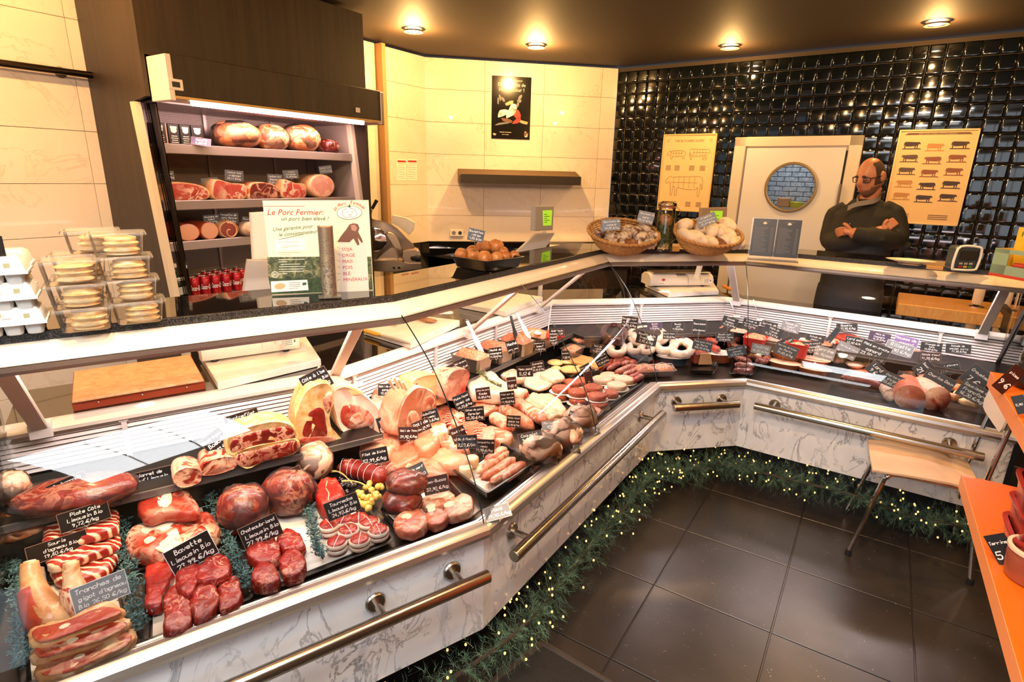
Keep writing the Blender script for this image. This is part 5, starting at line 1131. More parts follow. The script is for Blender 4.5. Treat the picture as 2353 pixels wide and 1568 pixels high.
# tournedos wrapped in bacon fat
tl_ = ['tournedos at the left end of the back row', 'second tournedos of the back row, below the card', 'tournedos in the back row nearest the grapes, unbarded', 'tournedos in the centre of the bunch', 'tournedos in the middle row, second from the right', 'tournedos at the front left', 'tournedos at the front centre', 'tournedos at the front right, showing its white wrap fully']
for (x, y), l in zip(((756, 1202), (789, 1190), (824, 1188), (800, 1214), (848, 1196), (773, 1242), (826, 1236), (869, 1214)), tl_):
    z = .606; h = .036; c = atz(x, y, z+h); c.z = z; k = dist(c)/FPX; r = 22.5*k
    m = MB(); m.lathe([(r*.9, 0), (r*.97, .004), (r*.97, h*.8), (r*.9, h*.97), (r*.5, h*1.02), (.001, h*1.03)], 22, c, None, 1, 1); t = m.build('tournedos', M_red1, smooth=180); tag(t, l, 'steak', 'tournedos tied with white bacon fat')
    a0 = math.atan2(-c.y, -c.x)+R.uniform(-.5, .5)
    for z0, z1 in ((.002, .017), (.018, .033)):
        m = MB(); rg = []
        for e, zz in ((.9, z0), (1.06, z0+.003), (1.09, (z0+z1)/2), (1.06, z1-.003), (.9, z1)): rg.append([c+Vector((r*e*math.cos(a0+q), r*e*math.sin(a0+q), zz)) for q in [-1.75+3.5*i/16 for i in range(17)]])
        m.rings(rg, False, False, False); m.build('bacon_fat', M_white_fat, t, smooth=180)
    m = MB(); m.tube([c+Vector((r*1.0*math.cos(a0)*s_, r*math.sin(a0)*s_, h*1.02-abs(s_)**3*.003)) for s_ in (-1, -.5, 0, .5, 1)], .0011, 5); m.build('string', M_white, t)
ball('beef_fillet_pack', 560, 1170, 56, 62, .605, M_beefpk, 'left vacuum packed beef fillet, tall and brownish red', 'meat', 'vacuum packed fillets', .09, 2.2, True, .9)
o = ball('beef_fillet_pack', 664, 1130, 58, 54, .605, M_beefpk, 'round vacuum packed beef fillet with white barcode label', 'meat', 'vacuum packed fillets', .09, 2.2, True, .95, seed=31)
m = MB(); a = [atz(x, y, .617) for x, y in ((652, 1168), (702, 1158), (704, 1170), (653, 1180))]; m.prism(a, Vector((0, 0, .001))); m.build('label', M_white, o, smooth=0)
o = slab('beef_fillet', [(723, 1130), (738, 1106), (765, 1102), (786, 1118), (790, 1145), (765, 1158), (740, 1166), (728, 1152)], .606, .06, M_red1, 'bright red fillet end with one white vein beside the tournedos', 'meat', kz=.8)
m = MB(); m.tube([atz(x, y, .668) for x, y in ((752, 1106), (748, 1122), (756, 1134), (754, 1150))], .0016, 5); m.build('fat_vein', M_fat, o)
# grapes
def bunch(name, cx, cy, w, h, n, r, z, mat, lab, sd):
    q = random.Random(sd); c = atz(cx, cy, z+.02); k = dist(c)/FPX; t = thing(name, lab, 'grapes', Vector((c.x, c.y, z))); me = None
    for i in range(n):
        u = i/n; a = q.uniform(0, 2*PI); rr = math.sqrt(q.random()); x = cx+w*rr*math.cos(a)*(1-.35*max(0, math.sin(a))); y = cy+h*rr*math.sin(a); zz = z+r*1.1+r*2.0*(1-rr)*q.random()
        p = atz(x, y, zz)
        if me is None: m = MB(); m.blob(p, (r, r, r*1.06), 0, 1, 0, 12, 8, 1); o = m.build('grape', mat, t, loc=p, smooth=180); me = o.data
        else: o = bpy.data.objects.new('grape', me); COL.objects.link(o); o.parent = t; o.location = p-Vector(t['_w'])
        o.scale = (q.uniform(.85, 1.1),)*3
    m = MB(); m.tube(smoothpath([atz(x, y, z+.045) for x, y in ((cx-68*w/40, cy-27), (cx-40*w/40, cy-28), (cx-10, cy-20), (cx+10, cy))]), [.004]*5+[.003]*6+[.002]*5, 7); m.build('stem', pm('grape_stem', '#a89a5a', .6), t)
bunch('white_grapes', 846, 1134, 36, 36, 34, .0118, .60, pm('white_grape', '#c9b94e', .22, col2='#d8a85a', ns=6, coat=.4, sub=.15), 'bunch of yellow green grapes between tournedos and veal', 4)
bunch('black_grapes', 800, 1112, 26, 22, 22, .010, .60, pm('black_grape', '#120d12', .18, coat=.5), 'bunch of black grapes behind the yellow grapes', 9)
def tied(o, pts, z, rpx, n, mat=None):
    k = dist(atz(*pts[0], z))/FPX; r = rpx*k*1.03; q = smoothpath([atz(x, y, z+r*.88) for x, y in pts], 8); m = MB()
    for i in range(n):
        j = int((i+.7)/(n+.4)*(len(q)-2))+0; tdir = (q[j+1]-q[j]).normalized(); a = tdir.cross(Z).normalized(); b = tdir.cross(a); m.tube([q[j]+a*r*math.cos(t_)+b*r*math.sin(t_) for t_ in [2*PI*s_/14 for s_ in range(15)]], .0008, 4, False)
    m.build('string', mat or M_white, o)
p_ = [(782, 1076), (815, 1078), (850, 1088), (884, 1100)]; o = roll('venison_roast', p_, .60, 21, M_red2, 'long dark red venison fillet tied with string behind the grapes', 'roast'); tied(o, p_, .60, 21, 6)
p_ = [(860, 1066), (890, 1076), (912, 1088)]; o = roll('venison_roast', p_, .60, 17, M_red2, 'shorter venison fillet end beside the larger tied one', 'roast'); tied(o, p_, .60, 17, 3)
ball('venison_pack', 925, 1152, 46, 26, .605, M_beefpk, 'lower vacuum pack of dark red venison by the osso buco', 'meat', 'vacuum packed venison', .08, 2.6, True, 1.0, 40)
ball('venison_pack', 935, 1108, 48, 27, .655, M_beefpk, 'upper vacuum pack of dark red venison with card on top', 'meat', 'vacuum packed venison', .08, 2.6, True, 1.0, 40, seed=55)
g = 'osso buco slices'
for pts, b, l in (([(908, 1194), (930, 1174), (960, 1172), (984, 1190), (980, 1215), (950, 1232), (918, 1226), (906, 1212)], (935, 1190, 13, 7, -5), 'osso buco slice at the front left of its tray'), ([(978, 1186), (1000, 1172), (1026, 1176), (1030, 1196), (1008, 1212), (984, 1206)], (992, 1174, 10, 6, -10), 'osso buco slice at the front centre of its tray'), ([(1020, 1168), (1040, 1146), (1070, 1138), (1090, 1158), (1082, 1180), (1050, 1192), (1026, 1190)], (1033, 1162, 14, 7, -12), 'osso buco slice at the right of its tray'), ([(968, 1160), (985, 1140), (1020, 1128), (1044, 1138), (1036, 1156), (1000, 1168)], (990, 1166, 12, 6, -10), 'osso buco slice at the back of its tray')):
    o = slab('osso_buco', pts, .606, .034, M_veal2, l, 'meat', g, kz=.7); kid(o, 'marrow_bone', M_bone, ell(*b), .637, .006)
# juniper sprigs
M_jun = pm('juniper_green', '#4f7470', .7, col2='#2f4f50', ns=30); M_stemj = pm('juniper_stem', '#3c3226', .8)
def sprig(pts, z, w, lab, n=420, mat=None, name='juniper_sprig', cat='garnish', grp='juniper garnish', ln=.016, lift=.02):
    q = smoothpath([atz(x, y, z+.015) for x, y in pts], 8); rnd = random.Random(int(pts[0][0])); t = thing(name, lab, cat, q[len(q)//2]-Z*.015, grp); m = MB()
    for i in range(n):
        p = q[rnd.randrange(len(q)-1)]; k = dist(p)/FPX; p = p+Vector((rnd.gauss(0, w*k*.42), rnd.gauss(0, w*k*.42), abs(rnd.gauss(0, lift*.6))))
        for _ in range(3):
            d = Vector((rnd.gauss(0, 1), rnd.gauss(0, 1), rnd.uniform(-.2, 1))).normalized()*ln*rnd.uniform(.4, 1); s_ = d.cross(Vector((rnd.gauss(0, 1), rnd.gauss(0, 1), 1))).normalized()*.0011
            m.add([p-s_, p+s_, p+d*.6+s_*1.4, p+d, p+d*.6-s_*1.4], [(0, 1, 2, 3, 4)])
    o = m.build('needles', mat or M_jun, t, smooth=0); o['kind'] = 'stuff'; m = MB(); m.tube(q, .0022, 5); m.build('stem', M_stemj, t)
sprig([(275, 1210), (285, 1260), (300, 1330), (308, 1400), (318, 1450)], .612, 26, 'thick juniper sprig between the lamb tray and the bavette tray', 520)
sprig([(478, 1125), (495, 1180), (520, 1240), (545, 1300), (572, 1350)], .612, 20, 'juniper sprig between beef shank and chateaubriand', 520)
sprig([(705, 1165), (715, 1200), (725, 1245), (742, 1285)], .612, 17, 'juniper sprig lying on white paper beside the tournedos', 380)
sprig([(255, 1175), (300, 1150), (345, 1130)], .62, 18, 'juniper sprig behind the striped beef ribs', 260)
sprig([(30, 1300), (40, 1380), (45, 1460), (50, 1540)], .60, 18, 'juniper sprig along the end glass at the left edge', 420)
sprig([(60, 1240), (95, 1220)], .61, 16, 'short juniper tuft at the rear left corner', 140)
# --- left unit, rear shelf (surface .736)
ZS = .737
stand('sirloin_joint', [(520, 1030), (524, 1002), (560, 984), (620, 968), (664, 972), (684, 994), (684, 1012), (620, 1024), (560, 1040), (530, 1048)], (600, 1070, ZS), .11, M_yfat, 'upper sirloin joint with thick yellow fat, under its price card', 'meat', 0, 'sirloin joints', [[(530, 1034), (540, 1004), (600, 989), (660, 981), (676, 996), (670, 1010), (600, 1021), (545, 1038)]], [M_red2])
stand('sirloin_joint', [(538, 1062), (540, 1040), (590, 1024), (640, 1014), (684, 1008), (686, 1036), (650, 1052), (600, 1064), (566, 1076)], (600, 1072, ZS), .11, M_yfat, 'lower sirloin joint at the edge of the rear shelf', 'meat', 0, 'sirloin joints', [[(541, 1064), (546, 1045), (600, 1031), (650, 1019), (682, 1014), (684, 1036), (645, 1052), (598, 1063), (566, 1074)]], [M_red2])
o = stand('beef_joint', [(462, 1090), (466, 1066), (500, 1052), (538, 1050), (543, 1074), (520, 1084), (480, 1094)], (500, 1096, ZS), .11, M_red3, 'beef joint with pale marbled cut face, left of the sirloin', 'meat', 0, 'beef joints on the rear shelf')
stand('beef_joint', [(398, 1108), (402, 1086), (430, 1074), (460, 1080), (463, 1104), (440, 1118), (415, 1120)], (430, 1122, ZS), .10, M_red3, 'leftmost beef joint on the shelf edge, above the shank slices', 'meat', 0, 'beef joints on the rear shelf')
ball('beef_brisket_pack', 175, 1135, 120, 34, .735, M_beefpk, 'long dark vacuum packed brisket on the rear shelf', 'meat', None, .08, 3, True, 1.0, 60, rot=25)
o = ball('lamb_saddle_pack', 28, 1120, 34, 36, .735, meat('pale_pack', '#d98a66', '#eec3a0', '#f6e0c8', .5, 12, 8, coat=.6), 'pale wrapped joint with white fat at the left edge', 'meat', None, .12, 2.5, True, 1.1)
ball('lamb_saddle_pack', 30, 1205, 66, 30, .66, M_ham, 'amber coloured vacuum pack on the left, above the juniper', 'meat', None, .1, 2.6, True, 1.0, 50, seed=77)
o = stand('beef_rib_roast', [(684, 1014), (676, 985), (680, 950), (692, 915), (708, 892), (745, 876), (764, 890), (766, 925), (757, 958), (768, 995), (792, 1016), (755, 1024), (700, 1026)], (730, 1030, ZS-.02), .12, M_yfat, 'large upright beef rib roast with yellow fat and deep red eye', 'meat', 0, None, [[(697, 1002), (700, 975), (710, 948), (730, 937), (744, 944), (748, 970), (751, 1000), (725, 1008)], [(742, 915), (760, 900), (762, 925), (754, 950), (745, 935)], [(690, 1018), (700, 1006), (760, 1004), (772, 1016), (740, 1022)]], [M_red2, M_red3, M_red3])
m = MB(); b = atz(730, 1030, ZS-.02); m.tube([onp(x, y, b+N[0].to_3d()*.05, -N[0].to_3d()) for x, y in ((741, 846), (730, 868), (722, 900))], [.017, .013, .016], 12); m.build('rib_bone', M_bone, o)
o = stand('pork_loin', [(764, 905), (775, 890), (800, 888), (836, 906), (862, 930), (872, 960), (868, 976), (845, 990), (800, 994), (784, 990), (768, 950)], (815, 1000, ZS-.03), .17, M_white_fat, 'pork loin joint with white fat arch and pink eye beside the rib roast', 'meat', 0, None, [[(785, 940), (800, 928), (835, 938), (856, 955), (858, 972), (840, 982), (805, 986), (785, 970)], [(803, 962), (820, 948), (838, 954), (838, 968), (820, 978), (806, 976)]], [M_porkr, M_pork])
m = MB(); b = atz(815, 1000, ZS-.03); L = [onp(x, y, b+N[0].to_3d()*.003, -N[0].to_3d()) for x, y in ((764, 905), (775, 890), (800, 888), (836, 906), (815, 910), (785, 915))]; m = pillow(orient(smoothpoly(L, 3), Z), (Z-N[0].to_3d()*.5).normalized(), .006, .01); m.build('rind', M_skin, o, smooth=60)
o = ball('poultry_pack', 722, 1058, 42, 44, .62, M_chick, 'whitish wrapped stuffed poultry ball with white label', 'meat', None, .08, 2.4, True, 1.0)
m = MB(); c = atz(722, 1058, .66); t_ = (CAM-c).normalized(); a = [c+t_*.062+RIGHT*x*.001+UP*y*.001 for x, y in ((-38, -2), (10, -12), (22, 26), (-12, 40), (-36, 20))]; m.prism(a, t_*.001); m.build('label', M_paper, o, smooth=0)
sl = [(x, y) for x, y in ((600, 1460),)]
# price cards of the left unit
G(133, 1258, 110, 42, 0, .66, ('Souris', "d'agneau Bio", '19,80 €/kg')); G(194, 1187, 94, 44, 2, .71, ('Plate Côte', 'Limousin Bio', '9,72 €/kg')); G(346, 1100, 98, 40, 0, .70, ('Jarret de', 'Boeuf Limousin', 'Bio 12,61 €/kg'), dz=0)
G(231, 1360, 104, 60, 2, .66, ('Tranches de', "gigot d'agneau", 'Bio 26,50 €/kg'), 'silvered price tag reading Tranches de gigot d\'agneau Bio', mat=M_silver, rim=M_white); G(440, 1271, 96, 58, 16, .64, ('Bavette', 'Limousin Bio', '23,99 €/kg'), rim=M_white); G(599, 1222, 84, 52, 14, .64, ('Chateaubriand', 'Limousin Bio', '27,99 €/kg'))
G(787, 1165, 76, 42, 14, .65, ('Tournedos', 'Limousin Bio', '24,92 €/kg')); G(657, 1096, 70, 26, 14, .70, ('Filet Mignon', 'Limousin Bio', '29,69 €/kg'), drop=2); G(558, 968, 72, 40, 10, .80, ('Contrefilet', 'Limousin Bio', '35,36 €/kg')); G(497, 1018, 50, 42, 30, .79, ('Black Angus', 'Boeuf', '39,99 €/kg'))
G(727, 876, 62, 42, 24, .93, ("Côte à l'os", 'Limousin Bio', '33,64 €/kg')); G(158, 1118, 74, 38, 12, .78, ('Carbonnade', 'Limousin Bio', '14,42 €/kg'), drop=2); G(861, 1049, 60, 36, 7, .65, ('Filet de Biche', '52,99 €/kg')); G(952, 1088, 56, 28, 22, .70, ('Pavé de cerf', '38,20 €/kg'), drop=0, tilt=50); G(1002, 1114, 58, 40, 10, .645, ('Osso-Bucco', '32,90 €/kg'))
G(500, 1118, 1, 1, 0, .6, ()) if 0 else None
# ------------------------------------------------------------------ middle unit
def tub(seg, x, y, z, w, d, h, mat, label, fill=None, fm=.8, cat='tub', group='tubs at the back of the case', name='food_tub', flare=1.12, inner=None, mound=.25, yaw=0, wall=.003):
    """rectangular tub: (x, y) = pixel of the front bottom edge centre on height z"""
    u, n = (Matrix.Rotation(math.radians(yaw), 3, 'Z') @ U[seg].to_3d()), (Matrix.Rotation(math.radians(yaw), 3, 'Z') @ N[seg].to_3d())
    b = atz(x, y, z)+n*d/2; t = thing(name, label, cat, b, group); m = MB()
    def lp(s, zz, e=0):
        a, c = w/2*s+e, d/2*s+e; k = .012; out = []
        for sx, sy in ((1, -1), (1, 1), (-1, 1), (-1, -1)):
            for q in ((0, k), (k, 0)) if sx*sy > 0 else ((k, 0), (0, k)): out.append(b+u*(sx*(a-q[0]))+n*(sy*(c-q[1]))+Z*zz)
        return out
    m.rings([lp(1, 0), lp(flare, h-.002), lp(flare, h-.002, .004), lp(flare, h, .004), lp(flare, h, -wall)], True, True, False); m.build('body', mat, t, smooth=20)
    m = MB(); m.rings([lp(flare, h-.0005, -wall), lp(1, .006, -wall)], True, False, True); m.build('lining', inner or mat, t, smooth=20)
    if fill:
        s = 1+(flare-1)*fm; m = MB(); rg = []
        for e, zz in ((0, h*fm-.01), (-.003, h*fm), (-w*.12, h*(fm+mound*.6)), (-w*.28, h*(fm+mound)), (-min(w, d)*.42, h*(fm+mound*1.08))): rg.append([p+Z*(mnoise.noise(p*40)*.012*(1 if e < 0 else 0))+u*mnoise.noise(p*55)*.004 for p in lp(s, zz, e-.004)])
        rg = [[a+(b2-a)*t_ for a, b2 in zip(r, r[1:]+r[:1]) for t_ in (0, .25, .5, .75)] for r in rg]
        rg = [[p+Vector((mnoise.noise(p*60), mnoise.noise(p*60+Vector((9, 0, 0))), mnoise.noise(p*70+Vector((0, 7, 0)))*1.4))*.0035 for p in r] for r in rg]
        m.rings(rg); m.build('filling', fill, t, smooth=180)
    return t
M_gastro = pm('gastro_steel', '#8f8377', .28, .85)
stl = [('steel tub of coarse minced meat at the front of the mince row', M_mince2), ('second steel tub of swirled mince behind the first', M_mince), ('third steel tub of mince with two spatulas', M_mince), ('fourth steel tub of mince, farthest back', M_mince2)]
for (x, y), (l, fm_) in zip(((1100, 858), (1150, 838), (1200, 820), (1242, 806)), stl):
    tub(1, x+14, y-4, ZS, .115, .17, .075, M_gastro, l, fm_, .8, 'tub', 'steel mince tubs', 'steel_tub', 1.1, M_white, .55, yaw=0)
def spatula(p0, p1, zb, w, mat, lab):
    b = atz(*p1, zb); k = dist(b)/FPX; hgt = (p1[1]-p0[1])*k*1.02; top = CAM+ray(*p0)*((b-CAM).dot(FWD)/ray(*p0).dot(FWD)); d = (top-b); u = d.normalized(); s_ = u.cross(N[1].to_3d()).normalized()*w*k*.5
    if s_.dot(RIGHT) < 0: s_ = -s_
    n = -N[1].to_3d()*.0022; out = [(0, -.9), (.0, 1.0), (.42, 1.25), (.55, .75), (1, .62), (1, -.62), (.5, -.62), (.4, -1.0)]
    m = MB(); m.prism([b+d*a-u*.02+s_*c for a, c in out], n*2); o = m.build('spatula', mat, smooth=0); tag(o, lab, 'spatula', 'spatulas in the mince')
    m = MB(); c = b+d*.93; m.rings([[c+n*2.2+s_*.2*math.cos(t)+u*(s_.length*.2)*math.sin(t) for t in [2*PI*i/10 for i in range(10)]]], True, False, True); m.build('hole', M_grey, o, smooth=0)
spatula((1069, 730), (1104, 806), ZS+.085, 15, M_white, 'white spatula standing in the front tub of mince'); spatula((1171, 718), (1186, 782), ZS+.085, 13, M_blackp, 'black spatula standing in the third tub of mince'); spatula((1182, 712), (1212, 772), ZS+.085, 14, M_white, 'white spatula leaning behind the black one')
ball('red_mince', 1270, 770, 28, 12, ZS+.05, pm('red_paste', '#a8201a', .4, col2='#d24a34', ns=60, bump=.6), 'heap of bright red steak tartare behind the tubs', 'meat', None, .15, 4)
b = atz(1259, 762, ZS+.06); m = MB(); m.tube([b, CAM+ray(1267, 700)*((b-CAM).dot(FWD)/ray(1267, 700).dot(FWD))], .0035, 6); o = m.build('ladle', M_white); tag(o, 'thin white ladle handle rising from the red tartare', 'ladle'); m = MB(); m.blob(atz(1236, 766, ZS+.1), (.022, .03, .008), 0, 1, 0, 12, 6, 1); m.build('bowl', M_white, o, smooth=180)
# veal and pork pieces round the corner
g = 'veal cuts'
slab('veal_cut', [(812, 1002), (840, 985), (870, 972), (905, 980), (925, 1000), (918, 1025), (890, 1048), (850, 1046), (826, 1030)], .60, .085, M_veal, 'large pale veal piece below the Veau machine card', 'meat', g, kz=.8)
slab('veal_cut', [(842, 958), (850, 925), (868, 895), (885, 880), (905, 900), (912, 940), (900, 975), (860, 980)], .66, .09, M_veal, 'tall pale pork roast behind the Veau machine card', 'meat', g, kz=.8)
slab('veal_cut', [(898, 1040), (925, 1015), (960, 1018), (976, 1040), (960, 1060), (915, 1082), (892, 1068)], .60, .06, M_veal2, 'darker pink veal tenderloin by the venison card', 'meat', g, kz=.7)
slab('veal_cut', [(975, 1050), (985, 1028), (1030, 1035), (1070, 1050), (1078, 1070), (1040, 1078), (1000, 1068)], .60, .055, M_veal, 'long pink veal fillet left of the blanquette tray', 'meat', g, kz=.7)
slab('veal_cut', [(925, 1072), (945, 1052), (985, 1056), (1025, 1080), (1028, 1098), (985, 1100), (940, 1092)], .60, .05, M_veal2, 'pink veal cut lying in front of the long fillet', 'meat', g, kz=.7)
slab('veal_cut', [(950, 1015), (960, 995), (985, 988), (1005, 1008), (1010, 1025), (990, 1042), (965, 1040)], .62, .07, M_veal, 'rounded veal roast under the dark brown card', 'meat', g, kz=.7)
slab('veal_cut', [(985, 985), (1000, 975), (1025, 982), (1030, 1000), (1010, 1008), (990, 1002)], .64, .06, M_veal, 'small veal roast behind the rounded one', 'meat', g, kz=.7)
slab('veal_cut', [(1008, 1020), (1030, 1005), (1065, 1015), (1080, 1035), (1060, 1045), (1025, 1038)], .61, .055, M_pork, 'pink pork piece under the marrow bone card', 'meat', g, kz=.7)
o = stand('veal_rack', [(910, 1000), (915, 955), (930, 915), (955, 890), (975, 890), (1000, 905), (1003, 935), (985, 950), (970, 945), (965, 990), (940, 1002)], (950, 1010, .66), .12, M_veal, 'veal rib rack with trimmed bones behind the large Côte de veau card', 'meat', 1, None, [[(935, 985), (940, 950), (955, 945), (965, 965), (955, 990)], [(975, 940), (978, 915), (995, 912), (1000, 930), (988, 945)]], [M_veal2, M_veal2])
m = MB(); b = atz(950, 1010, .66)
for x0, y0, x1, y1 in ((893, 872, 906, 895), (905, 868, 916, 892), (915, 872, 926, 893), (925, 878, 934, 896)): m.tube([onp(x0, y0, b, -N[1].to_3d()), onp(x1, y1, b, -N[1].to_3d())], .006, 8)
m.build('rib_bones', M_bone, o)
o = stand('pork_belly', [(945, 885), (958, 868), (990, 860), (1012, 866), (1028, 900), (1030, 922), (1005, 932), (975, 915)], (990, 940, .68), .10, M_skin, 'pork shank joint with golden skin and white fat face', 'meat', 1, None, [[(1006, 870), (1016, 872), (1028, 900), (1029, 920), (1014, 926), (1004, 900)]], [M_white_fat])
stand('pork_neck', [(1026, 905), (1028, 870), (1042, 852), (1070, 848), (1080, 862), (1070, 890), (1060, 912), (1032, 922)], (1050, 930, .68), .11, M_porkr, 'marbled red pork neck joint under two price cards', 'meat', 1)
m = MB(); a = atz(985, 862, .80); m.blob(a, (.055, .04, .02), .2, 3, 2, 14, 8); tag(m.build('paper_wrap', M_paper, smooth=180), 'crumpled white wrapper behind the golden pork shank', 'wrapper')
slab('lard_slab', [(1072, 880), (1085, 860), (1115, 855), (1140, 866), (1175, 885), (1182, 900), (1150, 908), (1110, 906), (1082, 902)], .66, .07, M_white_fat, 'large white lard slab with a rosemary sprig on it', 'meat', None, kz=.8)
sprig([(1098, 855), (1115, 868), (1130, 880), (1152, 890)], .735, 5, 'yellow green rosemary sprig on the white lard', 130, pm('rosemary', '#8f8a4a', .6, col2='#5f6a34', ns=40), 'rosemary_sprig', grp='herb sprigs', ln=.014, lift=.008)
o = roll('pork_loin_roll', [(1112, 894), (1160, 902), (1206, 912)], .62, 17, M_white_fat, 'white pork loin roll with red cut end', 'meat', taper=False); q = atz(1212, 913, .655); m = MB(); m.blob(q, (.006, .022, .026), .05, 2, 1, 14, 10, 1, Matrix.Rotation(-.3, 3, 'Z')); m.build('cut_end', M_porkr, o, smooth=180)
slab('pork_belly_sheet', [(1205, 920), (1225, 905), (1262, 906), (1288, 925), (1302, 948), (1285, 958), (1250, 968), (1222, 950)], .605, .05, M_chick, 'pale smooth poultry piece between pork loin and burgers', 'meat', None, kz=.7)
for i, p in enumerate(([(1148, 938), (1180, 955), (1222, 982)], [(1180, 925), (1215, 942), (1252, 968)], [(1130, 958), (1150, 968), (1178, 985)])): roll('pork_tenderloin', p, .605+.01*i, 15, M_pork, ['front long pork tenderloin beside the Filet pur card', 'rear pork tenderloin next to the white poultry piece', 'short pork tenderloin left of the longer ones'][i], 'meat', 'pork tenderloins')
for i, pts in enumerate(([(1092, 935), (1105, 918), (1128, 916), (1140, 932), (1128, 948), (1104, 950)], [(1112, 928), (1122, 914), (1146, 918), (1152, 934), (1136, 944)], [(1075, 945), (1088, 930), (1106, 930), (1110, 948), (1092, 958)])): slab('pork_chop', pts, .63-.008*i, .03, M_pork, ['front pork chop under the Côtes de porc card', 'pork chop leaning right of the others', 'left pork chop of the three'][i], 'meat', 'pork chops', kz=.7)
for i in range(7):
    x = 1018+i*17; y = 955+i*8; c = M_ribs if i % 2 else M_pork; slab('rib_slice', [(x-20, y-8), (x-4, y-20), (x+14, y-16), (x+20, y+4), (x+12, y+20), (x-4, y+22), (x-16, y+10)], .60+.002*i, .05, c, 'pork rib slice, number '+['one', 'two', 'three', 'four', 'five', 'six', 'seven'][i]+' from the veal side of the row', 'meat', 'row of sliced pork ribs', kz=.7)
slab('pork_knuckle', [(1080, 1000), (1110, 985), (1150, 985), (1180, 1000), (1172, 1016), (1140, 1022), (1100, 1020)], .60, .045, M_pork, 'pale pork pieces behind the blanquette tray', 'meat', None, kz=.7)
tray4([(1042, 1078), (1120, 1132), (1230, 1060), (1140, 1012)], .635, .04, PT, 'deep black tray with veal stew meat and marrow bones', M_paper)
for i, (x, y, z) in enumerate(((1085, 1060, .61), (1070, 1082, .605))):
    c = atz(x, y, z+.02); c.z = z; m = MB(); m.lathe([(.024, 0), (.026, .004), (.026, .034), (.023, .038), (.012, .038), (.011, .03)], 20, c, cap=True); o = m.build('marrow_bone', M_bone, smooth=60); tag(o, ['taller marrow bone standing at the back of the black tray', 'lower marrow bone at the left of the black tray'][i], 'bone', 'marrow bones'); m = MB(); m.lathe([(.013, .0385), (.001, .0395)], 14, c, cap=False); m.build('marrow', M_white_fat, o)
for i, p in enumerate(([(1100, 1085), (1130, 1065), (1165, 1040)], [(1112, 1100), (1145, 1082), (1180, 1055)], [(1130, 1110), (1165, 1090), (1195, 1068)], [(1120, 1062), (1140, 1048), (1160, 1032)], [(1150, 1105), (1180, 1085), (1204, 1066)])): roll('veal_strip', p, .605+.006*(i % 2), 15, M_veal2 if i % 2 else M_pork, ['veal strip nearest the marrow bones', 'second veal strip from the marrow bones', 'third veal strip from the marrow bones', 'short veal strip at the back of the tray', 'veal strip nearest the glass'][i], 'meat', 'veal stew strips', flat=.8)
M_bagfilm = glassmat('bag_film', (1, 1, 1, 1), .2, .0, .04, 1.3)
for i, (x, y, rx, ry, l) in enumerate(((1242, 1030, 46, 34, 'front wrapped chicken in a gathered clear bag'), (1292, 1000, 44, 36, 'middle wrapped chicken with the silvered card'), (1335, 962, 38, 30, 'rear wrapped chicken by the ham pack'))): 
    o = ball('wrapped_chicken', x, y, rx, ry, .605, M_chick, l, 'poultry', 'wrapped chickens', .16, 2.6, True, .95, None, 20*i, .9, M_bagfilm)
    m = MB(); c = atz(x+22, y+34, .63); m.blob(c, (.035, .028, .022), .5, 4, i, 14, 10, .9); m.build('bag_tail', M_bagfilm, o, smooth=180)
tray4([(1318, 960), (1372, 975) if 0 else (1352, 968), (1386, 945), (1350, 932)], .625, .015, M_clearp, 'clear pack of red and white sliced cold cuts by the glass', None)
for i, (x, y, mt) in enumerate(((1338, 950, M_white_fat), (1352, 942, M_porkr), (1366, 946, M_pork))): slab('cold_cut', [(x-14, y), (x-4, y-9), (x+12, y-7), (x+14, y+4), (x, y+10)], .615, .012, mt, ['white slice in the clear pack', 'red slice in the clear pack', 'pink slice in the clear pack'][i], 'cold cut', 'slices in the clear pack')
# burgers, white patties, sausages
tray4([(1256, 900), (1386, 940), (1481, 874), (1372, 838)], .615, .022, PT, 'black tray of burgers and sausages near the inner corner', None)
def patty(x, y, z, mat, l, r=20, g='minced meat patties'):
    zt = z+.026; c = atz(x, y, zt); c.z = z; k = dist(c)/FPX; rr = r*k; m = MB(); rg = []
    for e, h in ((.8, 0), (.97, .005), (1, .013), (.97, .021), (.85, .026), (.4, .0275)): rg.append([c+Vector((rr*e*1.12*math.cos(t), rr*e*math.sin(t), h)) for t in [2*PI*i/20 for i in range(20)]])
    m.rings(rg); o = m.build('meat_patty', mat, smooth=180); tag(o, l, 'patty', g)
    m = MB(); m.rings([[c+Vector((rr*(1.2+.04*(i % 2))*1.12*math.cos(2*PI*i/40), rr*(1.2+.04*(i % 2))*math.sin(2*PI*i/40), -.001)) for i in range(40)], [c+Vector((rr*1.0*math.cos(2*PI*i/40), rr*math.sin(2*PI*i/40), -.0005)) for i in range(40)]], True, True, True); m.build('paper_disc', M_paper, o, smooth=0)
for x, y, z, l in ((1284, 905, .60, 'red burger, bottom layer at the left'), (1330, 915, .60, 'red burger, bottom layer at the centre'), (1376, 924, .60, 'red burger, bottom layer nearest the glass'), (1400, 900, .60, 'red burger, bottom layer at the right by the white patties'), (1312, 876, .605, 'red burger at the rear of the tray'), (1340, 872, .605, 'red burger at the rear beside the white patties'), (1290, 889, .632, 'red burger, top layer at the left'), (1328, 897, .632, 'red burger, top layer at the centre'), (1372, 906, .632, 'red burger, top layer nearest the glass'), (1364, 887, .632, 'red burger, top layer at the rear')): patty(x, y, z, M_burger, l, 20, 'red burgers')
M_wp = pm('white_patty', '#f2dcc4', .5, col2='#e8c6a8', ns=80, bump=.6)
for x, y, l in ((1384, 868, 'white patty behind the leaning dark card'), (1402, 860, 'white patty farthest from the glass'), (1418, 882, 'white patty nearest the glass'), (1436, 868, 'white patty nearest the sausages')): patty(x, y, .61, M_wp, l, 21, 'white patties')
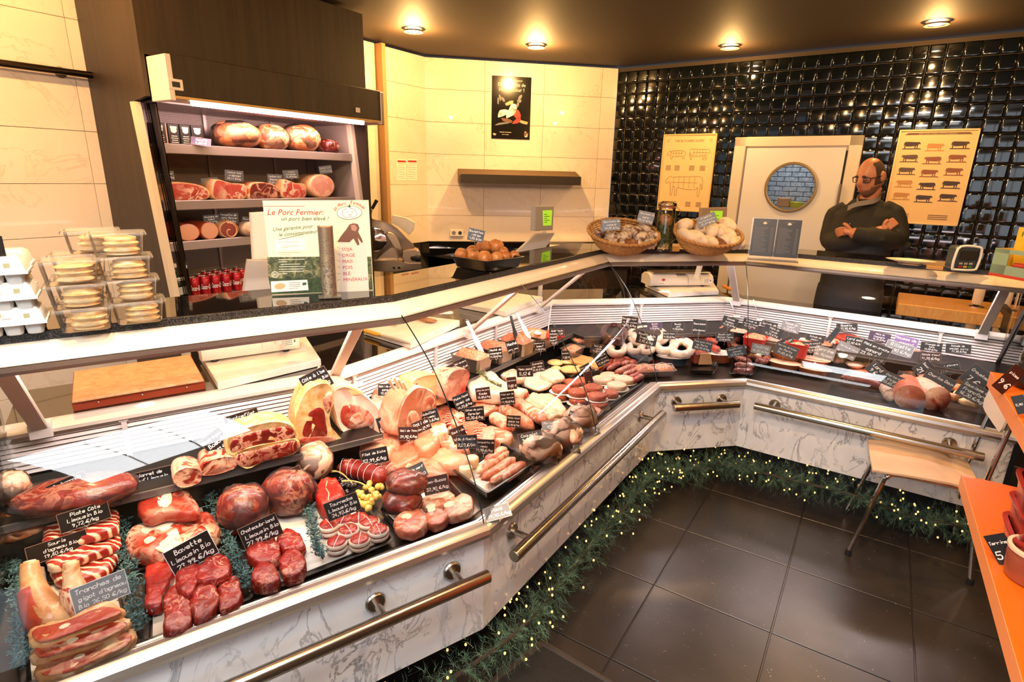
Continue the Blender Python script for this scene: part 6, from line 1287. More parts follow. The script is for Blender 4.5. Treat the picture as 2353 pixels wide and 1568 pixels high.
for i, p in enumerate(([(1380, 850), (1396, 838), (1412, 828)], [(1396, 850), (1412, 840), (1430, 832)], [(1414, 858), (1436, 848), (1458, 840)], [(1434, 863), (1450, 856), (1466, 848)], [(1448, 870), (1460, 864), (1472, 858)], [(1412, 832), (1430, 826), (1448, 828)], [(1430, 838), (1446, 832), (1462, 836)], [(1456, 876), (1466, 870), (1476, 864)])): roll('fresh_sausage', p, .61+.012*(i in (2, 5)), 7.5, M_saus, 'red fresh sausage, '+['first', 'second', 'third', 'fourth', 'fifth', 'sixth, lying at the back,', 'seventh, lying at the back,', 'last, at the tray corner,'][i]+' counted from the white patties', 'sausage', 'fresh sausages', 10)
# white pate tray, dough pieces and board behind the burgers
tray4([(1190, 882), (1236, 900), (1296, 868), (1244, 852)], .64, .03, M_gastro, 'low steel tray of white dumplings behind the poultry', None, name='steel_tray')
slab('white_pudding', [(1195, 878), (1212, 862), (1250, 852), (1286, 866), (1270, 882), (1238, 896)], .635, .02, M_white_fat, 'smooth white pudding spread in the low steel tray', 'meat', None, kz=.8)
slab('white_pudding', [(1240, 862), (1262, 846), (1292, 858), (1296, 870), (1268, 874)], .645, .03, M_white_fat, 'white pudding lobe at the rear of the steel tray', 'meat', None, kz=.8)
slab('poultry_roll', [(1168, 872), (1150, 858), (1180, 850), (1205, 860), (1200, 874)], .66, .03, M_chick, 'pale poultry pieces behind the white lard', 'meat', None, kz=.8)
tray4([(1252, 848), (1312, 864), (1352, 845), (1290, 825)], .64, .02, M_dgrey, 'dark tray with pale yellow dough parcels', None)
for i, (x, y, rx, ry) in enumerate(((1276, 834, 18, 8), (1306, 832, 18, 8), (1278, 848, 13, 8), (1312, 850, 24, 9), (1334, 846, 14, 7))): ball('dough_parcel', x, y, rx, ry, .635, M_dough, ['dough parcel at the back left', 'dough parcel under the small tilted card', 'small round dough parcel at the front left', 'long dough parcel at the front', 'dough parcel at the right end'][i], 'pastry', 'pale dough parcels', .08, 2)
m = MB(); a = [atz(x, y, .665) for x, y in ((1300, 828), (1372, 846), (1398, 832), (1330, 814))]; m.prism(a, Vector((0, 0, -.012))); tag(m.build('wooden_board', wood('beech_board', '#c98c4e', '#dba768', 12, (1, 12, 1)), smooth=0), 'small beech board beside the dough parcels', 'board')
# price cards of the middle unit
for a in ((890, 896, 42, 27, -2, .83, ('Rôti de porc', 'sans os', '13,48 €/kg')), (953, 895, 18, 24, 10, .80, ('sec', '9 €'), 'narrow brown price tag behind the Côte de veau card'), (893, 973, 50, 36, 14, .70, ('Veau Machine', '44,90 €/kg')), (969, 979, 40, 26, 22, .70, ('Rôti de', 'veau 19,90'), None), (938, 997, 44, 32, -2, .68, ('Rôti de Veau', '39,90 €/kg')), (986, 959, 46, 30, 16, .70, ('Médaillon', 'de veau', '44,90 €/kg')), (1054, 999, 34, 34, 22, .67, ('Sauté de', 'veau')), (1112, 1026, 48, 32, -2, .66, ('Blanquette de', 'veau', '19,90 €/kg')), (1073, 1016, 46, 32, 2, .68, ('Os à Moelle', '2,50 €/pc')), (1059, 840, 30, 26, 24, .80, ('Rôti de porc', 'filet 13,48')), (1036, 858, 30, 34, 24, .78, ('Rôti de porc', 'bardé', '12,40 €/kg')), (1064, 923, 40, 34, 24, .70, ('Plate Noyal', 'avec os', '14,22 €/kg')), (1090, 951, 45, 32, 6, .68, ('Côtes de porc', 'fermier', '13,20 €/kg')),
    (1110, 905, 33, 28, 8, .73, ('Côte de porc', 'fumée', '13,40 €/kg')), (1166, 915, 33, 30, 8, .67, ('Filet pur de', 'porc fermier', '17,90 €/kg')), (1180, 969, 32, 28, -2, .66, ('Plate Noyal', 'sans os', '13,90 €/kg')), (1176, 881, 22, 28, 8, .72, ('Crépinette', '2,00 €')), (1139, 812, 30, 26, 8, .86, ('Haché de', 'campagne', '11,20 €/kg')), (1177, 797, 26, 28, 18, .86, ('Haché', 'porc veau')), (1241, 796, 25, 24, 8, .86, ('Haché porc et', 'boeuf', '11,20 €/kg')), (1272, 782, 18, 23, 10, .86, ('Haché', 'boeuf', '13,40')), (1279, 764, 34, 16, 4, .86, ('Américain', 'maison 16,50')), (1235, 843, 30, 24, 12, .72, ('Quenelle', 'de veau', '15,90 €/kg')), (1206, 854, 37, 25, 5, .72, ('Veau pané', '5,12 €')), (1300, 817, 18, 22, 8, .72, ('Escalope', '2,90 €')),
    (1346, 848, 24, 18, 30, .68, ('Pain steak', '1,50')), (1382, 826, 30, 24, 32, .68, ('Saucisse de', 'porc fermier', '12,90 €/kg')), (1352, 868, 18, 26, 16, .67, (), 'blank brownish card leaning between burgers and white patties')):
    G(*a[:7], *(a[7:8]), mat=M_brownc if a[0] in (953, 969, 938, 1054, 1176, 1352, 1110) else None)
G(1275, 977, 60, 18, 8, .70, ('Poulet fermier', '9,95 €/kg'), 'silvered price card lying on the middle wrapped chicken', mat=M_silver, tilt=55, drop=0); G(1219, 1005, 56, 20, 16, .69, ('Coquelet', '9,90 €/kg'), tilt=55, drop=0); G(1321, 955, 28, 12, -18, .68, ('Pintade',), 'small dark card lying on the rear wrapped chicken', tilt=50, drop=0)
G(1143, 1178, 60, 22, 18, .632, ('Pavé', '19,90 €/kg'), 'silvered price card lying flat on the front ledge by the glass joint', mat=M_silver, tilt=65, drop=0, rim=M_white)
# ------------------------------------------------------------------ inner corner unit and its neighbours
def coil(cx, cy, rx, ry, z, rpx, mat, l, turns=1.6, a0=0, name='sausage_coil', g='sausage coils', rise=.012):
    n = int(turns*12); k = dist(atz(cx, cy, z))/FPX; pts = [atz(cx+rx*(1-.28*i/n)*math.cos(a0+i*2*PI/12), cy+ry*(1-.28*i/n)*math.sin(a0+i*2*PI/12), z+rpx*k+rise*i/12) for i in range(n+1)]; q = smoothpath(pts, 3); r = rpx*k
    m = MB(); m.tube(q, [r*.4]+[r*.85]+[r]*(len(q)-4)+[r*.85, r*.4], 10); o = m.build(name, mat, smooth=180); return tag(o, l, 'sausage', g)
for i, (x, y, w, d) in enumerate(((1322, 772, .15, .10), (1350, 800, .16, .11), (1330, 820, .12, .09))): tub(1 if i != 1 else 2, x, y, .66+.0*i, w, d, .05, M_clearp, ['clear pack of pinkish mince at the back corner', 'clear pack of netted orange mince in the corner', 'clear pack of mince below the Pain de viande card'][i], M_mince2, .8, 'pack', 'clear packs of mince', 'mince_pack', 1.15, None, .35)
coil(1412, 768, 28, 20, .69, 9, M_dark, 'dark brown blood sausage loop under the Boudin noir card', 1.4, .8)
coil(1488, 772, 46, 18, .68, 9, M_wsaus, 'large white sausage loop behind the plum card', 1.5, .3); coil(1560, 770, 32, 10, .67, 7, M_dark, 'dark sausages beside the Boudin vert card', 1.5, .5); coil(1640, 752, 30, 18, .66, 8.5, M_osaus, 'orange smoked sausage coil behind the tall black card', 1.9, 2.2); coil(1648, 770, 22, 8, .66, 8, M_osaus, 'lower orange smoked sausage by the salad tub', .9, 3)
tray4([(1392, 820), (1452, 822), (1450, 800), (1398, 800)], .64, .02, PT, 'black tray of small white sausage knots', None); tray4([(1432, 818), (1512, 822), (1510, 796), (1440, 796)], .65, .02, PT, 'black tray of grey white sausage links', None)
coil(1418, 802, 19, 14, .65, 8, M_wsaus, 'white sausage knot on the left black tray', 1.5, 1.0); coil(1460, 800, 18, 10, .66, 7, pm('grey_sausage', '#cbbdae', .35, coat=.4), 'grey white sausage links on the right black tray, left part', 1.6, .2); coil(1486, 802, 16, 9, .66, 7, MATS['grey_sausage'], 'grey white sausage links on the right black tray, right part', 1.6, 2.2)
coil(1528, 792, 26, 18, .66, 9, M_wsaus, 'white sausage loop behind the blue dish, left', 1.3, 2.8); coil(1566, 800, 26, 18, .66, 9, M_wsaus, 'white sausage loop behind the blue dish, right', 1.4, 3.6)
for i, p in enumerate(([(1572, 782), (1600, 778), (1628, 782), (1646, 788)], [(1580, 800), (1600, 796), (1618, 802)], [(1622, 796), (1640, 800), (1652, 806)])): roll('pink_sausage', p, .665, 8, M_saus, ['long pink sausage above the Foie gras card', 'pink sausage left of the foie gras card', 'pink sausage right of the foie gras card'][i], 'sausage', 'pink sausages')
M_wcer = pm('white_glaze', '#f3eee6', .2, coat=.5); M_bluecer = pm('blue_glaze', '#2b3a48', .2, coat=.5); M_terra = pm('terracotta', '#9c4f2c', .4, coat=.3); M_terral = pm('terracotta_rim', '#e6c3a8', .35, coat=.3)
def dish(x, y, w, hgt, z, mo, mi, fillm, l, cat='dish', rot=0, fillh=.75, asp=.62, mound=.006, g='oval dishes'):
    """oval dish; (x, y) = pixel centre of its rim"""
    c = atz(x, y, z+hgt); c.z = z; k = dist(c)/FPX; r = w*k/2; M = Matrix.Rotation(math.radians(rot), 3, 'Z'); t = thing('oval_dish', l, cat, c, g)
    m = MB(); m.lathe([(r*.72, 0), (r*.78, .003), (r*.95, hgt*.85), (r*1.02, hgt-.003), (r*1.02, hgt)], 28, c, M, 1, asp, True); m.f.pop(); m.mi.pop(); m.build('body', mo, t)
    m = MB(); m.lathe([(r*1.02, hgt), (r*.95, hgt+.001), (r*.9, hgt*.8), (r*.7, .006)], 28, c, M, 1, asp, True); m.build('glaze', mi, t)
    if fillm:
        m = MB(); m.lathe([(r*.88, hgt*fillh), (r*.8, hgt*fillh+mound*.7), (r*.5, hgt*fillh+mound*1.5), (r*.2, hgt*fillh+mound*2), (.001, hgt*fillh+mound*1.9)], 26, c, M, 1, asp, False)
        m.v = [v+Vector((0, 0, mnoise.noise(v*70)*mound*1.3)) for v in m.v]; m.build('filling', fillm, t, smooth=180)
    return t
dish(1547, 818, 76, .055, .60, M_bluecer, M_wcer, M_mince2, 'dark blue oval dish with white inside and orange spread'); roll('spoon', [(1512, 797), (1525, 808), (1540, 818)], .655, 2.5, M_steel, 'steel spoon handle resting in the blue dish', 'spoon')
dish(1653, 810, 74, .06, .60, M_terra, M_wcer, pm('red_onion', '#b0304a', .3, col2='#e0b0b0', ns=50, stretch=(1, 5, 1), bump=.6), 'brown oval pot with white inside and red onion slices')
for i, (x, y, l) in enumerate(((1488, 868, 'left clear pack with netted meat and herb by the corner'), (1530, 866, 'right clear pack with netted meat and herb by the corner'))):
    t = tub(2, x, y, .60, .10, .085, .04, M_clearp, l, M_mince2, .9, 'pack', 'netted meat packs', 'meat_pack', 1.25, None, .55); b = Vector(t['_w']); m = MB()
    for k in range(3): m.tube([b+UC*(-.05+.05*k)-NC*.045+Z*.05, b+UC*(-.03+.04*k)+Z*.064, b+UC*(-.05+.05*k)+NC*.045+Z*.05], .0012, 4); m.tube([b+UC*(-.055)+NC*(-.03+.03*k)+Z*.05, b+NC*(-.03+.03*k)+Z*.064, b+UC*.055+NC*(-.03+.03*k)+Z*.05], .0012, 4)
    m.build('netting', M_white, t)
tray4([(1583, 850), (1645, 852), (1650, 832), (1590, 828)], .625, .025, PT, 'black tray carrying the foie gras block', None)
b = atz(1612, 838, .61); m = MB(); m.obox(b-UC*.05, UC*.10, NC*.07, Z*.075, .01); o = m.build('foie_gras_block', pm('pate_crust', '#7a3324', .45, col2='#9a4a30', ns=20, bump=.3), smooth=20); tag(o, 'red brown foie gras block with tan cut face on the black tray', 'pate', 'pate blocks')
m = MB(); L = [onp(x, y, b-NC*.004, -NC) for x, y in ((1604, 838), (1610, 812), (1632, 812), (1636, 838))]; m = pillow(orient(L, -NC), -NC, .006, .0); m.build('cut_face', pm('foie_face', '#d9a572', .5), o, smooth=20)
for i, (p, l) in enumerate((([(1688, 820), (1705, 826), (1725, 834)], 'dark red sausage lying left in the tray at the glass joint'), ([(1690, 838), (1712, 842), (1730, 842)], 'dark red sausage lying in front at the glass joint'), ([(1716, 818), (1735, 820), (1748, 826)], 'dark red sausage right of the glass joint'), ([(1690, 850), (1710, 854), (1726, 850)], 'dark red sausage at the front edge of its tray'))): roll('dark_sausage', p, .625, 8, meat('cured_sausage', '#5a201c', '#82382f', '#b88a7a', .3, 26, 16, coat=.5), l, 'sausage', 'dark red sausages')
tray4([(1676, 858), (1735, 856), (1748, 818), (1690, 812)], .625, .025, PT, 'black tray of dark red sausages at the glass joint', None)
coil(1745, 822, 22, 12, .62, 8, MATS['cured_sausage'], 'dark red sausage ring at the start of the right counter', .9, 3.2); coil(1705, 790, 28, 14, .66, 8, M_dark, 'shiny blood sausages behind the Boudin raisins card', 1.6, 1)
# ------------------------------------------------------------------ right unit
M_redtub = pm('red_plastic', '#c22a26', .35, coat=.3)
tub(3, 1690, 782, .70, .105, .11, .055, PT, 'black tub of chunky meat salad under the first white ladle', M_patel, .9, 'tub', 'salad tubs'); tub(3, 1728, 808, .68, .115, .11, .085, M_redtub, 'left red tub of orange meat spread', M_mince2, .9, 'tub', 'red tubs'); tub(3, 1826, 822, .68, .11, .10, .085, M_redtub, 'right red tub with a spoon, behind the silvered card', M_mince2, .7, 'tub', 'red tubs'); tub(3, 1868, 806, .70, .17, .11, .045, PT, 'low black tub with white rim of red meat salad', M_pork, .9, 'tub', 'salad tubs', inner=M_white)
b = atz(1766, 814, .66); m = MB(); m.obox(b-UD*.055, UD*.11, ND*.10, Z*.085, .012); o = m.build('pate_loaf', pm('pate_side', '#5d5148', .5, col2='#7b6a58', ns=18), smooth=20); tag(o, 'tall meat loaf with grey brown sides and pink top', 'pate', 'pate blocks'); m = MB(); m.obox(b-UD*.05+ND*.005+Z*.084, UD*.10, ND*.09, Z*.006, .004); m.build('pink_top', pm('loaf_pink', '#d9a093', .5, col2='#c98a7c', ns=60), o, smooth=20)
for i, (x, y) in enumerate(((1692, 728), (1746, 736))):
    c = atz(x, y, .79); m = MB(); m.blob(c, (.03, .022, .009), 0, 1, 0, 14, 8); o = m.build('ladle', M_white, smooth=180); tag(o, ['left white ladle resting high on the salad tub', 'right white ladle above the red tub'][i], 'ladle', 'white ladles'); m = MB(); k = CAM+ray(*((1672, 690), (1728, 692))[i])*((c-CAM).dot(FWD)/ray(*((1672, 690), (1728, 692))[i]).dot(FWD)); m.tube([c, k+ND*.05], .003, 6); m.build('handle', M_chrome, o)
dish(1808, 812, 66, .045, .64, M_terra, M_terral, M_pate, 'terracotta oval dish at the rear, behind the Terrine de bison card', rot=-35); dish(1802, 832, 70, .045, .605, M_terra, M_terral, M_pate, 'terracotta oval dish of coarse pâté at the front left', rot=-35); dish(1868, 824, 72, .045, .63, M_terra, M_terral, M_patel, 'terracotta oval dish of smooth pâté behind the front ones', rot=-35); dish(1870, 845, 72, .045, .60, M_terra, M_terral, M_pate, 'terracotta dish heaped with brown pâté nearest the glass', rot=-35, mound=.016)
o = ball('ham_round', 1946, 778, 28, 14, .72, M_porkr, 'round raw ham with white fat rim at the rear', 'ham', None, .05, 2); ball('ham_round', 1914, 786, 16, 10, .72, M_porkr, 'small smoked ham end left of the round raw ham', 'ham', None, .05, 2)
for i, (x, y, w, mt, l) in enumerate(((1914, 806, .07, M_cream, 'stack of pale cheese slices under the narrow tilted card'), (1962, 812, .08, pm('orange_pate', '#d9763c', .5), 'orange pâté block under the Lard salé card'))):
    b = atz(x, y, .66); t = thing('food_block', l, 'cold cut', b, 'blocks on the middle shelf')
    for k in range(4): m = MB(); m.obox(b-UD*w/2+Z*(.014*k), UD*w, ND*.07, Z*.012, .002); m.build('slice', mt if (k == 3) else (M_pork if k % 2 else M_fat), t, smooth=0)
ball('dry_ham', 2010, 800, 36, 14, .70, M_dark, 'dark pâté mound behind the large black card', 'meat', None, .06, 2)
for i, (x, y, rx, ry, mt, l) in enumerate(((1965, 838, 20, 9, M_patel, 'beige terrine slice below the silvered cards'), (1925, 828, 14, 9, M_patel, 'small beige terrine block under the scalloped card'), (2000, 838, 22, 9, M_pate, 'brown terrine slices left of the smoked bacon'), (2052, 836, 26, 18, M_porkr, 'wedge of smoked bacon pointing up'), (2088, 856, 28, 18, M_pork, 'fan of pink cooked ham slices'), (2190, 866, 28, 18, pm('liver_sausage', '#8a4a30', .4, coat=.3), 'half round brown liver sausage'), (1985, 856, 30, 8, M_pork, 'row of bacon slices behind the long dry sausage'), (2120, 862, 14, 12, M_bone, 'pale sausage ends between the chorizo cards'))): ball('cold_cut', x, y, rx, ry, .61+.03*(i < 3), mt, l, 'cold cut', 'cold cuts on the right counter', .1, 3)
roll('dry_sausage', [(1935, 868), (1970, 874), (2010, 884), (2040, 894)], .60, 12, meat('dry_sausage', '#4a1c18', '#6d2e26', '#a07a6a', .3, 30, 20), 'long dark dry sausage lying along the front', 'sausage', None)
roll('white_dry_sausage', [(2030, 885), (2040, 900), (2048, 916)], .60, 13, pm('mould_white', '#cdb7a2', .7, col2='#9c7a66', ns=30), 'stubby whitish dry sausage next to the white paper edge', 'sausage', None, taper=True)
def cutsaus(x0, y0, x1, y1, z, rpx, mat, face, l):
    o = roll('cut_sausage', [(x0, y0), ((x0+x1)/2, (y0+y1)/2), (x1, y1)], z, rpx, mat, l, 'sausage', 'large cut sausages', 18, False); k = dist(atz(x1, y1, z))/FPX; r = rpx*k; a = atz(x0, y0, z+r*.9); b = atz(x1, y1, z+r*.9); d = (b-a).normalized(); s_ = d.cross(Z).normalized(); u = s_.cross(d); m = MB()
    m.rings([[b+d*e+s_*r*f*math.cos(t)+u*r*f*math.sin(t) for t in [2*PI*i/20 for i in range(20)]] for e, f in ((0, .96), (.002, .94), (.003, .5))], True, False, True); m.build('cut_face', face, o, smooth=60)
M_chor = meat('chorizo_face', '#7a1a14', '#9c2c1e', '#e0a080', 1.4, 40, 40, coat=.2); cutsaus(2112, 892, 2152, 918, .605, 27, M_porkr, M_chor, 'big round chorizo with speckled dark red cut face'); cutsaus(2082, 888, 2090, 914, .605, 27, M_pork, pm('ham_face_brown', '#a8644c', .5), 'round pink ham roll with brownish cut face'); cutsaus(2120, 872, 2132, 884, .63, 12, M_saus, M_porkr, 'thin cured sausage behind the big chorizo')
for i, p in enumerate(([(2192, 880), (2225, 882), (2262, 896)], [(2168, 892), (2185, 890), (2205, 894)], [(2170, 908), (2185, 912), (2200, 916)])): roll('frankfurter', p, .63, 9, M_osaus, ['long orange frankfurter at the right end', 'short orange sausage left of the puff pastry roll', 'small orange sausage at the front right'][i], 'sausage', 'orange sausages')
for i, p in enumerate(([(2195, 905), (2215, 906), (2238, 910)], [(2205, 922), (2230, 926), (2252, 932)], [(2190, 892), (2205, 890), (2215, 894)])): roll('sausage_roll', p, .61, 11, M_pie, ['middle puff pastry sausage roll at the right end', 'front puff pastry sausage roll at the right end', 'rear puff pastry sausage roll at the right end'][i], 'pastry', 'puff pastry sausage rolls', 10, flat=.8)
for i, (x, y, w, l) in enumerate(((2078, 832, .17, 'black tub of pink salad behind the smoked bacon'), (2212, 846, .20, 'wide black tub of creamy salad in the rear right'), (2310, 856, .16, 'black tub of creamy salad at the far right end'), (2150, 836, .12, 'black tub with pale salad behind the white dish'))): tub(3, x, y, .67, w, .13, .055, PT, l, M_patel, .85, 'tub', 'salad tubs', inner=M_white, mound=.4)
dish(2140, 840, 70, .04, .63, M_wcer, M_wcer, M_pork, 'white ribbed dish of pink salad behind the Filet d\'Anvers card')
b = [atz(x, y, .602) for x, y in ((1724, 872), (2030, 936), (2028, 908), (1722, 846))]
m = MB(); m.obox(at(3, .40, .10, .59), UD*.72, ND*.2, Z*.016); tag(m.build('black_slab', PT, smooth=0), 'long black display slab along the front of the right counter', 'slab')
PUR = dict(mat=M_purple)
for a in ((1447, 741, 36, 26, -2, .76, ('Boudin noir', 'de Pro maison', '14,20 €/kg')), (1504, 750, 33, 18, 6, .75, ('Boudin', 'blanc', '11,50 €/kg'), 'plum coloured price tag on the large white sausage loop', PUR), (1557, 751, 28, 19, 3, .74, ('Boudin', 'vert', '14,50 €/kg')), (1607, 752, 30, 34, 2, .74, ('Saucisson', "d'Ardenne")), (1486, 778, 46, 28, -8, .72, ('Boudin à la', 'Trappiste', '2,95 €/kg')), (1538, 771, 28, 17, 4, .72, ('Boudin blanc', '11,50 €/kg')), (1374, 802, 34, 20, -4, .72, ('Pain de', 'viande', '13,20 €/kg')), (1614, 794, 42, 24, -6, .72, ('Foie gras d\'oie', 'au Porto', '105,99 €/kg')), (1665, 775, 38, 20, 6, .72, ('Boudin noir', 'Raisins figues', '13,50 €/kg')), (1692, 808, 40, 22, 20, .70, ('Boudin noir', 'pommes', '13,90 €/kg')),
    (1677, 741, 34, 22, -12, .79, ('Salade', 'museau', '11,20 €/kg')), (1725, 745, 34, 20, -8, .79, ('Salade de', 'museau rouge', '12,90 €/kg')), (1748, 803, 40, 22, -4, .70, ('Toutrag', '16,50 €/kg'), None, dict(mat=M_silver)), (1768, 746, 34, 12, -6, .80, ('Salade de',)), (1776, 763, 42, 22, -14, .77, ('Pâté de', 'viande', '16,20 €/kg')), (1817, 752, 38, 22, -8, .78, ('Salade de', 'boeuf', '14,50 €/kg'), None, dict(mat=M_silver)), (1806, 786, 32, 14, 34, .72, ('Jambon',), 'narrow black card tilted in front of the right red tub'), (1806, 806, 48, 26, -14, .70, ('Terrine de bison', 'au Porto', '24,60 €/kg')), (1862, 798, 46, 26, 14, .70, ('Terrine de canard', 'au Champagne', '24,90 €/kg')), (1873, 778, 38, 14, -6, .76, ('Salade de', 'jambon')), (1895, 811, 42, 26, -8, .68, ('Terrine', 'de faisan'), 'scalloped grey price card over the smooth pâté', dict(mat=M_silver)), (1915, 770, 12, 32, -26, .78, (), 'narrow black card seen almost edge on beside the round raw ham'), (1946, 752, 42, 16, 10, .79, ('Rosette', '22,90 €/kg')), (1946, 806, 44, 28, -18, .69, ('Terrine de lièvre', '26,30 €/kg'), None, dict(mat=M_silver)), (1963, 785, 36, 20, -3, .72, ('Lard salé', '12,40 €/kg')), (2008, 808, 60, 36, -14, .70, ('Pâté en croûte', 'canard', '23,50 €/kg')), (2021, 775, 42, 20, -3, .76, ('Pâté du', 'Campagne', '16,20 €/kg'), None, PUR), (2082, 785, 46, 22, -6, .76, ('Mousse de', 'canard'), None, dict(mat=pm('lilac_card', '#8a6fa0', .35), rim=M_white)), (2066, 802, 54, 26, -9, .73, ('Rillette', '23,90 €/kg'), None, dict(mat=M_silver, rim=M_white)),
    (2140, 798, 40, 20, 4, .75, ('Fromage de', 'tête', '13,20 €/kg')), (2139, 820, 38, 20, 8, .73, ("Salade d'oeuf", '11,20 €/kg'), None, dict(mat=M_brownc)), (2202, 802, 46, 22, 8, .76, ('Salade de', 'poulet curry', '17,70 €/kg')), (2181, 847, 40, 28, 24, .68, ("Filet d'Anvers", '33,90 €/kg')), (2126, 851, 36, 22, -42, .67, ('Saucisson', '21 €')), (2244, 869, 48, 36, -30, .68, ('Croustade', '7 €')), (2089, 873, 50, 22, -12, .66, ('Filet de', 'saxe 25,20')), (2055, 877, 52, 28, -15, .66, ("Chorizo piment", "d'oignon", '23,65 €/kg')), (2155, 878, 60, 34, -19, .67, ('Chorizo Doux', '22,95 €/kg')), (2239, 904, 60, 34, -19, .66, ('Saucisse de', 'Francfort', '16,20 €/kg')), (2012, 850, 34, 20, -35, .64, ('Lard', '9 €'))):
    G(*a[:7], *(a[7:8]), **(a[8] if len(a) > 8 else {}))
# ------------------------------------------------------------------ scales, boards and slicer
def quadbox(px4, z, th, mat, name, lab, cat, group=None, bev=.003):
    q = orient([atz(x, y, z) for x, y in px4], Z); m = MB(); m.rings([[p-Z*th for p in q], [p-Z*.003 for p in q], [p+(sum(q, Vector())/4-p).normalized()*.003 for p in q]]); o = m.build(name, mat, smooth=30)
    return tag(o, lab, cat, group) if lab else o
M_board = wood('cutting_board_wood', '#c98858', '#e6b98a', 9, (3, 3, 1), .45, .05); M_boardred = pm('board_red', '#8e2c16', .35, coat=.2); M_poly = pm('white_poly', '#f5efe2', .45, col2='#ebe0cc', ns=10)
wb = quadbox([(170, 854), (437, 815), (468, 872), (165, 922)], .952, .008, M_board, 'cutting_board', 'worn red brown wooden board on the near worktop', 'cutting board')
q = orient([atz(x, y, .944) for x, y in ((169, 855), (438, 816), (469, 873), (164, 923))], Z); m = MB(); m.rings([[p-Z*.037 for p in q], [p for p in q]]); m.build('red_edge', M_boardred, wb, smooth=0)
a, b = atz(164, 923, .944), atz(469, 873, .944); m = MB()
for k in (.18, .5, .85): c = a+(b-a)*k-Z*.018; m.blob(c, (.004, .004, .004), 0, 1, 0, 8, 6); 
m.build('screw', M_chrome, wb)
quadbox([(456, 810), (702, 772), (737, 825), (500, 880)], .938, .03, M_poly, 'poly_board', 'thick white plastic board under the near scale', 'cutting board', 'white plastic boards')
quadbox([(1052, 696), (1145, 668), (1247, 682), (1162, 716)], .938, .03, M_poly, 'poly_board', 'white plastic board under the middle scale', 'cutting board', 'white plastic boards')
quadbox([(1483, 650), (1640, 650), (1652, 668), (1537, 674)], .938, .03, M_poly, 'poly_board', 'white plastic board under the scale by the corner', 'cutting board', 'white plastic boards')
quadbox([(836, 754), (935, 722), (1056, 736), (944, 786)], .942, .034, M_poly, 'poly_board', 'white plastic board with tongs and knife on it', 'cutting board', 'white plastic boards')
def tongs(p0, p1, z, mat, l, r=.006):
    a, b = atz(*p0, z), atz(*p1, z); d = (b-a); s_ = d.cross(Z).normalized(); m = MB()
    for e in (-1, 1): m.tube([a, a+d*.5+s_*.012*e, a+d*.78+s_*.02*e], r, 6); m.blob(a+d*.9+s_*.012*e, (.04, .018, .008), .05, 2, 1, 12, 8, 1, Matrix.Rotation(math.atan2(d.y, d.x), 3, 'Z'))
    return tag(m.build('tongs', mat, smooth=180), l, 'tongs', 'serving tongs')
tongs((955, 719), (1034, 719), .955, M_white, 'white serving tongs at the back of the plastic board'); tongs((935, 726), (994, 738), .952, pm('brown_plastic', '#a5714c', .4), 'brown serving tongs on the plastic board')
def knife(hnd, tip, z, mat, l):
    a, b = atz(*hnd, z), atz(*tip, z); d = b-a; s_ = d.cross(Z).normalized(); m = MB(); m.tube([a, a+d*.12, a+d*.3, a+d*.36], [.010, .012, .011, .008], 8); o = m.build('knife', mat); m = MB(); m.prism([a+d*.34-s_*.010, b, a+d*.85+s_*.012, a+d*.34+s_*.012], Z*.002); m.build('blade', M_steel, o, smooth=0); return tag(o, l, 'knife', 'butcher knives')
knife((838, 760), (944, 792), .93, pm('knife_yellow', '#e2a832', .4), 'yellow handled butcher knife in front of the plastic board'); knife((1662, 657), (1716, 684), .93, pm('knife_orange', '#e68a1e', .4), 'orange handled knife lying by the inner corner post'); knife((886, 738), (912, 748), .95, M_ivory, 'small paring knife on the plastic board')
SCALES = []
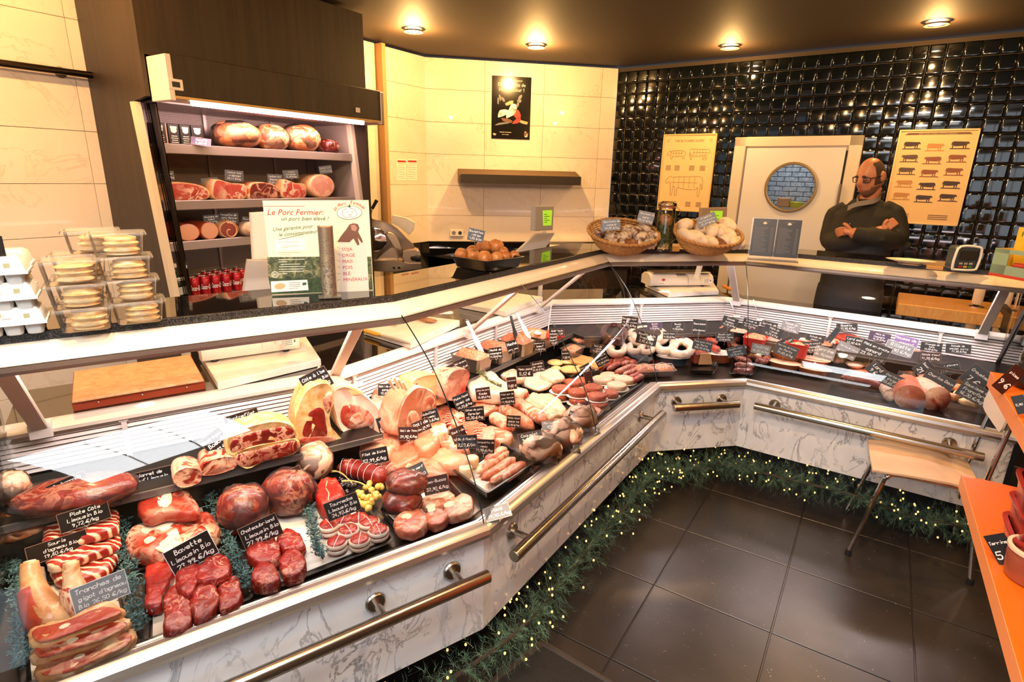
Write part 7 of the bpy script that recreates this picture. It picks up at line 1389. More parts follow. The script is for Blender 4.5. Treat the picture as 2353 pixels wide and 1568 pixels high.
def scale_body(seg, x0, x1, y1, z, lab, logo=False, hgt=.095, dep=.15):
    """price scale seen from the customer side: rounded body along the counter on its board"""
    a, b = atz(x0, y1, z), atz(x1, y1, z); u = U[seg].to_3d(); L = (b-a).dot(u); n = N[seg].to_3d(); t = thing('counter_scale', lab, 'scale', a+u*L/2, 'counter scales')
    pr = [(0, .012), (-.01, .03), (-.008, .055), (.012, .082), (.045, .095), (dep*.7, .095), (dep, .07), (dep, .012)]; k = hgt/.095
    def bar(s0, s1, sc, nm, mat): m = MB(); m.rings([[a+u*s+n*(d*sc+(1-sc)*.03)+Z*(h*k*sc) for d, h in pr] for s in (s0, s1)]); return m.build(nm, mat, t, smooth=50)
    bar(0, L*.42, 1.06, 'body', M_ivory); bar(L*.42, L*.80, .9, 'body', M_ivory); bar(L*.80, L, 1.0, 'body', M_ivory); bar(L*.60, L*.70, 1.12, 'collar', M_ivory)
    m = MB(); m.obox(a+u*L*.06+n*.01+Z*(hgt+.006), u*L*.9, n*.13, Z*.008, .003); m.build('weighing_plate', M_steel, t, smooth=0)
    for s in (.12, .86): m = MB(); m.lathe([(.013, 0), (.015, .004), (.011, .014)], 12, a+u*L*s+n*.02); m.build('foot', M_rubber, t)
    c = a+u*L*.83-n*.0125+Z*(hgt*.3); m = MB(); m.obox(c, u*L*.14, n*.001, Z*hgt*.4); pl = m.build('rating_plate', M_paper, t, smooth=0); m = MB()
    for i in range(4): m.obox(c+u*L*.01-n*.0005+Z*(hgt*(.06+.08*i)), u*L*.08, n*.0003, Z*hgt*.03)
    m.obox(c+u*L*.105-n*.0005+Z*hgt*.15, u*L*.02, n*.0003, Z*hgt*.12); m.build('print', M_prg, pl, smooth=0)
    if logo:
        m = MB(); c = a+u*L*.2-n*.0115+Z*hgt*.62; m.rings([[c+u*(.014*math.cos(q))+Z*(.010*math.sin(q)) for q in [2*PI*i/18 for i in range(18)]]], True, False, True); m.build('emblem', M_prr, t, smooth=0); m = MB(); m.obox(a+u*L*.12-n*.012+Z*hgt*.25, u*L*.16, n*.0005, Z*hgt*.2); pl = m.build('sticker', M_paper, t, smooth=0); printed('Viverelec', a+u*L*.13-n*.0126+Z*hgt*.3, u, Z, .011, M_purple, pl)
    SCALES.append((t, seg)); return t
sA = scale_body(0, 466, 722, 838, .938, 'ivory price scale on the near worktop, its display behind the pork sign', hgt=.10); sB = scale_body(1, 1098, 1238, 686, .938, 'ivory price scale on the middle worktop with green display'); sC = scale_body(2, 1492, 1642, 661, .938, 'ivory price scale with red emblem by the inner corner', True)
def head(t, seg, px4, d, th, mat, nm, lcd=None, key=None):
    n = N[seg].to_3d(); o_ = P[seg].to_3d()+n*d; q = orient([onp(x, y, o_, n) for x, y in px4], -n); c = sum(q, Vector())/4; m = MB(); m.rings([[p+n*th for p in q], [p+n*.004 for p in q], [p+(c-p)*.06 for p in q]]); o = m.build(nm, mat, t, smooth=20)
    if lcd: L = orient([onp(x, y, o_-n*.0012, n) for x, y in lcd], -n); m = MB(); m.rings([L], True, False, True); s_ = m.build('screen', M_lcd, o, smooth=0); m = MB()
    if lcd:
        ex, ey = L[1]-L[0], L[3]-L[0]
        for i in range(5): m.quad(L[0]+ex*.15+ey*(.2+.13*i)-n*.0005, L[0]+ex*(.5+.3*(i % 2))+ey*(.2+.13*i)-n*.0005, L[0]+ex*(.5+.3*(i % 2))+ey*(.24+.13*i)-n*.0005, L[0]+ex*.15+ey*(.24+.13*i)-n*.0005)
        m.build('digits', M_prgr, s_, smooth=0)
    return o
M_lcd = emat('green_lcd', (.55, .85, .03, 1), .75)
def pole(t, seg, x0, y0, x1, y1, d, r=.016): n = N[seg].to_3d(); o_ = P[seg].to_3d()+n*(d+.03); m = MB(); m.tube([onp(x0, y0, o_, n), onp(x1, y1, o_, n)], r, 10); m.build('pole', M_ivory, t)
head(sA, 0, [(577, 490), (640, 486), (644, 596), (583, 600)], 1.05, .04, M_ivory, 'display_head'); head(sA, 0, [(570, 598), (632, 600), (632, 676), (560, 672)], 1.0, .035, M_grey, 'keyboard'); pole(sA, 0, 610, 600, 640, 790, 1.05)
head(sB, 1, [(1231, 474), (1274, 474), (1271, 529), (1229, 531)], 1.03, .035, M_grey, 'display_head', [(1247, 484), (1269, 483), (1267, 518), (1248, 519)]); head(sB, 1, [(1234, 537), (1276, 536), (1247, 582), (1184, 584)], 1.0, .02, M_grey, 'keyboard'); head(sB, 1, [(1190, 584), (1240, 582), (1236, 600), (1196, 602)], 1.01, .04, M_ivory, 'printer'); pole(sB, 1, 1250, 532, 1240, 690, 1.03)
head(sC, 2, [(1612, 478), (1672, 477), (1667, 534), (1609, 534)], 1.04, .035, pm('tan_plastic', '#a58e78', .45), 'display_head', [(1632, 485), (1661, 485), (1658, 514), (1634, 516)]); pole(sC, 2, 1630, 532, 1600, 640, 1.04, .02)
# meat slicer on the wall worktop
sbp = atz(912, 624, .94); fwd_ = Vector((CAM.x-sbp.x, CAM.y-sbp.y, 0)).normalized(); rgt = Vector((-fwd_.y, fwd_.x, 0)); slc = thing('meat_slicer', 'aluminium meat slicer on the black wall worktop beside the sign', 'slicer', sbp)
def sp(x, y, e=0): return onp(x, y, sbp+fwd_*e, fwd_)
M_sl = pm('slicer_alu', '#b8a68c', .28, .9)
def plate(px4, e, th, mat, nm, sm=0, par=None): L = [sp(x, y, e) for x, y in px4]; L = smoothpoly(L, sm) if sm else L; L = orient(L, fwd_); m = MB(); m.rings([[p-fwd_*th for p in L], [p-fwd_*.004 for p in L], [p+(sum(L, Vector())/len(L)-p)*.05 for p in L]]); return m.build(nm, mat, par or slc, smooth=35)
plate([(830, 600), (905, 598), (940, 606), (968, 606), (966, 618), (900, 626), (830, 622)], 0, .2, M_sl, 'base'); plate([(926, 578), (955, 574), (966, 582), (967, 606), (930, 606)], -.02, .16, M_sl, 'motor_housing', 2)
plate([(836, 506), (860, 505), (890, 512), (912, 524), (935, 548), (950, 562), (951, 574), (930, 574), (900, 590), (836, 592)], -.12, .012, pm('slicer_grey', '#7d6f62', .35, .6), 'guard_plate', 2); c = sp(860, 550, -.10); m = MB(); M = Matrix((rgt, fwd_, Z)).transposed(); m.lathe([(.001, -.004), (.095, -.002), (.10, 0), (.095, .002), (.07, .004), (.02, .01), (.001, .01)], 32, c, Matrix((rgt, Z, fwd_)).transposed(), 1, 1, False); m.build('blade', M_chrome, slc)
plate([(888, 538), (898, 534), (912, 545), (922, 570), (926, 592), (914, 593), (906, 568)], -.05, .04, M_sl, 'blade_arm', 2); plate([(870, 592), (890, 575), (905, 568), (915, 598), (870, 600)], -.06, .08, M_sl, 'carriage', 2)
m = MB(); m.tube([sp(949, 594, -.02), sp(952, 594, .01), sp(956, 594, .02)], .022, 14); m.tube([sp(956, 594, .0), sp(968, 594, .02)], [.028, .026], 14); m.build('thickness_knob', M_dgrey, slc)
for x in (905, 917): m = MB(); c = sp(x, 615, .002); m.tube([c, c+fwd_*.008], .011, 14); m.build('button', M_chrome, slc)
m = MB(); m.tube([sp(855, 480, -.1), sp(866, 460, -.1)], [.013, .015], 10); m.build('handle', M_dgrey, slc); m = MB(); m.tube([sp(850, 505, -.1), sp(856, 478, -.1)], .005, 8); m.build('handle_rod', M_chrome, slc)
t_ = plate([(902, 494), (932, 500), (954, 512), (950, 530), (940, 540), (915, 520), (898, 512)], -.16, .02, pm('ribbed_plastic', '#f2ead8', .3, trans=.1), 'food_pusher'); m = MB()
for k in range(9): m.tube([sp(906+k*4.6, 498+k*1.9, -.156), sp(903+k*4.8, 512+k*3, -.156)], .0022, 5)
m.build('ribs', M_white, t_)
m = MB(); q = orient([atz(x, y, 1.06) for x, y in ((1263, 562), (1362, 563), (1368, 572), (1262, 574))], Z); m.rings([[p-Z*.11 for p in q], q]); tag(m.build('white_carton', M_cream, smooth=0), 'low cream box on the wall worktop behind the middle display', 'box')
# ------------------------------------------------------------------ on the ledge of the middle and corner units
tray4([(1035, 588), (1118, 601), (1206, 590), (1125, 578)], ZL+.05, .048, PT, 'black tray of roast meatballs on the middle ledge', None, rim=.004, taper=.86, group=None)
M_ball = pm('meatball', '#a8622c', .45, col2='#c98a4e', ns=30, bump=.6, coat=.3)
for x, y, r, z, l in ((1060, 586, 16, .02, 'meatball at the left end of the black tray'), (1087, 588, 17, .018, 'second meatball from the left in the front row'), (1114, 594, 17, .016, 'meatball at the front centre of the tray'), (1141, 594, 15, .014, 'meatball right of the front centre'), (1160, 590, 14, .014, 'second meatball from the right end'), (1182, 588, 12, .014, 'smallest meatball at the right end'), (1110, 568, 17, .05, 'left meatball on top of the heap, below the card'), (1140, 567, 18, .05, 'right meatball on top of the heap'), (1085, 578, 14, .025, 'meatball in the back row at left'), (1155, 580, 14, .025, 'meatball in the back row at right')):
    c = atz(x, y, ZL+z+.03); k = dist(c)/FPX; m = MB(); m.blob(c, (r*k, r*k, r*k), .07, 3, x, 18, 12, 1); tag(m.build('meatball', M_ball, smooth=180), l, 'meatball', 'roast meatballs')
card(atz(1094, 541, ZL+.15), 37, 27, -11, ('Boulettes', 'rôties', '1,50 €/pc'), wire=.04)
M_wick = wood('wicker', '#8a5a24', '#d0a060', 60, (1, 1, 3), .6, .4)
def basket(cx, cy, wpx, lab, dep=.30, hgt=.095, tilt=24):
    """oval wicker basket tipped towards the customers; (cx, cy) = pixel where its front foot stands"""
    c = atz(cx, cy, ZL); k = dist(c)/FPX; rx = wpx*k/2; ry = dep/2; u, n = UC, NC; M = Matrix.Rotation(math.radians(tilt), 3, u) @ Matrix((u, n, Z)).transposed(); o = c+n*ry*.75+Z*.022; t = thing('wicker_basket', lab, 'basket', o, 'wicker baskets of dry sausages'); m = MB(); NR = 9; NS = 30
    f = lambda a, h: (.62+.38*(h**.7))
    for j in range(NR):
        h = j/(NR-1); pts = []
        for i in range(NS*2+1):
            a = 2*PI*i/(NS*2); s_ = f(a, h)+.022*math.sin(a*NS+(PI if j % 2 else 0)); pts.append(o+M @ Vector((rx*s_*math.cos(a), ry*s_*math.sin(a), h*hgt)))
        m.tube(pts, hgt/NR*.46, 5, False)
    w = m.build('weave', M_wick, t, smooth=180); w['kind'] = 'stuff'; m = MB()
    for i in range(NS): a = 2*PI*i/NS; m.tube([o+M @ Vector((rx*f(a, h)*math.cos(a), ry*f(a, h)*math.sin(a), h*hgt)) for h in (0, .35, .7, 1)], .003, 4)
    w = m.build('stakes', M_wick, t); w['kind'] = 'stuff'
    m = MB()
    for e in (0, 1):
        pts = [o+M @ Vector(((rx*1.015+.004*math.sin(a*22+PI*e))*math.cos(a), (ry*1.015+.004*math.sin(a*22+PI*e))*math.sin(a), hgt+.002+.005*math.cos(a*22+PI*e))) for a in [2*PI*i/110 for i in range(111)]]; m.tube(pts, .0065, 6, False)
    m.build('rim', M_wick, t, smooth=180); m = MB(); m.rings([[o+M @ Vector((rx*.62*math.cos(a), ry*.62*math.sin(a), .004)) for a in [2*PI*i/24 for i in range(24)]], [o+M @ Vector((rx*.6*math.cos(a), ry*.6*math.sin(a), .008)) for a in [2*PI*i/24 for i in range(24)]]]); m.build('base', M_wick, t); return o, M, rx, ry
oL, ML, rxL, ryL = basket(1441, 581, 168, 'left wicker basket of dark mottled dry sausages on the corner ledge'); oR, MR, rxR, ryR = basket(1637, 583, 164, 'right wicker basket of white floury dry sausages on the corner ledge')
def mould(name, base, white, amt):
    k = NT_(name); v = k.coord(); k.set(Base_Color=k.ramp(k.noise(v, 26, 5, .5, .7), [(amt-.1, C(base)), (amt+.06, C(white))]), Roughness=.75); k.bump(k.noise(v, 40), .5, .004); return k.m
M_moul1 = mould('mould_dark', '#5a3424', '#d8c6b2', .5); M_moul2 = mould('mould_white', '#b08a6a', '#ead8c0', .40); M_moul3 = mould('mould_brown', '#6e4226', '#a8784c', .55)
def onplane_b(x, y, o, M, h): return onp(x, y, o+M @ Vector((0, 0, h)), M @ Vector((0, 0, 1)))
rows = ['back row', 'middle row', 'front row']
cnt = {}
def salami(side, x, y, L, r, rot, mat, h, lab):
    o, M = (oL, ML) if side == 'left' else (oR, MR); c = onplane_b(x, y, o, M, h*.6+.035); k = dist(c)/FPX; a = math.radians(rot); M2 = M @ Matrix.Rotation(a, 3, 'Z'); m = MB(); m.blob(c, (L*k/2, r*k, r*k), .06, 2.5, x, 16, 12, .92, M2); t = m.build('dry_sausage', mat, smooth=180); tag(t, lab, 'sausage', f'dry sausages in the {side} basket')
for i, (x, y, L, r, rot, h) in enumerate(((1383, 536, 34, 13, 30, .05), (1406, 543, 44, 13, -60, .06), (1435, 544, 36, 13, 10, .06), (1443, 529, 34, 12, 15, .085), (1460, 533, 36, 13, 50, .09), (1479, 526, 36, 14, -30, .09), (1474, 546, 42, 13, 12, .06), (1500, 544, 40, 13, -35, .06), (1394, 558, 30, 12, -20, .03), (1421, 560, 36, 13, -28, .03), (1446, 562, 40, 13, 0, .03), (1470, 564, 34, 12, -40, .03), (1493, 560, 36, 12, 10, .03))):
    salami('left', x, y, L, r, rot, M_moul3 if i == 10 else M_moul1, h, 'dry sausage in the left basket, '+('leftmost of the middle row', 'upright one under the front card', 'middle row beside the upright one', 'small one at the back centre', 'back row right of centre', 'topmost at the back right', 'middle row right of centre', 'rightmost of the middle row', 'leftmost of the front row', 'front row second from left', 'dark brown bald one in the front row', 'front row right of the brown one', 'rightmost of the front row')[i])
for i, (x, y, L, r, rot, h) in enumerate(((1575, 517, 44, 15, 20, .09), (1578, 543, 60, 15, -62, .06), (1604, 548, 62, 15, -68, .06), (1609, 530, 34, 12, 40, .07), (1636, 530, 48, 16, 60, .09), (1656, 531, 46, 14, 75, .09), (1671, 518, 50, 16, -70, .10), (1630, 556, 44, 14, -55, .04), (1652, 560, 38, 12, -60, .035), (1664, 552, 44, 13, -80, .045), (1681, 556, 52, 14, 80, .05), (1698, 558, 40, 13, 85, .035), (1614, 522, 40, 13, 0, .05), (1674, 540, 40, 14, -75, .07))):
    salami('right', x, y, L, r, rot, M_moul3 if i == 8 else M_moul2, h, 'dry sausage in the right basket, '+('topmost at the left end', 'long one leaning at the left front', 'second long one from the left', 'small one at the back centre', 'fat one below the blue black card', 'upright one right of the card', 'topmost at the right end', 'short one in front centre', 'bald brown one in front', 'one behind the bald brown one', 'second from the right end', 'rightmost', 'one behind the card', 'one under the topmost right')[i])
card(onplane_b(1404, 517, oL, ML, .16), 42, 26, 6, ('Saucisson de', 'canard', '44,90 €/kg'), wire=.05); card(onplane_b(1484, 500, oL, ML, .17), 36, 26, -9, ('Saucisson de', 'porc', '39,12 €/kg'), wire=.05); card(onplane_b(1624, 506, oR, MR, .16), 42, 24, 24, ('Noisette', 'Saucisse Provence', '31,40 €/kg'), wire=.05)
# preserving jar with herbs
c = atz(1534, 580, ZL)+NC*.06; k = dist(c)/FPX; hj = 112*k; r = 19.5*k; jar = thing('preserving_jar', 'tall glass preserving jar of green herbs between the two baskets', 'jar', c)
m = MB(); m.lathe([(r*.96, 0), (r, .006), (r, hj*.80), (r*.9, hj*.86), (r*.9, hj*.89)], 26, c, None, 1, 1, False); m.build('glass_body', glassmat('jar_glass', (.96, .99, .96, 1), .03, .05), jar); m = MB(); m.lathe([(r*1.02, hj*.89), (r*1.06, hj*.91), (r*1.06, hj*.94), (r*.95, hj*.97), (r*.4, hj*.99), (.001, hj*.99)], 26, c, None, 1, 1, False); m.build('lid', glassmat('jar_lid', (.9, .92, .9, 1), .05, .15), jar)
m = MB(); m.lathe([(r*1.0, hj*.875), (r*1.08, hj*.885), (r*1.0, hj*.895)], 26, c, None, 1, 1, False); m.build('seal', pm('orange_seal', '#c07038', .5), jar); m = MB(); m.tube([c+UC*r*1.1*math.cos(a)-NC*r*1.1*math.sin(a)+Z*hj*.86 for a in [2*PI*i/20 for i in range(21)]], .0018, 5, False); m.tube([c+UC*r*1.05+Z*hj*.9, c+UC*r*1.7+Z*hj*.8, c+UC*r*1.5+Z*hj*.72], .0018, 5); m.build('wire_clasp', M_chrome, jar)
rnd = random.Random(3); m = MB()
for i in range(260):
    a, q = rnd.uniform(0, 2*PI), math.sqrt(rnd.random())*r*.85; p = c+Vector((q*math.cos(a), q*math.sin(a), rnd.uniform(.01, hj*.68))); d = Vector((rnd.gauss(0, .5), rnd.gauss(0, .5), 1)).normalized()*rnd.uniform(.03, .06); w = d.cross(Vector((rnd.gauss(0, 1), rnd.gauss(0, 1), 0))).normalized()*.003; m.add([p-w, p+w, p+d], [(0, 1, 2)])
o = m.build('herbs', pm('herb_green', '#3d5a2c', .6, col2='#6c7f3a', ns=30), jar, smooth=0); o['kind'] = 'stuff'; m = MB(); m.blob(c+Z*hj*.62, (r*.8, r*.8, hj*.12), .15, 3, 2, 14, 10); m.build('filling', pm('jar_paste', '#c8874c', .5), jar, smooth=180)
m = MB(); m.obox(atz(1545, 578, ZL), UC*17*k, NC*.012, Z*11*k); tag(m.build('small_block', wood('pine', '#c98f44', '#dba55a', 10), smooth=0), 'small pine block between jar and right basket', 'block')
# menu holder
a, b = atz(1717, 592, ZL), atz(1832, 600, ZL); u = (b-a).normalized(); n = Vector((u.y, -u.x, 0)); n = n if n.dot(CAM-a) > 0 else -n; up = (Z-n*.18).normalized(); fn = u.cross(up).normalized(); fn = fn if fn.dot(n) > 0 else -fn; w = (b-a).length; h = onp(1780, 500, a, fn); hh = (h-a).dot(up)
mh = thing('menu_holder', 'clear holder with two dark price list pages in front of the door', 'menu holder', (a+b)/2); m = MB(); m.obox(a, u*w, -fn*.006, up*hh*.98); m.build('holder', M_clearp, mh, smooth=0); m = MB(); m.obox(a-fn*.01, u*w, n*.09, Z*.004); m.build('foot', M_clearp, mh, smooth=0)
for i in (0, 1):
    o_ = a+u*(w*(.03+.485*i))+up*(hh*.06)+fn*.001; pw_ = w*.47; m = MB(); m.obox(o_, u*pw_, fn*.001, up*hh*.9); pg = m.build('page', pm('menu_black', '#2a2b2d', .35), mh, smooth=0); m = MB(); rnd = random.Random(i)
    m.obox(o_+u*pw_*.3+up*hh*.83+fn*.0012, u*pw_*.4, fn*.0003, up*hh*.012)
    for k_ in range(20): m.obox(o_+u*pw_*.1+up*hh*(.68-.031*k_)+fn*.0012, u*pw_*rnd.uniform(.3, .6), fn*.0003, up*hh*.010); m.obox(o_+u*pw_*.78+up*hh*(.68-.031*k_)+fn*.0012, u*pw_*.13, fn*.0003, up*hh*.010)
    m.build('print', M_prg, pg, smooth=0); m = MB(); cc = o_+u*pw_*.5+up*hh*.79+fn*.0012; m.quad(cc-u*.012, cc+up*.01, cc+u*.012, cc-up*.006); m.build('emblem', M_cr, pg, smooth=0)
# plate, card terminal, pepper carton on the right ledge
c = atz(2090, 612, ZL); k = dist(c)/FPX; pl = thing('oval_plate', 'cream oval tasting plate on a wooden block, right ledge', 'plate', c); m = MB(); M = Matrix((UD, ND, Z)).transposed(); r = 50*k; m.lathe([(r*.5, .012), (r*.6, .014), (r*.95, .024), (r, .026), (r*.93, .0275), (r*.58, .018), (.001, .017)], 30, c+ND*.07, M, 1, .55, False); m.build('dish', M_cream, pl); m = MB(); m.lathe([(r*.45, 0), (r*.5, .013)], 24, c+ND*.07, M, 1, .5); m.build('stand', M_clearp, pl); m = MB(); m.obox(atz(2128, 618, ZL), UD*30*k, ND*.03, Z*.016); tag(m.build('small_block', MATS['pine'], smooth=0), 'thin pine block beside the cream tasting plate', 'block')
ta, tb = atz(2186, 620, ZL), atz(2243, 622, ZL); k = dist(ta)/FPX; w = (tb-ta).length; u = (tb-ta).normalized(); n = Vector((u.y, -u.x, 0)); n = n if n.dot(CAM-ta) > 0 else -n; ct = thing('card_terminal', 'blue grey card payment terminal with white frame on the right ledge', 'card terminal', ta); H_ = 55*k
m = MB(); m.obox(ta-n*.07+Z*.002, u*w, n*.07, Z*H_*.96, .012); m.build('body', pm('terminal_grey', '#3a464e', .4), ct, smooth=30); m = MB(); L = smoothpoly([ta+u*(w*x)+Z*(H_*y)+n*.004 for x, y in ((.0, .08), (.0, .55), (.14, .97), (.85, .97), (1, .8), (.98, .2), (.85, .02), (.12, .02))], 3); L.append(L[0]); m.tube(L, .006, 6, False); m.build('frame', M_white, ct); m = MB(); m.obox(ta+u*w*.2+Z*H_*.42+n*.003, u*w*.66, n*.002, Z*H_*.38); m.build('screen', pm('screen_blue', '#16242e', .15), ct, smooth=0)
for i in range(6): m = MB(); m.obox(ta+u*w*(.22+.2*(i % 3))+Z*H_*(.10+.13*(i//3))+n*.003, u*w*.14, n*.004, Z*H_*.08, .001); m.build('key', [M_prr, pm('key_yellow', '#d9b23a', .5), pm('key_green', '#3f8a4a', .5)][i % 3] if i < 3 else M_grey, ct, smooth=0)
a = atz(2273, 632, ZL); b = atz(2345, 645, ZL); u = (b-a).normalized(); n = Vector((u.y, -u.x, 0)); n = n if n.dot(CAM-a) > 0 else -n; w = (b-a).length*1.35; k = dist(a)/FPX; H_ = 62*k; px_ = thing('pepper_carton', 'yellow and green display carton reading Poivre on the right ledge', 'carton', a); M_teal = pm('carton_teal', '#8fae9a', .5); M_yel = pm('carton_yellow', '#e9bf3a', .5)
m = MB(); m.obox(a-n*.10, u*w, n*.004, Z*H_*1.75); m.build('back_panel', M_yel, px_, smooth=0); m = MB(); m.obox(a-n*.10, u*.004, n*.10, Z*H_); m.obox(a-n*.10+u*w, u*.004, n*.10, Z*H_); m.build('side_panel', M_yel, px_, smooth=0)
m = MB(); m.obox(a+Z*0, u*w, n*.004, Z*H_*.42); m.obox(a, u*w*.35, n*.004, Z*H_); m.obox(a+Z*H_*.85, u*w, n*.004, Z*H_*.15); m.obox(a+u*w*.9, u*w*.1, n*.004, Z*H_); m.build('front_panel', M_teal, px_, smooth=0); m = MB(); m.obox(a+n*.0045, u*w, n*.0008, Z*H_*.1); m.build('red_band', pm('carton_red', '#c8402c', .5), px_, smooth=0)
printed('Poivre vert', a-n*.095+u*w*.1+Z*H_*1.42, u, Z, .035, M_prgr, px_); m = MB(); m.obox(a-n*.05+u*w*.38+Z*H_*.35, u*w*.5, n*.04, Z*H_*.2, .01); m.build('contents', M_prr, px_, smooth=0); m = MB(); m.rings([[a-n*.094+u*(w*.45+.018*math.cos(q))+Z*(H_*1.72+.018*math.sin(q)) for q in [2*PI*i/20 for i in range(20)]]], True, False, True); m.build('emblem', M_prr, px_, smooth=0)
# butcher block behind the right counter
M_block = wood('butcher_block', '#d98f3e', '#efb766', 10, (9, 9, 1.5), .4, .05, .1); zt = .93; fa_, fb_ = atz(2063, 697, zt), atz(2262, 716, zt); u = UD.copy(); tl = thing('butcher_table', 'long wooden butcher block table against the black tiles', 'table', fa_); bw_ = .5
m = MB(); m.obox(fa_-Z*.085, u*1.9, ND*bw_, Z*.085, .006); m.build('top', M_block, tl, smooth=0)
for s_ in (.06, .62, 1.2, 1.78): m = MB(); m.obox(fa_+u*s_+ND*.06-Z*zt, u*.08, ND*.08, Z*(zt-.085)); m.build('leg', M_block, tl, smooth=0)
for x, y, l in ((2242, 706, 'left roll of white twine on a steel foot on the butcher block'), (2306, 712, 'right roll of white twine on a steel foot on the butcher block')):
    c = atz(x, y, zt); k = dist(c)/FPX; t = thing('twine_roll', l, 'twine', c, 'twine rolls'); m = MB(); m.lathe([(.045, 0), (.045, .006), (.02, .012), (.012, .02)], 20, c); m.build('foot', M_chrome, t); m = MB(); m.lathe([(.026, .02), (.03, .03), (.03, 42*k), (.012, 44*k)], 18, c); m.build('twine', pm('twine', '#efdfc8', .8, bump=.5, ns=60, stretch=(1, 1, 20)), t)
m = MB(); m.prism([onp(x, y, at(3, LEN[3]+.03, 0, 0), UD) for x, y in ((2250, 668), (2275, 668), (2360, 770), (2360, 850), (2330, 835))], UD*.03); m.build('side_board', pm('end_board', '#241b14', .5), UNITS[3], smooth=0)
# ------------------------------------------------------------------ orange shelf unit with stoneware, right foreground
so_ = Vector((1.66, 1.85, 0)); hd_ = math.radians(31.6); us = Vector((-math.sin(hd_), -math.cos(hd_), 0)); ns = Vector((math.cos(hd_), -math.sin(hd_), 0)); os_ = thing('orange_shelf', 'bright orange shelf unit in the right foreground', 'shelf', so_+us*.6+ns*.2)
M_or = pm('orange_laminate', '#e06a12', .42, coat=.1); M_ored = pm('orange_edge', '#e8925a', .45)
for z in (1.1, .70):
    m = MB(); m.obox(so_+Z*(z-.048)+ns*.002, us*1.5, ns*.36, Z*.048); m.build('shelf_board', M_or, os_, smooth=0); m = MB(); m.obox(so_+Z*(z-.05), us*1.5, ns*.002, Z*.05); m.build('edge_band', M_ored, os_, smooth=0)
m = MB(); m.obox(so_+ns*.36, us*1.5, ns*.02, Z*1.5); m.build('back_board', M_or, os_, smooth=0)
for s_ in (.25, 1.3): m = MB(); m.obox(so_+us*s_+ns*.30, us*.03, ns*.03, Z*1.5); m.build('upright', M_ored, os_, smooth=0)
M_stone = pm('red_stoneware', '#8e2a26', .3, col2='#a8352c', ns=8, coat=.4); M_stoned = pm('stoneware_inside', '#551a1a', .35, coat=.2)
def terrine(px, z, w, d, h, lab, yaw=0, grp='red stoneware dishes'):
    c = atz(*px, .70); c.z = z; u = (Matrix.Rotation(math.radians(yaw), 3, 'Z') @ us); n = Z.cross(u); t = thing('stoneware_dish', lab, 'dish', c, grp); m = MB()
    def lp(s, zz, e=0, fl=0):
        out = []
        for i in range(28):
            a = 2*PI*i/28; q = .32; cx, sy = math.copysign(abs(math.cos(a))**q, math.cos(a)), math.copysign(abs(math.sin(a))**q, math.sin(a)); ear = 1+fl*max(0, abs(math.cos(a))-.8)
            out.append(c+u*((w/2*s+e)*cx*ear)+n*((d/2*s+e)*sy)+Z*(zz))
        return out
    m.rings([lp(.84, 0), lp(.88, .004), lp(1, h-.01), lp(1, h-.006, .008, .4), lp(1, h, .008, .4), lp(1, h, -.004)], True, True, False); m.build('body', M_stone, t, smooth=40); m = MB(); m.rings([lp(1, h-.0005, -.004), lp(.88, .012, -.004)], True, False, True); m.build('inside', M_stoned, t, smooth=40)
terrine((2362, 1292), .70, .17, .12, .095, 'lowest red stoneware dish in the stack on the orange shelf', 0); terrine((2366, 1292), .768, .17, .12, .095, 'middle red stoneware dish in the stack on the orange shelf', 3); terrine((2360, 1290), .836, .17, .12, .10, 'top red stoneware dish in the stack on the orange shelf', -3)
c = atz(2372, 1335, .70); t = thing('stoneware_crock', 'round brown crock with pale rim at the right edge', 'crock', c); m = MB(); m.lathe([(.055, 0), (.062, .006), (.068, .07), (.064, .085)], 30, c, None, 1, 1, True); m.f.pop(); m.mi.pop(); m.build('body', pm('crock_brown', '#8e4630', .35, coat=.3), t); m = MB(); m.lathe([(.064, .083), (.071, .087), (.071, .095), (.062, .097), (.058, .085), (.05, .06), (.001, .06)], 30, c, None, 1, 1, False); m.build('rim', M_terral, t)
card(atz(2302, 1262, .745), 40, 60, 38, ('Terrine', '5 €'), 'black tent card reading 5 € beside the red stoneware', tilt=8, wire=0, rim=M_slate); card(atz(2318, 872, 1.145), 26, 50, -38, ('Épices', '9 €'), 'narrow black tent card on the upper orange shelf', tilt=8, wire=0, rim=M_slate, yaw=35); card(atz(2345, 930, 1.14), 22, 40, 30, ('5,90 €',), 'small black card at the right edge of the upper orange shelf', tilt=8, wire=0, rim=M_slate)
c = atz(2362, 892, 1.1); t = thing('spice_jar', 'dark jar with copper lid cut off by the right edge', 'jar', c); m = MB(); m.lathe([(.036, 0), (.04, .006), (.04, .10), (.034, .12)], 24, c); m.build('glass_body', pm('dark_jar', '#1d1512', .15, coat=.4), t); m = MB(); m.lathe([(.037, .118), (.038, .14), (.034, .144)], 24, c); m.build('lid', pm('copper_lid', '#b5713c', .3, .8), t); m = MB(); m.lathe([(.0405, .02), (.0405, .08)], 24, c, cap=False); m.build('label', M_box, t)
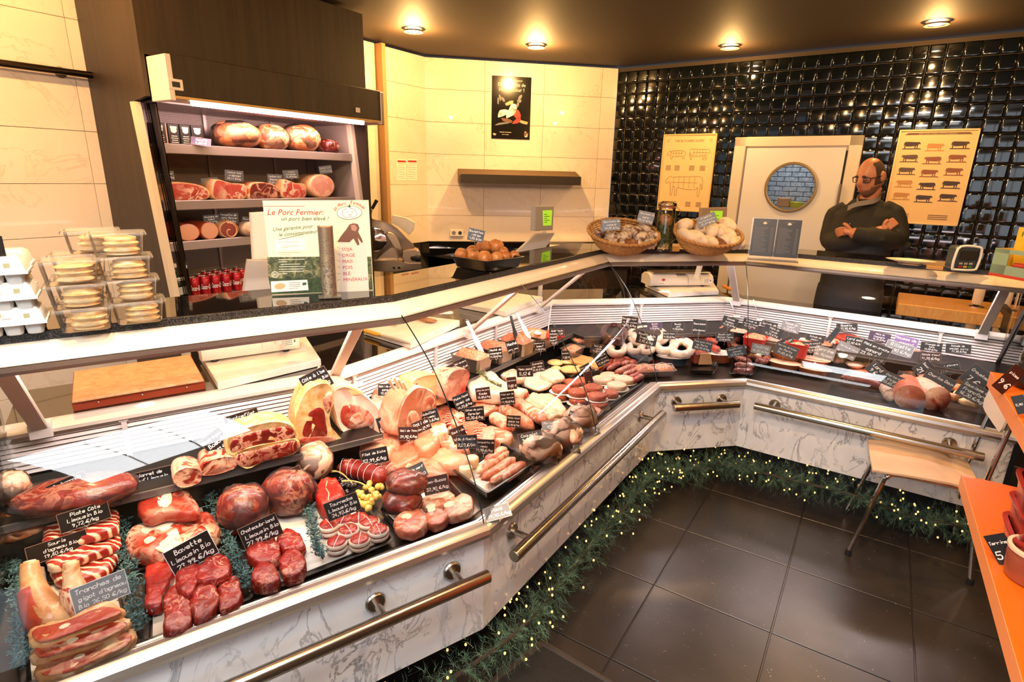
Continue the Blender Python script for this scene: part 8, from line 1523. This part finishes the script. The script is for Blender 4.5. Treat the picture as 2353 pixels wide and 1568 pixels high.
# ------------------------------------------------------------------ laminate chair
f0, f1, r0, r1 = Vector((1.83, 2.669, 0)), Vector((1.642, 2.316, 0)), Vector((2.255, 2.458, 0)), Vector((2.082, 2.128, 0)); ch = thing('school_chair', 'pale laminate chair with chrome tube legs before the right counter', 'chair', (f0+f1+r0+r1)/4)
fwdc = ((f0+f1)-(r0+r1)).normalized(); sdc = (f0-f1).normalized(); zs = .46; ctr = (f0+f1+r0+r1)/4; M_lam = pm('beige_laminate', '#d9b795', .32, col2='#cda884', ns=5, coat=.25)
def sc_(f, s, z): return ctr+fwdc*f+sdc*s+Z*z
rg = []
for zz, e in ((-.010, -.004), (-.008, 0), (0, 0), (.002, -.005)):
    r = []
    for f, s in [(.215, .15), (.20, .18), (.10, .195), (-.08, .185), (-.19, .165), (-.20, .13), (-.20, -.13), (-.19, -.165), (-.08, -.185), (.10, -.195), (.20, -.18), (.215, -.15)]: r.append(sc_(f*(1+e), s*(1+e), zs+zz+(.012 if f > .19 else 0)*-1-.02*(1 if f < -.15 else 0)+.006*abs(s)/.2))
    rg.append(r)
m = MB(); m.rings([smoothpoly(r, 2) for r in rg]); m.build('seat', M_lam, ch, smooth=40)
m = MB(); L = [(-.155, .0), (-.165, .05), (-.15, .13), (-.10, .155), (.10, .155), (.15, .13), (.165, .05), (.155, .0), (.08, -.02), (-.08, -.02)]; rr = [[sc_(-.215-.10*y-.045*(s*s/.027)*-1*.4+dd, s, zs+.27+y) for s, y in L] for dd in (0, -.009)]; m.rings([smoothpoly(r, 2) for r in rr]); m.build('backrest', pm('backrest_laminate', '#e2d9cf', .35, coat=.2), ch, smooth=40)
for s, fp, nm in ((.16, f0, 0), (-.16, f1, 0)):
    m = MB(); m.tube(smoothpath([fp+Z*.02, sc_(.17, s*1.02, zs-.10), sc_(.15, s, zs-.035), sc_(.10, s*.95, zs-.02), sc_(-.12, s*.95, zs-.022)], 5), .0105, 10); o = m.build('leg', M_chrome, ch); m = MB(); m.lathe([(.014, 0), (.015, .006), (.0125, .03)], 12, fp); m.build('foot', M_rubber, o)
for s, fp in ((.15, r0), (-.15, r1)):
    m = MB(); m.tube(smoothpath([fp+Z*.02, sc_(-.19, s*1.05, zs-.06), sc_(-.20, s, zs-.01), sc_(-.21, s, zs+.10), sc_(-.232, s*.95, zs+.30)], 5), .0105, 10); o = m.build('leg', M_chrome, ch); m = MB(); m.lathe([(.014, 0), (.015, .006), (.0125, .03)], 12, fp); m.build('foot', M_rubber, o)
# ------------------------------------------------------------------ door mat and fir garland with lights
q = orient([atz(x, y, .012) for x, y in ((1246, 1477), (1130, 1568), (1240, 1720), (1420, 1580))], Z); m = MB(); m.rings([[p-Z*.012 for p in q], q]); mat_ = m.build('door_mat', pm('mat_pile', '#141211', .95, col2='#2a2623', ns=300, bump=1, bd=.004), smooth=0); tag(mat_, 'black entrance mat with curled rubber edge at the bottom', 'mat'); m = MB(); m.tube(q+[q[0]], .014, 6, False, .6); m.build('rubber_edge', pm('mat_edge', '#3a3029', .5), mat_)
gp = []
for g, ss in ((0, [.25, .5, .75, 1.0]), (1, [.1, .4, .7, 1.0, 1.3, 1.5]), (2, [.1, .27, .45]), (3, [.12, .35, .6, .85, 1.1, 1.25])):
    for s in ss: gp.append(at(g, s, -.035 if 0 < s < LEN[g]-.1 else -.02, .12+.014*math.sin(s*9+g)))
gq = smoothpath(gp, 10); gl = thing('fir_garland', 'green fir garland with warm fairy lights along the counter foot', 'garland', gq[len(gq)//2]-Z*.08); M_fir = pm('fir_green', '#34503f', .7, col2='#5d7a62', ns=18); rnd = random.Random(11); m = MB()
for i in range(1500):
    t = rnd.randrange(len(gq)-1); p = gq[t]+(gq[t+1]-gq[t])*rnd.random(); a = rnd.uniform(0, 2*PI); tv_ = (gq[t+1]-gq[t]).normalized(); n1 = tv_.cross(Z).normalized(); out = (n1*math.cos(a)+Z*math.sin(a)+tv_*rnd.uniform(-.8, .8)).normalized(); Lb = rnd.uniform(.06, .125); b0 = p; 
    for j in range(13):
        w = j/12; bp = b0+out*(Lb*w)
        if bp.z < .006: bp.z = .006
        for sgn in (-1, 1):
            sd = out.cross(Vector((rnd.gauss(0, 1), rnd.gauss(0, 1), rnd.gauss(0, 1)))).normalized(); tip = bp+(sd*.8+out*.7).normalized()*rnd.uniform(.018, .032)
            if tip.z < .004: tip.z = .004
            wv = out.cross(sd).normalized()*.0011; m.add([bp-wv, bp+wv, tip], [(0, 1, 2)])
o = m.build('needles', M_fir, gl, smooth=0); o['kind'] = 'stuff'; m = MB(); m.tube(gq, .008, 6); m.build('stem', M_stemj, gl)
M_bulb = emat('fairy_bulb', (1, .52, .14, 1), 2.6, False); bme = None
for i in range(230):
    t = rnd.randrange(len(gq)-1); a = rnd.uniform(-.6, 3.7); tv_ = (gq[t+1]-gq[t]).normalized(); n1 = tv_.cross(Z).normalized(); rr_ = rnd.uniform(.06, .115); p = gq[t]+(n1*math.cos(a)+Z*math.sin(a))*rr_+tv_*rnd.uniform(-.01, .01); p.z = max(.008, p.z)
    if bme is None: m = MB(); m.blob(p, (.0042, .0042, .0055), 0, 1, 0, 8, 6, 1); o = m.build('bulb', M_bulb, gl, loc=p, smooth=180); bme = o.data
    else: o = bpy.data.objects.new('bulb', bme); COL.objects.link(o); o.parent = gl; o.location = p-Vector(gl['_w'])
# ------------------------------------------------------------------ the butcher
f = -ND.copy(); r_ = UD.copy(); M0 = Vector((2.33, 3.90, 0))
man = thing('person', 'bald man in black chef jacket and glasses, arms crossed, behind the right counter', 'person', M0)
def mp(x, y, b=0): return onp(x, y, M0+f*b, f)
def loc(a, b, z): return M0+r_*a+f*b+Z*z
M_skinp = pm('skin', '#c98a68', .45, col2='#bd7a5a', ns=12, sub=.15); M_cloth = pm('black_cloth', '#15120f', .75, col2='#1f1a14', ns=40, bump=.2); M_apron = pm('charcoal_apron', '#1b1c1f', .8); M_hair = pm('short_hair', '#4a3426', .8)
hc = mp(2001, 408, .02); yaw_ = math.radians(-32); fh = (f*math.cos(yaw_)+r_*math.sin(yaw_)); fh = (fh*math.cos(.30)-Z*math.sin(.30)).normalized(); xh = fh.cross(Z).normalized(); xh = xh if xh.dot(r_) > 0 else -xh; uh = xh.cross(fh).normalized(); uh = uh if uh.z > 0 else -uh
g_ = lambda p, c, s: math.exp(-sum((a-b)**2 for a, b in zip(p, c))/(2*s*s))
def headpt(p, off=0):
    x, y, z = p; jaw = max(0, -z); X = x*.077*(1-.30*jaw**1.5); Y = y*.097*(1-.10*jaw) + (.016*jaw if y > 0 else -.022*jaw*-1*(1 if y < 0 else 0)); Zc = z*.126
    k = 1+off/.1; v = Vector((X*k, Y*k, Zc*k)); fy = 0
    fy += .027*g_(p, (0, .98, -.12), .13)+.016*g_(p, (0, .98, .02), .10)+.010*(g_(p, (.32, .9, .22), .2)+g_(p, (-.32, .9, .22), .2))-.011*(g_(p, (.34, .92, .06), .13)+g_(p, (-.34, .92, .06), .13))
    fy += .007*g_(p, (0, .93, -.40), .12)+.006*g_(p, (0, .88, -.52), .12)-.004*g_(p, (0, .9, -.46), .05)+.010*g_(p, (0, .72, -.78), .2)
    return v+Vector((0, fy, 0))
hw_ = lambda v: hc+xh*v.x+fh*v.y+uh*v.z
def headmesh(m, keep=None, off=0, nu=56, nv=44):
    idx = {}; vs = []; fs = []; pts = []
    for j in range(nv+1):
        ph = -PI/2+PI*j/nv
        for i in range(nu): th = 2*PI*i/nu; pts.append((math.cos(ph)*math.cos(th), math.cos(ph)*math.sin(th), math.sin(ph)))
    vs = [hw_(headpt(p, off)) for p in pts]
    for j in range(nv):
        for i in range(nu):
            q = (j*nu+i, j*nu+(i+1) % nu, (j+1)*nu+(i+1) % nu, (j+1)*nu+i)
            if keep is None or keep([sum(pts[t][a] for t in q)/4 for a in range(3)]): fs.append(q)
    m.add(vs, fs)
body = MB(); headmesh(body)
for s in (-1, 1): body.blob(hw_(Vector((s*.080, -.008, .005))), (.012, .022, .034), .1, 2, 1, 10, 8, 1, Matrix((xh, fh, uh)).transposed())
nb = mp(1990, 470, -.03); body.tube([hc-uh*.07-fh*.02, (hc-uh*.10-fh*.02+nb)/2, nb, nb-Z*.05], [.055, .056, .062, .07], 18)
# core of the body below the clothes: torso, hips, legs, feet
def trunk(mb, secs): mb.rings([[loc(a0+wx*math.copysign(abs(math.cos(t))**.85, math.cos(t)), b0+wy*math.sin(t), z) for t in [2*PI*i/24 for i in range(24)]] for z, a0, b0, wx, wy in secs])
ctrx = (mp(1985, 500, 0)-M0).dot(r_)
zt_ = mp(1985, 470, 0).z
trunk(body, [(.88, ctrx, 0, .15, .10), (1.0, ctrx, 0, .155, .105), (1.2, ctrx, 0, .15, .10), (1.4, ctrx, 0, .17, .11), (zt_-.02, ctrx, -.02, .13, .07), (zt_+.02, ctrx, -.03, .07, .05)])
for s in (-1, 1):
    body.tube([loc(ctrx+s*.085, 0, .92), loc(ctrx+s*.095, .01, .52), loc(ctrx+s*.10, -.01, .10), loc(ctrx+s*.10, -.01, .04)], [.085, .058, .042, .045], 14); body.blob(loc(ctrx+s*.105, .06, .045), (.045, .045, .04), 0, 1, 0, 10, 8); body.blob(loc(ctrx+s*.105, .12, .035), (.045, .06, .033), 0, 1, 0, 10, 8)
# arms and hands: (his left forearm lies on top with its hand at the picture's left)
RA = [mp(1922, 492, -.03), mp(1912, 522, 0), mp(1908, 553, .05), mp(1935, 556, .15), mp(1990, 545, .17), mp(2030, 528, .15)]
LA = [mp(2052, 490, -.03), mp(2061, 522, 0), mp(2061, 550, .05), mp(2035, 548, .17), mp(1985, 541, .22), mp(1955, 534, .22)]
body.tube(smoothpath(RA, 4), [.058]*4+[.052]*4+[.05]*4+[.044]*4+[.036]*4+[.027], 14); body.tube(smoothpath(LA, 4), [.058]*4+[.052]*4+[.05]*4+[.044]*4+[.036]*4+[.027], 14)
def hand(wr, pk, fl, th, sc=1):
    body.tube([wr, (wr+pk)/2, pk], [.026, .034, .032], 12, True, .62)
    for q in fl: body.tube(smoothpath(q, 3), [.0098*sc]*(3*(len(q)-1))+[.007], 8)
    body.tube(smoothpath(th, 3), [.0115]*(3*(len(th)-1))+[.008], 8)
wl_, pk = mp(1958, 535, .225), mp(1941, 532, .215)
hand(wl_, pk, [[mp(1946, 524+4.5*i, .22), mp(1931, 525+5.2*i, .20), mp(1922+1.5*i, 529+5.5*i, .165), mp(1922+2*i, 533+5.5*i, .13)] for i in range(4)], [mp(1954, 527, .235), mp(1946, 518, .24), mp(1938, 514, .225)])
wr_, pk = mp(2026, 528, .16), mp(2036, 521, .15)
hand(wr_, pk, [[mp(2034+3*i, 519+3*i, .155), mp(2041+4*i, 510+3.4*i, .15), mp(2048+4*i, 505+3.4*i, .135), mp(2053+3*i, 503+4*i, .115)] for i in range(4)], [mp(2030, 521, .165), mp(2034, 511, .165), mp(2041, 505, .155)])
bo_ = body.build('body', M_skinp, man, smooth=0)
def remesh(o, v, it=6, fac=.5):
    md = o.modifiers.new('fuse', 'REMESH'); md.mode = 'VOXEL'; md.voxel_size = v; md.use_smooth_shade = True; md = o.modifiers.new('relax', 'SMOOTH'); md.iterations = it; md.factor = fac
remesh(bo_, .0045, 3, .4)
jk = MB(); trunk(jk, [(.86, ctrx, 0, .20, .15), (1.0, ctrx, .0, .195, .15), (1.2, ctrx, .0, .19, .145), (1.4, ctrx, -.0, .205, .145), (zt_-.07, ctrx, -.015, .185, .12), (zt_-.015, ctrx, -.025, .125, .095), (zt_+.035, ctrx, -.03, .085, .075)])
sl = lambda A, R_: jk.tube(smoothpath(A, 4), R_, 16)
sl([mp(1944, 480, -.03)]+RA[:-1]+[mp(2018, 533, .16)], [.055]*4+[.064]*4+[.064]*4+[.062]*4+[.056]*4+[.048]*4+[.042]); sl([mp(2030, 478, -.03)]+LA[:-1]+[mp(1964, 536, .222)], [.055]*4+[.064]*4+[.064]*4+[.062]*4+[.056]*4+[.048]*4+[.042])
for i in range(9): q = R.choice(RA[:4]+LA[:4]); jk.blob(q+Vector((R.uniform(-.05, .05), R.uniform(-.03, .0), R.uniform(-.04, .04))), (.045, .04, .03), .2, 3, i, 10, 8)
j = jk.build('jacket', M_cloth, man, smooth=0); remesh(j, .009, 4)
ap = MB(); trunk(ap, [(.42, ctrx, .01, .22, .16), (.7, ctrx, .01, .215, .165), (.98, ctrx, 0, .205, .157), (1.03, ctrx, 0, .20, .152)]); ap.build('apron', M_apron, man, smooth=60)
tr = MB()
for s in (-1, 1): tr.tube([loc(ctrx+s*.09, 0, .9), loc(ctrx+s*.10, .0, .5), loc(ctrx+s*.105, -.01, .07)], [.10, .08, .068], 14)
tr.build('trousers', M_cloth, man, smooth=60)
sh = MB()
for s in (-1, 1): sh.blob(loc(ctrx+s*.105, .07, .045), (.052, .052, .05), 0, 1, 0, 12, 8); sh.blob(loc(ctrx+s*.105, .13, .04), (.052, .065, .042), 0, 1, 0, 12, 8)
sh.build('shoes', M_rubber, man, smooth=180)
cl = MB(); pts = [mp(1948, 478, .145), mp(1968, 469, .135), mp(1990, 465, .115), mp(2010, 461, .085), mp(2023, 454, .03), mp(2022, 449, -.05), mp(1998, 445, -.12), mp(1975, 450, -.08), mp(1968, 457, .0), mp(1972, 464, .09)]
cl.rings([[p+Z*h+f*e for p in smoothpath(pts, 4)] for h, e in ((-.018, .004), (.014, 0), (.014, -.006), (-.018, -.003))], False, False, False); cl.build('collar', pm('grey_collar', '#8a8078', .7), man, smooth=60)
for x, y in ((1955, 481), (1953, 515)): m = MB(); m.blob(mp(x, y, .16), (.006, .006, .006), 0, 1, 0, 8, 6); m.build('button', M_chrome, man)
m = MB(); headmesh(m, lambda p: p[2] > -.28 and p[2] < .80 and (p[1] < -.12 or (abs(p[0]) > .42 and p[1] < .50-.2*p[2])), .0018); m.build('hair', M_hair, man, smooth=180)
m = MB(); headmesh(m, lambda p: p[2] < -.36 and p[1] > .05 and not (abs(p[0]) < .30 and -.55 < p[2] < -.38) and p[2] > -.95 and (p[2] < -.5 or abs(p[0]) > .62 or abs(p[0]) < .3), .0012); m.build('stubble', pm('stubble', '#7d563f', .7), man, smooth=180)
m = MB(); headmesh(m, lambda p: p[1] > .7 and abs(p[0]) < .24 and -.52 < p[2] < -.42, .001); m.build('lips', pm('lip', '#a25c4c', .5), man, smooth=180)
m = MB()
for s in (-1, 1):
    c = Vector((s*.034, .098, .012)); m.tube([hw_(c+Vector((.027*math.copysign(abs(math.cos(t))**.5, math.cos(t)), -.012*abs(math.cos(t))**2*(1 if s*math.cos(t) > 0 else .2), .017*math.copysign(abs(math.sin(t))**.6, math.sin(t))))) for t in [2*PI*i/24 for i in range(25)]], .0027, 6, False); m.tube([hw_(Vector((s*.060, .088, .018))), hw_(Vector((s*.080, .04, .018))), hw_(Vector((s*.083, -.01, .012)))], .0028, 6)
m.tube([hw_(Vector((-.009, .100, .016))), hw_(Vector((0, .103, .019))), hw_(Vector((.009, .100, .016)))], .0026, 6); gl_ = m.build('glasses', M_dgrey, man)
m = MB()
for s in (-1, 1): m.rings([[hw_(Vector((s*.034+.025*math.cos(t), .098-.008*abs(math.cos(t))**2*(s*math.cos(t) > 0), .012+.015*math.sin(t)))) for t in [2*PI*i/20 for i in range(20)]]], True, False, True)
m.build('lens', M_glass, gl_, smooth=0)
for s in (-1, 1):
    q = headpt(Vector((s*.35, .93, .06)).normalized()); m = MB(); m.blob(hw_(q+Vector((0, -.004, .001))), (.011, .011, .008), 0, 1, 0, 12, 8, 1, Matrix((xh, fh, uh)).transposed()); m.build('eyelid', M_skinp, man, smooth=180)
    m = MB(); m.tube([hw_(q+Vector((t*.012, .0075-abs(t)*.004, -.003-abs(t)*.001))) for t in (-1, -.5, 0, .5, 1)], .0016, 5); m.build('lashes', M_hair, man)
    m = MB(); m.tube([hw_(headpt(Vector((s*(.18+.14*t), .95, .26+.05*math.sin(t*1.5))).normalized(), .002)) for t in (0, 1, 2, 2.7)], [.003, .0042, .0038, .002], 6); m.build('eyebrow', M_hair, man)
# tidy helper properties
for o in bpy.data.objects:
    for k_ in ('_w', '_r'):
        if k_ in o: del o[k_]
